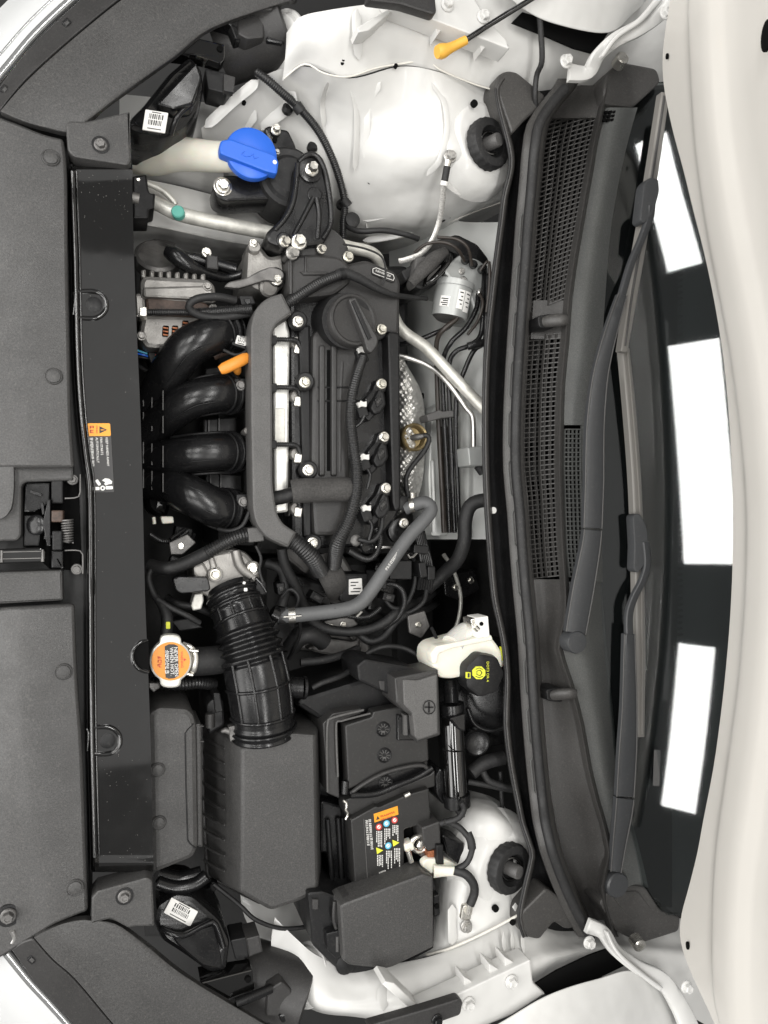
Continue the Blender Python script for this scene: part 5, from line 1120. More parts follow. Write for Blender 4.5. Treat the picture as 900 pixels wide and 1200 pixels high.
# ground straps
t = thing('ground_strap', 'braided silver earth strap bolted to the inner fender beside the strut tower', 'earth strap', (520, 230, -.05), 'earth straps')
bolt((527, 184, .006), 8, t); tube('terminal', [(526, 188, .008), (524, 196, .006)], [.006, .0045], 'zinc', t, seg=10, flat=.4)
tube('heatshrink', [(524, 195, .007), (521, 212, .0)], .0058, 'rubber', t, seg=12)
tube('band', [(521, 212, .0), (520, 217, -.003)], .0062, 'label_white', t, seg=12)
tube('braid', [(520, 216, -.003), (518, 240, -.03), (514, 262, -.055), (505, 284, -.07), (492, 298, -.08), (474, 305, -.085), (468, 306, -.09)], .0055, 'braid', t, seg=10, flat=.6)
t = thing('ground_strap', 'black earth cable from the battery terminal to the white tower panel', 'earth strap', (545, 1060, .0), 'earth straps')
bolt((546, 1085, .008), 7.5, t); prism('terminal', [(540, 1078), (552, 1078), (552, 1066), (548, 1060), (543, 1062)], .008, .0, 'zinc', t, bev=.001, r=2)
tube('crimp', [(549, 1070, .010), (551, 1058, .012)], .006, 'zinc', t, seg=12)
tube('cable', [(551, 1060, .012), (556, 1046, .014), (554, 1034, .015), (545, 1024, .012), (532, 1020, .005)], .0072, 'rubber', t, seg=12)
tube('bare_end', [(536, 1021, .006), (522, 1021, .0), (508, 1021, -.005)], [.0078, .0085, .011], 'milky', t, seg=12, flat=.6)

# ================================================================ brake control unit and lines
ab = thing('brake_control_unit', 'brake control unit with grey motor can and white stickers by the bulkhead', 'control unit', (530, 330, -.16))
k = S(530, 350, -.1)
prism('valve_block', [(518, 316), (540, 297), (562, 304), (582, 322), (584, 352), (574, 374), (556, 366), (546, 334), (528, 328)], -.078, -.2, 'motor_grey', ab, bev=.005, r=4)
tube('motor_can', [(534, 330, -.085), (530, 350, -.09), (526, 372, -.095)], [21.5 * k, 21.5 * k, 21.0 * k], 'motor_grey', ab, seg=40)
tube('can_rim', [(533.5, 332, -.085), (532.5, 338, -.086)], 22.6 * k, 'motor_grey', ab, seg=40)
tube('can_end', [(526, 370, -.095), (525.6, 373, -.096), (525.2, 375, -.096)], [19 * k, 18 * k, 15 * k], 'alloy_dark', ab, seg=36)
for (q, z_) in () and (([(508, 352), (519, 349), (520, 360), (508, 362)], -.072), ([(529, 342), (537, 341), (538, 362), (530, 361)], -.061), ([(538, 342), (546, 346), (547, 366), (539, 363)], -.064)):
    s_ = prism('sticker', q, z_, z_ - .010, 'label_white', ab, bev=.0003, r=1)
    for j in range(4):
        y = q[0][1] + 3 + j * (q[3][1] - q[0][1]) * .2; prism('print_line', [(q[0][0] + 2, y), (q[1][0] - 2, y - .4), (q[1][0] - 2, y + .8), (q[0][0] + 2, y + 1.2)], z_ + .0003, z_ - .001, 'ink', s_, bev=0)
def can_patch(t0, t1, f0, f1, m, nm, up=1.012):
    a, b = W(534, 330, -.085), W(526, 372, -.095); d = (b - a).normalized(); n_ = d.cross(Vector((0, 0, 1))).normalized(); w_ = n_.cross(d); r_ = 21.5 * k * up
    return sheet(nm, [[tuple(a.lerp(b, t0 + (t1 - t0) * i / 2) + n_ * (r_ * math.sin(f0 + (f1 - f0) * j / 6)) + w_ * (r_ * math.cos(f0 + (f1 - f0) * j / 6))) for j in range(7)] for i in range(3)], m, ab, 1, 1, thick=.0004, world=True)
for t0, t1, f0, f1, sd in ((.52, .80, .5, 1.05, 1), (.28, .80, -.25, .12, 2), (.28, .84, -.75, -.3, 3)):
    can_patch(t0, t1, f0, f1, 'label_white', 'sticker')
    for j in range(4): can_patch(t0 + .06 + j * (t1 - t0) * .2, t0 + .06 + j * (t1 - t0) * .2 + .03, f0 + .08, f1 - .08 - .1 * (j % 2), 'ink', 'print_line', 1.02)
prism('electronics_box', [(486, 306), (512, 290), (530, 292), (534, 308), (516, 330), (494, 340), (482, 334)], -.085, -.2, 'plastic_dark', ab, bev=.005, r=4)
prism('box_cover', [(488, 300), (508, 300), (522, 288), (528, 296), (508, 318), (494, 326), (486, 338), (482, 330)], -.075, -.1, 'plastic_grey', ab, bev=.003, r=4)
prism('box_cover', [(500, 322), (524, 302), (528, 310), (520, 324), (496, 336)], -.078, -.1, 'gloss_black', ab, bev=.003, r=4)
prism('bracket', [(490, 296), (508, 282), (536, 274), (560, 286), (574, 304), (566, 316), (546, 302), (520, 292), (500, 304)], -.08, -.12, 'satin_black', ab, bev=.004, r=4)
for (u, v) in ((544, 306), (553, 311), (563, 317), (573, 325), (562, 344), (541, 330)):
    lathe('port', (u, v, -.080), [(.0075, 0), (.0075, .008), (.005, .010), (.004, .010)], 'cast_black' if v < 326 else 'steel', ab, seg=14)
prism('wrap', [(470, 318), (484, 310), (490, 318), (476, 330)], -.09, -.13, 'rubber', ab, bev=.003, r=3)
LN = [([(541, 332, -.075), (542, 346, -.07), (536, 372, -.075), (522, 384, -.08), (512, 400, -.10), (512, 440, -.13), (514, 500, -.14), (517, 560, -.14), (520, 624, -.15)], 'bronze_line'),
      ([(560, 342, -.08), (558, 362, -.075), (546, 384, -.075), (528, 402, -.085), (519, 426, -.11), (520, 480, -.125), (524, 560, -.13), (527, 624, -.14)], 'satin_black'),
      ([(568, 312, -.08), (566, 350, -.07), (564, 390, -.07), (552, 404, -.075), (534, 412, -.085), (526, 430, -.10), (527, 480, -.115), (530, 560, -.12), (533, 624, -.13)], 'satin_black'),
      ([(572, 322, -.07), (570, 370, -.065), (568, 400, -.065), (556, 410, -.07), (546, 430, -.08), (536, 460, -.10), (534, 500, -.105), (536, 560, -.11), (539, 624, -.12)], 'satin_black'),
      ([(466, 404, -.15), (486, 400, -.13), (506, 392, -.11), (524, 384, -.10), (530, 378, -.1)], 'satin_black')]
bl = thing('brake_lines', 'bundle of thin dark brake lines running down the bulkhead', 'brake lines', (525, 520, -.14))
for p, m in LN: tube('line', p, .0044, m, bl, seg=10)
for p in ([(516, 500, -.145), (519, 560, -.145), (522, 624, -.15)], [(523, 500, -.13), (526, 560, -.135), (529, 624, -.14)]): tube('line', p, .0042, 'bronze_line', bl, seg=10)
prism('line_clip', [(500, 486), (516, 480), (518, 482), (538, 480), (538, 488), (518, 490), (502, 494)], -.105, -.14, 'plastic_grey', bl, bev=.002, r=2)
tube('line_clip', [(548, 406, -.064), (556, 404, -.060), (566, 402, -.058)], .007, 'satin_black', bl, seg=10)

# ================================================================ exhaust heat shield
hs = thing('heat_shield', 'dimpled aluminium exhaust heat shield behind the valve cover', 'heat shield', (482, 510, -.2))
G_ = loft_grid([[(460, 412, -.17), (466, 416, -.155), (472, 420, -.15), (478, 430, -.165)], [(460, 446, -.17), (470, 448, -.14), (482, 450, -.13), (493, 458, -.16)], [(460, 490, -.17), (470, 490, -.135), (484, 490, -.125), (498, 490, -.16)], [(460, 536, -.17), (470, 538, -.135), (484, 540, -.125), (497, 540, -.16)], [(460, 570, -.17), (470, 572, -.14), (482, 574, -.13), (494, 568, -.16)], [(462, 606, -.18), (472, 600, -.155), (480, 596, -.15), (488, 588, -.17)]], 14, 34)
G_ = [[(a, b, c + .0030 * math.sin(a * .95 + 1.3 * math.sin(b * .11)) * math.sin(b * .72 + 1.1 * math.sin(a * .31)) + .0022 * math.sin(a * .33 + b * .19)) for a, b, c in r_] for i_, r_ in enumerate(G_)]
vs, fs = sheet_mesh(G_, thick=.001); add('shield', mesh('shield', vs, fs, True, 60), 'foil', hs)
kk = S(482, 513, -.12)
lathe('sensor_cup', (483, 513, -.121), [(16 * kk, -.01), (16.5 * kk, .012), (15.5 * kk, .014), (13.5 * kk, .012), (12 * kk, -.004), (4 * kk, -.006)], 'brass', hs, seg=32)
tube('oxygen_sensor', [(482, 513, -.118), (490, 512, -.108), (496, 511, -.104)], [.005, .006, .004], 'alloy_dark', hs, seg=12)
tube('sensor_lead', [(492, 512, -.11), (500, 510, -.105), (503, 516, -.105), (496, 530, -.11), (484, 545, -.12), (476, 560, -.125), (478, 580, -.12), (484, 596, -.12)], .0045, 'rubber', hs, seg=10)
tube('bracket', [(484, 578, -.115), (485, 588, -.11)], .007, 'zinc', hs, seg=12, flat=.4)

# ================================================================ hoses around the gearbox
t = thing('coolant_hose', 'thick grey rubber coolant hose with metal clamps bending over the gearbox', 'hose', (430, 690, -.1))
tube('hose', [(326, 722, -.085), (345, 721, -.08), (375, 718, -.075), (404, 714, -.07), (420, 708, -.068), (432, 696, -.068), (454, 664, -.065), (478, 630, -.062), (500, 606, -.066), (505, 596, -.07), (498, 589, -.078), (484, 592, -.088), (474, 596, -.095)], .0118, 'rubber_grey', t, seg=20, step=.004)
tube('end_boot', [(326, 722, -.086), (334, 721.5, -.085)], .0135, 'rubber', t, seg=18)
for p in ([(338, 721.4, -.082), (346, 720.8, -.08)], [(480, 593, -.09), (485, 592, -.087)]): tube('clamp', p, .0130, 'zinc', t, seg=20)
tube('clamp_ear', [(332, 723, -.066), (353, 721.5, -.066)], .0018, 'zinc', t, seg=6)
glyphs((452, 668), 12, 3.2, -55, -.0522, 'label_white', t, 9); glyphs((392, 715), 1, 5, 0, -.0618, 'ink', t, 3)
tube('clip_tip', [(418, 722, -.075), (424, 716, -.07)], .003, 'zinc', t, seg=6)
H = [('black rubber hose dropping beside the gearbox from the channel', [(330, 642, -.09), (334, 662, -.10), (348, 690, -.12), (358, 714, -.14), (372, 732, -.15), (400, 740, -.15), (430, 738, -.14), (450, 730, -.13), (470, 714, -.14), (500, 700, -.22), (512, 690, -.3)], .0085),
     ('black hose curving low under the grey coolant hose', [(420, 742, -.16), (434, 752, -.15), (450, 746, -.145), (464, 728, -.14), (480, 718, -.15), (500, 714, -.22), (512, 706, -.3)], .0072),
     ('short black pipe beside the intake bellows', [(312, 660, -.14), (330, 668, -.13), (334, 690, -.13), (330, 712, -.12)], .009),
     ('black heater hose rising to the bulkhead below the brake lines', [(500, 690, -.16), (520, 672, -.14), (536, 656, -.11), (544, 634, -.09), (545, 610, -.08), (552, 592, -.07), (568, 586, -.06), (590, 586, -.05)], .0125),
     ('thin black cable hanging behind the coolant hose', [(478, 640, -.1), (486, 660, -.11), (485, 688, -.12), (474, 710, -.13), (460, 712, -.13), (450, 700, -.13)], .0038),
     ('thin black lead looping beside the wire bundle', [(500, 690, -.12), (496, 706, -.13), (478, 718, -.14), (462, 716, -.14)], .004),
     ('thick dark pipe below the corrugated conduit end', [(340, 760, -.16), (352, 746, -.15), (366, 744, -.15), (380, 752, -.16)], .016)]
for l, p, r in H: tube('rubber_hose', p, r, 'rubber', None, seg=12, label=l, cat='hose', group='black hoses round the gearbox')
t = thing('gearbox_sensor', 'black sensor housing with white printed label on the gearbox', 'sensor', (410, 690, -.15))
prism('housing', [(398, 672), (432, 672), (434, 704), (420, 712), (398, 704)], -.112, -.2, 'plastic_dark', t, bev=.004, r=3)
lb = prism('printed_label', [(409, 679), (424, 677.5), (425, 696), (409, 697)], -.1095, -.115, 'label_white', t, bev=.0003, r=1)
for j, (a, b) in enumerate(((411, 420), (411, 417), (414, 423), (411, 422))): prism('print_line', [(a, 682 + j * 3.6), (b, 681.7 + j * 3.6), (b, 683 + j * 3.6), (a, 683.3 + j * 3.6)], -.1092, -.112, 'ink', lb, bev=0)
t = thing('wire_bundle', 'cluster of black wires and connectors behind the coolant hose', 'wiring', (492, 660, -.12))
for k_ in range(6): tube('wire', [(484 + k_ * 2.5, 618 + k_, -.10), (490 + k_ * 2, 640, -.09 - k_ * .004), (494 + k_ * 2.4, 664, -.09 - k_ * .003), (490 + k_ * 3, 690, -.12)], .003, 'conduit', t, seg=8)
for (u, v, w, h, a) in ((494, 644, 18, 10, 5), (506, 672, 9, 16, 0), (496, 668, 9, 18, -8), (470, 668, 26, 22, 0), (446, 680, 16, 20, 4)): prism('connector', orect(u, v, w, h, a), -.078, -.12, 'plastic_dark', t, bev=.002, r=2)
tube('hook', [(478, 650, -.085), (482, 654, -.082), (490, 646, -.08)], .002, 'alloy', t, seg=6)
t = thing('valve_stub', 'small black elbow and tubes below the coil leads', 'connector', (420, 636, -.1))
lathe('cup', (426, 640, -.1), [(.012, 0), (.012, .02), (.010, .022), (.009, .012)], 'satin_black', t); lathe('boss', (414, 633, -.1), [(.01, 0), (.01, .016), (.007, .018)], 'alloy_dark', t)
prism('sensor_strip', rect(440, 640, 462, 643), -.085, -.1, 'steel', t, bev=.001)

# ================================================================ throttle body, bellows, air box
tb = thing('throttle_body', 'cast aluminium throttle body with black cover ahead of the bellows', 'throttle body', (262, 672, -.15))
prism('casting', [(226, 662), (240, 648), (272, 642), (288, 646), (304, 664), (306, 684), (296, 700), (250, 704), (228, 690)], -.088, -.2, 'alloy', tb, bev=.008, r=6)
prism('casting_rib', [(244, 650), (250, 648), (258, 676), (250, 680)], -.08, -.1, 'alloy', tb, bev=.003, r=2)
tube('casting_rib', [(276, 646, -.086), (282, 664, -.082), (294, 674, -.084)], .008, 'alloy', tb, seg=12)
prism('flange', [(226, 664), (238, 658), (246, 672), (240, 680), (228, 676)], -.084, -.12, 'alloy', tb, bev=.004, r=4)
for (u, v) in ((252, 673), (296, 666)): lathe('bolt_boss', (u, v, -.085), [(.012, -.01), (.012, .004), (.011, .005)], 'alloy', tb); bolt((u, v, -.08), 7, tb)
prism('motor_cover', [(202, 679), (208, 676), (244, 676), (247, 690), (244, 693), (212, 696), (206, 692)], -.068, -.1, 'satin_black', tb, bev=.002, r=3)
prism('white_clip', [(228, 696), (238, 695), (239, 704), (236, 714), (226, 716), (224, 710)], -.10, -.13, 'pipe_white', tb, bev=.002, r=1)
prism('connector', [(302, 676), (312, 682), (313, 696), (304, 700), (298, 688)], -.075, -.12, 'plastic_dark', tb, bev=.003, r=2)
for k_ in range(3): tube('connector_edge', [(300 + k_ * 3, 678 + k_ * 3, -.073), (308 + k_ * 2, 686 + k_ * 4, -.072)], .0016, 'satin_black', tb, seg=6)
t = thing('wiring_loom', 'corrugated conduit and taped cable above the throttle body', 'wiring', (260, 640, -.08), 'corrugated wiring conduits')
tube('conduit', [(242, 648, -.075), (262, 637, -.068), (280, 629, -.066), (294, 626, -.068)], .0108, 'conduit', t, seg=14, corr=.0042, depth=.16)
prism('end_plug', [(290, 619), (308, 617), (310, 634), (292, 636)], -.055, -.1, 'plastic_grey', t, bev=.002, r=2)
tube('taped_cable', [(246, 646, -.076), (226, 656, -.085), (206, 664, -.09), (190, 666, -.095), (176, 662, -.11)], [.011, .0105, .0105, .0105, .010], 'rubber', t, seg=12)
tube('drain_cable', [(180, 664, -.10), (174, 676, -.10), (180, 696, -.10), (190, 710, -.09), (196, 726, -.08), (194, 744, -.075)], [.004, .0045, .005, .007, .009, .009], 'rubber', t, seg=12)
tube('thin_cable', [(184, 702, -.09), (200, 712, -.085), (220, 722, -.08), (234, 730, -.085)], .0045, 'rubber', t, seg=10)
prism('plug', [(200, 728), (226, 724), (238, 736), (210, 740)], -.1, -.14, 'plastic_dark', t, bev=.002, r=2)
for p in (((200, 632), (216, 620)), ((204, 648), (214, 634)), ((222, 640), (228, 626))): tube('stay', [(p[0][0], p[0][1], -.12), (p[1][0], p[1][1], -.13)], .003, 'satin_black', t, seg=8)
prism('bracket_plate', [(206, 616), (226, 620), (224, 636), (202, 640)], -.16, -.2, 'under_dark', t, bev=.002, r=2)
t = thing('vacuum_stub', 'small pale plastic plug under the last intake runner', 'connector', (195, 610, -.15))
prism('plug', [(188, 605), (203, 605), (204, 613), (190, 614)], -.125, -.15, 'milky', t, bev=.002, r=2); tube('nib', [(180, 606, -.14), (181, 614, -.14)], .003, 'milky', t, seg=8)
bw = thing('intake_bellows', 'black ribbed rubber intake bellows from throttle body to air filter box', 'intake duct', (300, 780, -.12))
path = [(270, 690, -.105), (277, 708, -.092), (284, 728, -.08), (291, 750, -.07), (297, 772, -.063), (303, 800, -.058), (307, 830, -.058), (309, 862, -.062)]
rads = [.040, .042, .043, .047, .049, .0505, .0495, .0475]
def bel(t):
    if .03 < t < .16: return 1 + .05 * math.sin(t * 180)
    if .30 < t < .52: return 1 + .085 * math.sin((t - .30) / .22 * 2 * math.pi * 4)
    if t > .90: return 1.035 + .02 * math.sin(t * 160)
    return 1
tube('duct', path, rads, 'satin_black', bw, seg=48, step=.0018, prof=bel, ang=70)
def surf(tq, phi, up=1.004):                                              # point on the duct surface
    i = min(len(path) - 2, int(tq * (len(path) - 1))); f = tq * (len(path) - 1) - i
    a, b = W(*path[i]), W(*path[i + 1]); p = a.lerp(b, f); r = (rads[i] * (1 - f) + rads[i + 1] * f) * up; d = (b - a).normalized()
    n = d.cross(Vector((0, 0, 1))).normalized(); w = n.cross(d)
    return tuple(p + n * (r * math.sin(phi)) + w * (r * math.cos(phi)))
for phi in (-1.0, -.42, .3, .85):
    tube('grid_rib', [surf(.56 + k * .027, phi) for k in range(13)], .0026, 'satin_black', bw, seg=8, world=True)
    tube('grid_rib', [surf(.15 + k * .015, phi) for k in range(9)], .0024, 'satin_black', bw, seg=8, world=True)
for tq in (.57, .72, .88): tube('grid_rib', [surf(tq, -1.5 + k * .2) for k in range(16)], .0028, 'satin_black', bw, seg=8, world=True)
for tq in (.16, .27): tube('grid_rib', [surf(tq, -1.5 + k * .2) for k in range(16)], .0028, 'satin_black', bw, seg=8, world=True)
tube('clamp', [surf(.955, -1.5 + k * .15, 1.055) for k in range(21)], .0028, 'satin_black', bw, seg=8, world=True)
tube('clamp', [surf(.08, -1.3 + k * .13, 1.05) for k in range(21)], .0032, 'satin_black', bw, seg=8, world=True)
prism('clamp_screw', [(268, 852), (276, 850), (278, 866), (270, 870)], -.045, -.06, 'alloy_dark', bw, bev=.002, r=1); tube('clamp_screw', [(260, 857, -.055), (266, 856, -.052), (284, 866, -.052)], [.003, .005, .0045], 'alloy_dark', bw, seg=10); bolt((281, 864, -.046), 4.5, bw, 'alloy_dark')
for v in (684, 692): prism('clamp_mark', rounded(orect(286, v, 3, 5, 20), 1), -.060, -.064, 'label_white', bw, bev=.0003) if v == 684 else prism('clamp_mark', rounded(orect(288, v - 1, 4, 4, 0), 1), -.058, -.062, 'label_white', bw, bev=.0003)
tube('side_port', [(336, 806, -.06), (348, 806, -.055), (356, 806, -.052)], [.018, .0165, .0165], 'satin_black', bw, seg=24); tube('port_rim', [(355, 806, -.052), (358, 806, -.052)], .0182, 'satin_black', bw, seg=24)
tube('small_port', [(318, 718, -.085), (326, 722, -.085)], .013, 'satin_black', bw, seg=16)
ax_ = thing('air_filter_box', 'large grained black air filter box at the end of the bellows', 'air filter box', (300, 960, -.2))
T_ = rounded([(283, 879), (300, 868), (345, 859), (370, 861), (373, 1043), (352, 1055), (318, 1067), (282, 1046)], [3, 0, 0, 4, 4, 8, 6, 4], 4)
B_ = rounded([(236, 846), (262, 834), (350, 836), (376, 842), (378, 1040), (352, 1050), (304, 1056), (244, 1026)], [3, 0, 0, 4, 4, 8, 6, 4], 4)
frustum('lid', T_, -.028, B_, -.16, 'plastic', ax_, bev=.005)
frustum('body', [(p_[0] + (1 if p_[0] < 300 else 0), p_[1]) for p_ in B_], -.158, [(p_[0] + 6, p_[1]) for p_ in B_], -.36, 'plastic_dark', ax_, bev=.002)
for k_ in range(9):
    v = 868 + k_ * 18; tube('side_rib', [(239, v - 4, -.150), (252, v + 4, -.112), (263, v + 9, -.080)], [.0022, .0030, .0012], 'plastic', ax_, seg=8)
tube('lid_seam', [(236, 848, -.158), (238, 940, -.158), (243, 1026, -.158), (304, 1057, -.158), (352, 1052, -.158)], .0035, 'plastic_fine', ax_, seg=8, smooth_path=False)
for u in (318, 326, 332): prism('lug', rect(u, 858, u + 3, 872), -.020, -.04, 'plastic', ax_, bev=.001)
prism('inlet', [(242, 826), (250, 818), (262, 820), (264, 850), (244, 862)], -.08, -.2, 'plastic_dark', ax_, bev=.004, r=4); tube('inlet_knob', [(246, 836, -.07), (246, 852, -.07)], .008, 'plastic_fine', ax_, seg=12)
prism('inlet', [(250, 812), (258, 812), (262, 834), (252, 836)], -.075, -.12, 'plastic_dark', ax_, bev=.002, r=2)

# ================================================================ radiator cap, reservoir
k = S(200, 775, -.02)
def cap_outline(f=1.0):
    pts = []
    for i in range(72):
        a = 2 * math.pi * i / 72; r = 25
        e = max(abs(math.sin(a)) - .86, 0) / .14; r += 6.5 * math.sin(min(1, e * 1.3) * math.pi / 2)
        pts.append((200 + r * math.cos(a) * f, 775 + r * math.sin(a) * f))
    return pts
rc = prism('cap', cap_outline(), -.020, -.032, 'pipe_white', rad, bev=.003); rc['label'] = 'silver cap with ears and an orange warning disc'
prism('cap_skirt', [(200 + 22 * math.cos(2 * math.pi * i / 40), 775 + 22 * math.sin(2 * math.pi * i / 40)) for i in range(40)], -.032, -.06, 'zinc', rc, bev=.001)
zz = -.0192
prism('disc', [(200 + 22.5 * math.cos(2 * math.pi * i / 48), 775 + 22.5 * math.sin(2 * math.pi * i / 48)) for i in range(48)], zz, -.021, 'orange', rc, bev=.0003)
prism('disc_band', [(193, 757.5), (198, 755), (204, 755), (208.5, 757), (209.5, 792), (204, 795), (198, 795.5), (194, 794)], zz + .0005, zz - .001, 'label_black', rc, bev=.0002)
for s, u, sz in (('NEVER OPEN', 206.3, 5.9), ('WHEN HOT.', 201.3, 5.9)): text(s, (u, 775.5, zz + .0008), sz, -88, 'label_white', rc)
glyphs((195.8, 762), 6, 4.6, 90, zz + .0008, 'label_white', rc, 11)
text('WARNING', (213, 773, zz + .0004), 4, -88, 'red', rc); text('▲', (216.5, 773, zz + .0004), 4, -88, 'red', rc); glyphs((187, 769), 3, 4.6, 90, zz + .0004, 'red', rc, 12)
tube('filler_neck', [(200, 775, -.06), (201, 775, -.10), (202, 775, -.16)], .026, 'zinc', rad, seg=28)
tube('clamp', [(214, 754, -.05), (224, 760, -.045), (228, 770, -.043), (227, 785, -.045), (222, 792, -.05)], [.003, .005, .006, .005, .003], 'zinc', rad, seg=10, flat=.5)
for p in ([(222, 762, -.04), (232, 763, -.04)], [(216, 789, -.045), (226, 791, -.045)]): tube('clamp_ear', p, .003, 'zinc', rad, seg=8)
t = thing('radiator_hose', 'thick black radiator hose with a yellow paint mark behind the pressure cap', 'hose', (250, 775, -.08))
tube('hose', [(218, 775, -.07), (232, 775, -.068), (256, 773, -.075), (280, 768, -.10), (320, 760, -.15)], .022, 'rubber', t, seg=24)
prism('paint_mark', rounded(orect(229, 777, 5, 9, 5), 1), -.046, -.05, 'yellow', t, bev=.0004)
prism('paint_mark', rounded(orect(197, 733, 5, 8, 0), 1), -.0655, -.07, 'yellow', t, bev=.0004)
tube('lower_pipe', [(176, 800, -.09), (210, 802, -.09), (232, 800, -.10), (250, 802, -.12)], .010, 'conduit', t, seg=14, corr=.005)
prism('bracket', [(174, 800), (186, 800), (188, 806), (180, 812), (174, 806)], -.07, -.1, 'alloy_dark', t, bev=.002, r=1)
cr_ = thing('coolant_reservoir', 'grained black reservoir box with two push clips beside the crossmember', 'reservoir', (205, 930, -.1))
prism('shell', [(174, 836), (186, 828), (220, 830), (228, 838), (231, 850), (233, 992), (227, 1006), (182, 1024), (177, 1020)], -.030, -.2, 'plastic', cr_, bev=.008, r=[4, 6, 8, 4, 4, 6, 8, 4, 2])
prism('side_step', [(218, 858), (228, 848), (236, 848), (238, 994), (222, 990), (219, 980)], -.040, -.12, 'plastic', cr_, bev=.003, r=3)
tube('step_groove', [(227, 848, -.0305), (217, 858, -.0298), (218, 920, -.0298), (220, 986, -.0298), (229, 994, -.0305)], .0011, 'plastic_dark', cr_, seg=6, smooth_path=False)
for (u, v) in ((185, 902), (186.5, 964)): clip((u, v, -.0298), 8.5, cr_)
for v in (851, 869): tube('mark', [(234, v, -.0385), (239, v, -.0385)], .0006, 'plastic_grey', cr_, seg=6)
t = thing('cooling_duct', 'dark round duct rim below the reservoir box', 'duct', (215, 1030, -.12))
tube('ring', [(184, 1034, -.07), (205, 1040, -.07), (228, 1036, -.07), (242, 1026, -.07)], .010, 'satin_black', t, seg=14)
tube('ring', [(184, 1024, -.085), (210, 1030, -.085), (236, 1024, -.085)], .012, 'satin_black', t, seg=14)
tube('thin_wire', [(250, 1036, -.1), (280, 1060, -.09), (300, 1078, -.08), (330, 1088, -.08), (362, 1086, -.09)], .0035, 'rubber', None, seg=8, label='thin black cable slung below the air filter box', cat='cable')

# ================================================================ battery, terminal cover, fuse boxes
bt = thing('battery', 'black car battery with vent plugs, carry handle and warning label', 'battery', (440, 930, -.25))
prism('insulation', [(347, 826), (352, 818), (430, 794), (472, 806), (478, 818), (470, 830), (386, 850), (378, 846)], -.075, -.3, 'plastic_dark', bt, bev=.008, r=4)
prism('tray', [(378, 848), (390, 836), (424, 830), (424, 836), (396, 846), (398, 936), (384, 930)], -.05, -.3, 'plastic_fine', bt, bev=.002, r=2)
tube('tray_edge', [(384, 928, -.046), (383, 880, -.046), (384, 848, -.046), (390, 841, -.046), (426, 832, -.046)], .0022, 'plastic_grey', bt, seg=8)
tube('tray_edge', [(396, 910, -.042), (394, 850, -.042), (400, 845, -.042), (434, 836, -.042)], .0018, 'plastic_grey', bt, seg=8)
prism('case', [(404, 849), (440, 838), (502, 824), (504, 990), (496, 1016), (414, 1042), (408, 1030)], -.055, -.3, 'satin_black', bt, bev=.004, r=3)
prism('lid', [(404, 850), (436, 840), (437, 834), (500, 822), (503, 892), (480, 900), (440, 912), (408, 926)], -.036, -.06, 'battery_plastic', bt, bev=.003, r=3)
for (u, v) in ((449, 854.5), (450.5, 885), (452, 917)):
    kz = -.0355 if v < 910 else -.0415; kk = S(u, v, kz)
    vp = lathe('vent_plug', (u, v, kz), [(8.8 * kk, -.004), (8.8 * kk, .001), (8 * kk, .0018), (7.2 * kk, .0008), (6.8 * kk, -.0002), (2 * kk, -.0002)], 'plastic_dark', bt, seg=28)
    for j in range(10):
        a = 2 * math.pi * j / 10; tube('plug_rib', [(u + 2.4 * math.cos(a), v + 2.4 * math.sin(a), kz + .0006), (u + 6.6 * math.cos(a), v + 6.6 * math.sin(a), kz + .0006)], .0007, 'plastic_grey', vp, seg=5)
    prism('plug_slot', orect(u, v + 3, 4, 2, 0), kz + .0012, kz, 'plastic_grey', vp, bev=0)
prism('handle_well', [(410, 928), (430, 916), (470, 902), (500, 895), (502, 915), (470, 920), (412, 938)], -.042, -.07, 'satin_black', bt, bev=.002, r=3)
tube('handle', [(411, 930, -.034), (424, 920, -.032), (450, 906, -.031), (480, 898, -.031), (496, 897, -.031), (500, 900, -.032)], .0035, 'plastic_fine', bt, seg=10)
tube('handle', [(411, 932, -.032), (440, 930, -.031), (466, 920, -.031), (490, 910, -.031), (506, 900, -.032)], .0052, 'satin_black', bt, seg=10)
prism('clamp_bar', [(402, 938), (430, 930), (470, 922), (504, 908), (510, 902), (510, 922), (470, 932), (414, 956), (404, 954)], -.040, -.07, 'battery_plastic', bt, bev=.002, r=3)
tube('clamp_notch', [(402, 938, -.034), (407, 942, -.033), (405, 948, -.033), (408, 954, -.034), (405, 960, -.035)], .0024, 'zinc', bt, seg=8)
tube('handle_hinge', [(405, 915, -.04), (404, 930, -.038)], .006, 'satin_black', bt, seg=10)
cz = -.026
prism('label_cover', [(411, 961), (440, 945), (444, 946), (478, 931), (503, 924), (505, 964), (474, 972), (474, 1020), (450, 1031), (448, 1027), (416, 1041)], cz, -.06, 'battery_plastic', bt, bev=.0025, r=[2, 0, 0, 1, 2, 2, 2, 2, 2, 0, 2])
tube('cover_pin', [(474, 933, -.022), (480, 930, -.022)], .004, 'zinc', bt, seg=8)
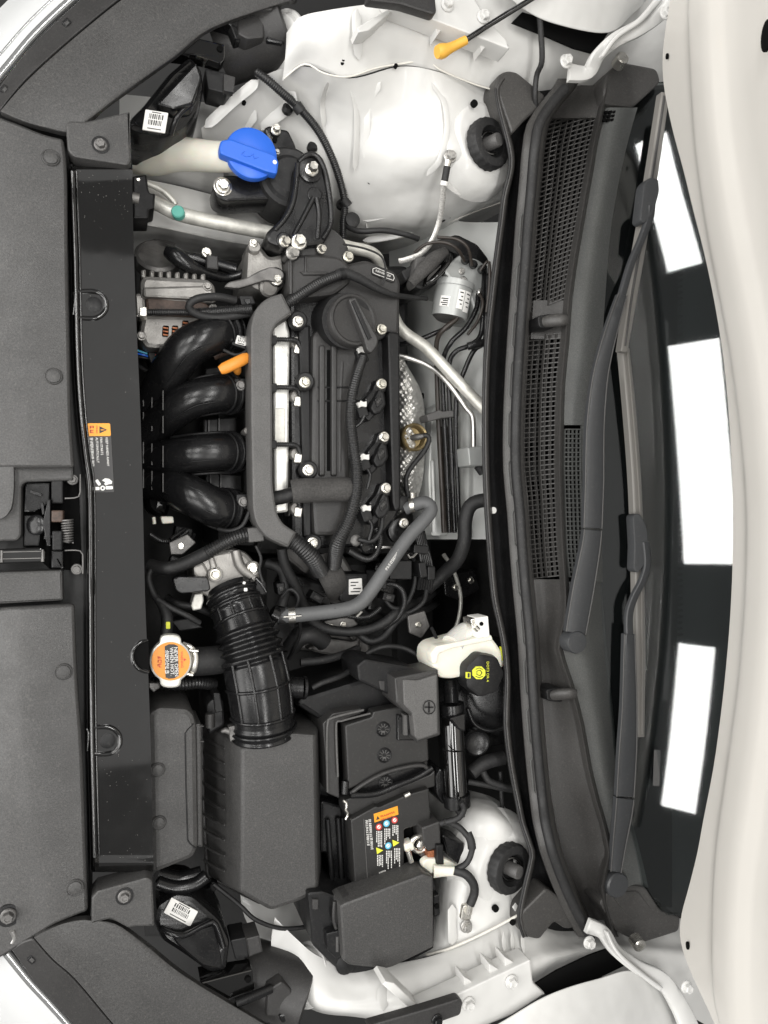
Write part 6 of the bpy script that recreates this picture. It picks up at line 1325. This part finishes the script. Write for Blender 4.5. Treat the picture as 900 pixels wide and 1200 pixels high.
# warning label: header, pictograms, print columns
lz = cz + .0006
prism('label_header', [(438, 954), (466, 944.5), (467, 954.5), (439, 964)], lz, cz - .001, 'label_orange', bt, bev=.0002)
prism('label_mark', [(441, 961), (445, 959.6), (442.4, 956.4)], lz + .0004, cz - .001, 'ink', bt, bev=0); glyphs((446, 957), 8, 2.2, -18, lz + .0004, 'red', bt, 13); glyphs((446, 961), 8, 1.8, -18, lz + .0004, 'red', bt, 14)
for (u, v, m) in ((444, 969, 'red'), (453, 965, 'sky_blue'), (462.5, 961, 'red'), (455, 991, 'sky_blue')): disc('pictogram', (u, v, lz - .0004), 3.9, m, bt, .0008); disc('pictogram', (u, v, lz + .0002), 2.3, 'label_white', bt, .0005); tube('pictogram', [(u - 1.4, v + 1.4, lz + .0007), (u + 1.4, v - 1.4, lz + .0007)], .0006, m, bt, seg=5)
for (u, v) in ((445, 997), (464, 988)): prism('pictogram', [(u - 4, v - 3.6), (u + 4, v - .5), (u - 3, v + 4)], lz + .0004, cz - .001, 'yellow', bt, bev=0)
rnd = random.Random(4)
def print_col(u, v0, n, w, parent, z, m='label_white', dv=1.9, hgt=1.0):
    vs, fs = [], []
    for c_ in range(n):
        L_ = w * rnd.uniform(.4, 1); x = v0
        while x < v0 + L_:
            l = rnd.uniform(1.2, 2.6); o = len(vs)
            vs += [W(u + c_ * dv, x, z), W(u + c_ * dv + hgt, x, z), W(u + c_ * dv + hgt, x + l, z), W(u + c_ * dv, x + l, z)]; fs.append((o + 3, o + 2, o + 1, o)); x += l + .6
    add('print_lines', mesh('print', vs, fs, False), m, parent)
for (u, v) in ((441, 974), (450.5, 971), (460, 967), (442, 1002), (452.5, 997), (462, 994)): print_col(u, v, 4, 20, bt, lz + .0003)
glyphs((433.2, 960), 17, 3.2, 85.5, lz + .0003, 'label_white', bt, 15, .45); glyphs((429.4, 961), 15, 3.0, 85.5, lz + .0003, 'label_white', bt, 16, .45)
prism('label_rule', [(426, 960), (426.6, 960), (431, 1030), (430.4, 1030)], lz + .0002, cz - .001, 'plastic_grey', bt, bev=0)
glyphs((444, 1023), 5, 1.8, -20, lz + .0003, 'label_white', bt, 17)
# side ribs and front of the case
for (u, v0, v1) in ((384, 960, 1030), (396, 958, 1036), (402, 958, 1038)): tube('case_rib', [(u, v0, -.08), (u + 5, v1, -.08)], .004, 'plastic_dark', bt, seg=8)
prism('case_foot', [(376, 938), (400, 944), (404, 960), (410, 1040), (394, 1036), (384, 1000), (376, 1000)], -.085, -.3, 'satin_black', bt, bev=.004, r=3)
prism('battery_base', [(350, 842), (384, 850), (392, 945), (378, 960), (352, 930)], -.12, -.34, 'plastic_dark', bt, bev=.01, r=6)
# negative terminal
tm = thing('battery_terminal', 'silver battery clamp with black sensor block on the negative post', 'terminal', (490, 990, -.04))
prism('recess', [(474, 972), (506, 960), (508, 1006), (476, 1018)], -.052, -.07, 'void', tm, bev=0)
lathe('post', (491, 989, -.05), [(.014, 0), (.012, .022), (.010, .024)], 'alloy', tm, seg=20)
tube('clamp_ring', [(491 + 9 * math.cos(a), 989 + 9 * math.sin(a), -.028) for a in [2 * math.pi * i / 16 for i in range(15)]], .0045, 'zinc', tm, seg=10)
prism('clamp_ear', [(474, 990), (484, 986), (486, 996), (476, 1000)], -.022, -.04, 'milky', tm, bev=.002, r=2); tube('clamp_bolt', [(478, 996, -.02), (482, 1010, -.02)], .0045, 'zinc', tm, seg=10); lathe('clamp_nut', (492, 989, -.026), [(.008, 0), (.008, .006), (.005, .007)], 'zinc', tm, seg=6)
prism('sensor_block', [(494, 970), (516, 962), (517, 992), (502, 998), (496, 988)], -.008, -.05, 'plastic_fine', tm, bev=.003, r=2)
prism('sensor_neck', [(511, 990), (520, 990), (521, 1014), (512, 1014)], -.002, -.04, 'plastic_dark', tm, bev=.003, r=2)
prism('copper_tab', [(501, 998), (511, 996), (511, 1012), (502, 1012)], -.012, -.03, 'copper', tm, bev=.001)
prism('lug', [(494, 1012), (500, 1006), (522, 1006), (540, 1016), (538, 1024), (512, 1026), (498, 1022)], -.008, -.02, 'milky', tm, bev=.003, r=6)
for p in ([(516, 965, -.01), (528, 962, .0), (538, 958, .005), (544, 948, .01), (540, 940, .01)], [(520, 962, -.005), (536, 968, .0), (548, 980, .01), (554, 990, .012), (548, 1010, .01), (536, 1018, .006)]): tube('lead', p, .005, 'rubber', tm, seg=10)
prism('connector', [(518, 978), (544, 988), (546, 1008), (538, 1014), (524, 1002)], -.012, -.06, 'satin_black', tm, bev=.003, r=2)
tube('lead_boot', [(548, 976, .006), (552, 986, .012), (553, 994, .012)], .007, 'rubber', tm, seg=12)
# positive terminal cover
pc = thing('terminal_cover', 'grey plastic positive terminal cover marked with a plus sign', 'terminal cover', (490, 830, -.06))
prism('cover', [(462, 794), (488, 789), (514, 784), (517, 862), (488, 871), (486, 842), (474, 834), (464, 824)], .004, -.06, 'plastic_fine', pc, bev=.004, r=[2, 0, 3, 3, 3, 2, 2, 2])
prism('cover_face', [(472, 796, .006), (490, 797, .010), (513, 790, .010), (514, 860, .010), (491, 868, .010), (486, 864, .006), (483, 836, .006), (473, 826, .006)], .008, -.01, 'plastic_grey', pc, bev=.003, r=2)
tube('plus_ring', [(503 + 7 * math.cos(a), 829 + 8 * math.sin(a), .0112) for a in [2 * math.pi * i / 24 for i in range(25)]], .0008, 'plastic_dark', pc, seg=6)
for q in (rect(502.2, 823, 503.8, 835), rect(498, 828.2, 508, 829.8)): prism('plus_sign', q, .0113, .009, 'plastic_dark', pc, bev=0)
prism('link_box', [(418, 780), (428, 772), (486, 782), (488, 790), (462, 798), (464, 818), (420, 798)], -.03, -.12, 'plastic_dark', pc, bev=.004, r=3)
tube('link_seam', [(420, 790, -.04), (440, 798, -.038), (462, 806, -.036)], .0015, 'plastic_grey', pc, seg=6)
prism('latch', [(444, 798), (451, 798), (451, 810), (446, 808)], -.028, -.05, 'plastic_fine', pc, bev=.001, r=1)
prism('fuse_window', [(466, 838), (484, 842), (486, 868), (466, 868)], -.028, -.06, 'satin_black', pc, bev=.002, r=1); prism('fuse_fin', rect(474, 838, 478, 862), -.02, -.04, 'plastic_grey', pc, bev=.001); prism('fuse_fin', rect(480, 842, 484, 856), -.01, -.04, 'plastic_dark', pc, bev=.001)
# engine bay fuse box
fb = thing('fuse_box', 'grained black fuse box with clip latches beside the battery', 'fuse box', (440, 1090, -.1))
prism('body', [(360, 1046), (378, 1044), (404, 1054), (506, 1026), (511, 1040), (509, 1112), (456, 1140), (402, 1142), (388, 1130), (366, 1108)], -.015, -.16, 'plastic_dark', fb, bev=.004, r=4)
prism('lid', [(398, 1062), (404, 1058), (496, 1024), (508, 1028), (509, 1110), (460, 1134), (452, 1136), (410, 1132), (402, 1126)], .018, -.03, 'plastic', fb, bev=.004, r=[2, 2, 2, 2, 3, 6, 3, 3, 2])
prism('lid_lip', [(396, 1058), (402, 1052), (500, 1020), (508, 1026), (404, 1062)], .004, -.03, 'plastic_fine', fb, bev=.002, r=2)
prism('latch', [(382, 1094), (398, 1090), (402, 1096), (402, 1120), (394, 1124), (384, 1114)], .002, -.05, 'plastic_dark', fb, bev=.002, r=2); prism('latch_slot', rect(394, 1098, 397, 1116), .004, -.01, 'plastic_grey', fb, bev=.001)
prism('latch', [(508, 1050), (515, 1048), (516, 1072), (509, 1075)], -.002, -.04, 'plastic_dark', fb, bev=.002, r=1); hole(512, 1062, -.0005, 3, fb, nm='painted_screw_hole')
tube('hinge_rib', [(392, 1056, .0), (391, 1076, .0), (394, 1088, .0)], .0028, 'plastic_fine', fb, seg=8); prism('side_tab', rect(366, 1054, 373, 1066), -.011, -.03, 'plastic_fine', fb, bev=.001)
lathe('foot', (404, 1128, -.02), [(.016, -.03), (.016, .006), (.012, .008)], 'plastic_dark', fb, seg=18)

# ================================================================ brake fluid reservoir and the tube below it
br_ = thing('brake_fluid_reservoir', 'milky brake fluid reservoir with black cap and yellow emblem', 'fluid reservoir', (550, 780, -.06))
prism('tank', [(507, 764), (514, 757), (548, 748), (576, 746), (584, 756), (594, 772), (592, 782), (560, 790), (530, 796), (516, 795), (506, 780)], -.005, -.07, 'milky', br_, bev=.006, r=5)
prism('tank_rim', [(505, 766), (512, 757), (576, 744), (578, 750), (530, 760), (514, 766), (512, 778), (507, 778)], .0, -.02, 'milky', br_, bev=.002, r=2)
tube('tank_shoulder', [(530, 756, -.02), (544, 742, -.03), (560, 736, -.035)], [.02, .018, .012], 'milky_clear', br_, seg=20)
k = S(558, 787, .02)
lathe('cap', (558, 787, -.012), [(25 * k, 0), (25.5 * k, .020), (24 * k, .030), (20 * k, .0325), (3 * k, .033)], 'plastic_dark', br_, axis=(0, 0, 1), seg=84, lobes=lambda a, h: 1 + .035 * math.cos(a * 7))
cz_ = .0225
oct_ = lambda r, m=8: [(561.5 + r * math.cos(2 * math.pi * i / m + .39), 788.5 + r * math.sin(2 * math.pi * i / m + .39)) for i in range(m)]
prism('emblem', oct_(8), cz_ + .0005, cz_ - .004, 'yellow', br_, bev=.0003)
tube('emblem_ring', [(561.5 + 3.4 * math.cos(2 * math.pi * i / 20), 788.5 + 3.4 * math.sin(2 * math.pi * i / 20), cz_ + .0007) for i in range(21)], .0007, 'ink', br_, seg=5)
for s in (-1, 1): tube('emblem_ring', [(561.5 + 5.8 * math.cos(a), 788.5 + 5.8 * math.sin(a), cz_ + .0007) for a in [s * math.pi / 2 - .8 + .16 * i for i in range(11)]], .0006, 'ink', br_, seg=5)
prism('book_symbol', rect(547, 788, 551.5, 795), cz_ + .0005, cz_ - .004, 'yellow', br_, bev=.0002); prism('book_symbol', rect(548, 789, 550.4, 794), cz_ + .0009, cz_, 'ink', br_, bev=0)
text('DOT3 OR 4', (571.5, 787, cz_ + .0012), 4.6, -90, 'yellow', br_)
prism('side_sticker', [(587, 758), (593, 758), (595, 774), (588, 774)], -.0045, -.01, 'yellow', br_, bev=.0003)
t = thing('booster_bracket', 'small white metal bracket with a hole beside the brake fluid reservoir', 'bracket', (566, 735, -.02))
prism('plate', [(558, 724), (572, 722), (574, 746), (560, 748)], .004, -.03, 'label_white', t, bev=.001, r=1); hole(564, 731, .0045, 2.4, t, nm='painted_screw_hole'); prism('ear', [(552, 726), (558, 724), (558, 736), (553, 736)], .0, -.03, 'zinc', t, bev=.001); tube('nut', [(556, 734, .002), (560, 738, .002)], .005, 'zinc', t, seg=8)
bo = thing('brake_booster', 'large round black brake booster in shadow by the bulkhead', 'brake booster', (560, 820, -.12))
lathe('shell', (566, 810, -.14), [(.10, -.04), (.105, .0), (.095, .03), (.06, .045), (.02, .048)], 'satin_black', bo, axis=(-.5, 0, 1), seg=56)
tube('rim', [(548, 830, -.06), (556, 848, -.06), (574, 856, -.055), (592, 852, -.05)], .004, 'satin_black', bo, seg=10)
t = thing('vacuum_canister', 'glossy black cylinder standing between battery and strut tower', 'canister', (533, 890, -.08))
tube('cylinder', [(530, 838, -.03), (532, 880, -.028), (535, 932, -.026)], .0185, 'gloss_black', t, seg=36)
tube('upper_band', [(529, 824, -.03), (530, 838, -.03)], .021, 'satin_black', t, seg=36); tube('neck', [(528, 800, -.05), (529, 826, -.032)], .013, 'satin_black', t, seg=20)
tube('lower_band', [(535, 930, -.026), (536, 944, -.026)], .0225, 'satin_black', t, seg=36); tube('lower_stem', [(538, 944, -.02), (541, 958, -.01)], [.010, .006], 'rubber', t, seg=12)
tube('strap', [(518, 878, -.015), (526, 880, -.009), (534, 881, -.008), (542, 880, -.012)], .0012, 'void', t, seg=6)
prism('bracket', [(516, 900), (522, 904), (526, 930), (520, 944), (512, 932), (510, 910)], -.04, -.1, 'satin_black', t, bev=.003, r=3)
prism('cap_wedge', [(526, 842), (546, 836), (546, 858), (538, 856)], -.003, -.02, 'satin_black', t, bev=.003, r=3)
lathe('round_knob', (556, 868, -.09), [(.024, 0), (.024, .012), (.02, .016), (.014, .014), (.004, .014)], 'satin_black', t, axis=(-.2, 0, 1), seg=32)
for l, p, r in (('thin dark pipe reaching from the canister foot to the cowl edge', [(548, 916, -.05), (570, 920, -.045), (600, 926, -.04)], .005), ('fat dark hose under the round knob of the canister', [(552, 906, -.05), (568, 894, -.05), (590, 888, -.05)], .012), ('bent dark hose below the fat hose beside the canister', [(566, 904, -.045), (574, 916, -.04), (600, 924, -.035)], .006), ('thin dark cable dropping behind the strut tower by the cowl', [(586, 904, -.05), (588, 940, -.05), (590, 960, -.06)], .0035)):
    tube('rubber_hose', p, r, 'rubber', None, seg=12, label=l, cat='hose', group='dark hoses beside the canister')
# ================================================================ further detail: pressings, wires and fixings
for pts in ([(506, 96, .012), (520, 118, .006), (524, 150, .004), (516, 186, -.004), (500, 206, -.03)],
            [(520, 214, -.022), (540, 226, -.045), (560, 226, -.055), (580, 216, -.05)],
            [(384, 96, -.004), (378, 120, -.05), (380, 150, -.075)]):
    rib(pts, .0026)
tube('sealer_seam', [(420, 286, -.235), (470, 278, -.2), (520, 262, -.165), (560, 246, -.14), (590, 236, -.13)], .0022, 'sealer', body, seg=8)
# thin leads in the shadows of the bay
LD = [('thin black lead running beside the alternator plug', [(164, 430, -.15), (176, 436, -.14), (190, 430, -.15), (200, 420, -.17)], .003, 'rubber'),
      ('looped black wire above the intake runner ends', [(262, 410, -.075), (276, 416, -.07), (288, 412, -.07), (292, 404, -.07)], .0026, 'rubber'),
      ('black vacuum line along the channel foot by the last runner', [(292, 600, -.07), (284, 616, -.07), (270, 622, -.075), (256, 620, -.09)], .0034, 'rubber'),
      ('thin wire bent over the throttle body casting', [(300, 640, -.07), (306, 654, -.065), (304, 668, -.07), (308, 682, -.07)], .0024, 'rubber'),
      ('black lead dropping from the coolant hose clamp to the gearbox', [(350, 724, -.09), (352, 740, -.11), (346, 758, -.13), (338, 772, -.15)], .003, 'conduit'),
      ('corrugated lead crossing the gearbox under the label', [(392, 712, -.14), (410, 722, -.135), (432, 722, -.13), (446, 712, -.13)], .005, 'conduit'),
      ('thin lead tucked between terminal cover and brake reservoir', [(500, 786, -.03), (508, 774, -.03), (512, 752, -.05), (506, 736, -.08)], .003, 'rubber'),
      ('black breather tube beside the battery insulation', [(366, 806, -.06), (378, 800, -.06), (400, 792, -.07), (416, 782, -.09)], .0045, 'rubber')]
for l, p_, r_, m_ in LD: tube('cable', p_, r_, m_, None, seg=9, label=l, cat='cable', corr=.003 if m_ == 'conduit' and r_ > .004 else 0)
# long fins moulded on the intake runners
for p_, r_ in RUN:
    for off in (-9, 9):
        tube('mould_line', [(u_, v_ + off, z_ + math.sqrt(max(1e-6, rr_ ** 2 - (off * .0013) ** 2)) - .0002) for (u_, v_, z_), rr_ in zip(p_[1:5], r_[1:5])], .0008, 'plastic_dark', im, seg=6)
# heads and lugs round the air box and battery
for (u, v) in ((250, 1040), (366, 1052)): prism('lid_clip', orect(u, v, 8, 12, 20), -.14, -.2, 'plastic_dark', ax_, bev=.002, r=1)
# grit and dried drops on the crossmember and covers
rg = random.Random(12); vs, fs = [], []
for _ in range(110):
    v = rg.choice((rg.uniform(200, 260), rg.uniform(880, 1010), rg.uniform(210, 1000))); u = rg.uniform(Lx(v) + 9, Rx(v) - 5); p = W(u, v, cmz(v) - .0022); q = rg.uniform(.00018, .00055); o = len(vs)
    for k in range(5): vs.append(p + Vector((q * math.cos(k * 1.257), q * math.sin(k * 1.257) * rg.uniform(.6, 1), 0)))
    vs.append(p + Vector((0, 0, q * .5))); fs += [(o + k, o + (k + 1) % 5, o + 5) for k in range(5)]
add('dust_specks', mesh('dust', vs, fs, False), 'dusty', cm, kind='stuff')
# fittings on the brake control unit
for (u, v) in ((544, 306), (553, 311), (563, 317), (573, 325)):
    lathe('union_nut', (u, v, -.070), [(.0058, 0), (.0058, .007), (.004, .009), (.0026, .009)], 'cast_black', ab, seg=6)
for p_ in ([(544, 306, -.062), (536, 292, -.045), (520, 284, -.045), (500, 286, -.06), (486, 296, -.08)], [(553, 311, -.062), (548, 290, -.045), (534, 280, -.045), (512, 278, -.055)],
           [(563, 317, -.062), (572, 306, -.05), (574, 318, -.045), (573, 340, -.05), (570, 366, -.055)], [(562, 344, -.07), (566, 356, -.06), (560, 376, -.065), (548, 392, -.07)]):
    tube('pipe', p_, .0028, 'bronze_line', ab, seg=8)
bolt((541, 318, -.077), 4, ab, 'zinc_dull'); bolt((578, 356, -.077), 4, ab, 'zinc_dull')
tube('foam_wrap', [(482, 332, -.07), (494, 318, -.062), (508, 304, -.062), (522, 294, -.068)], [.008, .012, .012, .008], 'foam', ab, seg=14, flat=.7)
tube('connector_lever', [(500, 332, -.066), (512, 324, -.06), (526, 308, -.062), (528, 300, -.066)], .0035, 'gloss_black', ab, seg=10)
# odds and ends filling the gaps round throttle body, gearbox and brake reservoir
def stay(name_, label_, at_, q, z_, m_, bolts_=()):
    t_ = thing(name_, label_, 'bracket', at_); prism('plate', q, z_, z_ - .006, m_, t_, bev=.0015, r=2)
    prism('web', [(q[0][0], q[0][1]), (q[1][0], q[1][1]), (q[1][0] + 1, q[1][1] + 3), (q[0][0] + 1, q[0][1] + 3)], z_ - .004, z_ - .09, m_, t_, bev=.001)
    for b_ in bolts_: bolt((b_[0], b_[1], z_), b_[2], t_)
stay('metal_bracket', 'dull metal bracket under the cables beside the throttle body', (216, 640, -.15), [(198, 636), (220, 626), (230, 636), (214, 650), (200, 650)], -.115, 'alloy_dark', ((212, 640, 4),))
stay('metal_bracket', 'small grey metal bracket on the gearbox below the coolant hose', (400, 735, -.18), [(380, 728), (412, 722), (420, 732), (396, 742), (382, 740)], -.165, 'alloy_dark', ((402, 732, 4), (388, 734, 3)))
stay('metal_bracket', 'dark metal bracket in the gap ahead of the brake reservoir', (490, 730, -.15), [(478, 722), (498, 716), (504, 734), (494, 748), (480, 742)], -.13, 'alloy_dark', ((490, 732, 4),))
stay('metal_bracket', 'black metal bracket in deep shadow between heater hose and brake fluid reservoir', (540, 690, -.2), [(520, 676), (556, 668), (562, 690), (540, 704), (522, 698)], -.20, 'cast_black', ((534, 688, 4), (552, 680, 4)))
XT = [('black hose arching under the throttle body motor cover', [(196, 700, -.14), (210, 708, -.12), (230, 712, -.115), (250, 720, -.13)], .006),
      ('thin looped wire between bellows and gearbox', [(330, 700, -.11), (340, 690, -.10), (350, 700, -.10), (344, 716, -.11), (334, 712, -.115)], .0026),
      ('taped wire run beside the coolant hose bend', [(440, 690, -.11), (456, 684, -.10), (470, 690, -.10), (474, 706, -.11), (466, 724, -.13), (450, 736, -.14)], .005),
      ('thin metal pipe dropping past the brake reservoir bracket', [(520, 650, -.18), (532, 670, -.19), (540, 700, -.20), (536, 730, -.20), (524, 752, -.20)], .004),
      ('black cable slung behind the terminal cover link', [(430, 766, -.10), (450, 758, -.09), (474, 760, -.09), (494, 772, -.08), (500, 784, -.07)], .0045),
      ('black pipe along the gearbox toward the bellows port', [(352, 776, -.12), (376, 774, -.12), (400, 768, -.13), (420, 760, -.15)], .007),
      ('corrugated wire below the intake plenum', [(176, 626, -.15), (190, 634, -.14), (206, 632, -.135), (220, 622, -.14)], .005)]
for l, p_, r_ in XT: tube('cable', p_, r_, 'pipe_white' if 'metal' in l else ('conduit' if r_ == .005 else 'rubber'), None, seg=9, label=l, cat='cable', corr=.003 if r_ == .005 else 0)
for (u, v, w, h, a, z_) in ((206, 658, 14, 9, 20, -.10), (330, 690, 10, 14, -10, -.12), (456, 700, 14, 10, 15, -.115), (372, 700, 16, 10, 30, -.15)):
    t_ = thing('wire_connector', {206: 'small black plug on the taped cable by the throttle body', 330: 'small black plug between bellows and gearbox', 456: 'black plug on the taped wire by the hose bend', 372: 'black plug half hidden under the conduit end sleeve'}[u], 'connector', (u, v, z_))
    prism('shell', orect(u, v, w, h, a), z_, z_ - .03, 'plastic_dark', t_, bev=.002, r=1.5); prism('lock_tab', orect(u, v, w * .45, h * .4, a), z_ + .002, z_ - .004, 'plastic_fine', t_, bev=.001)
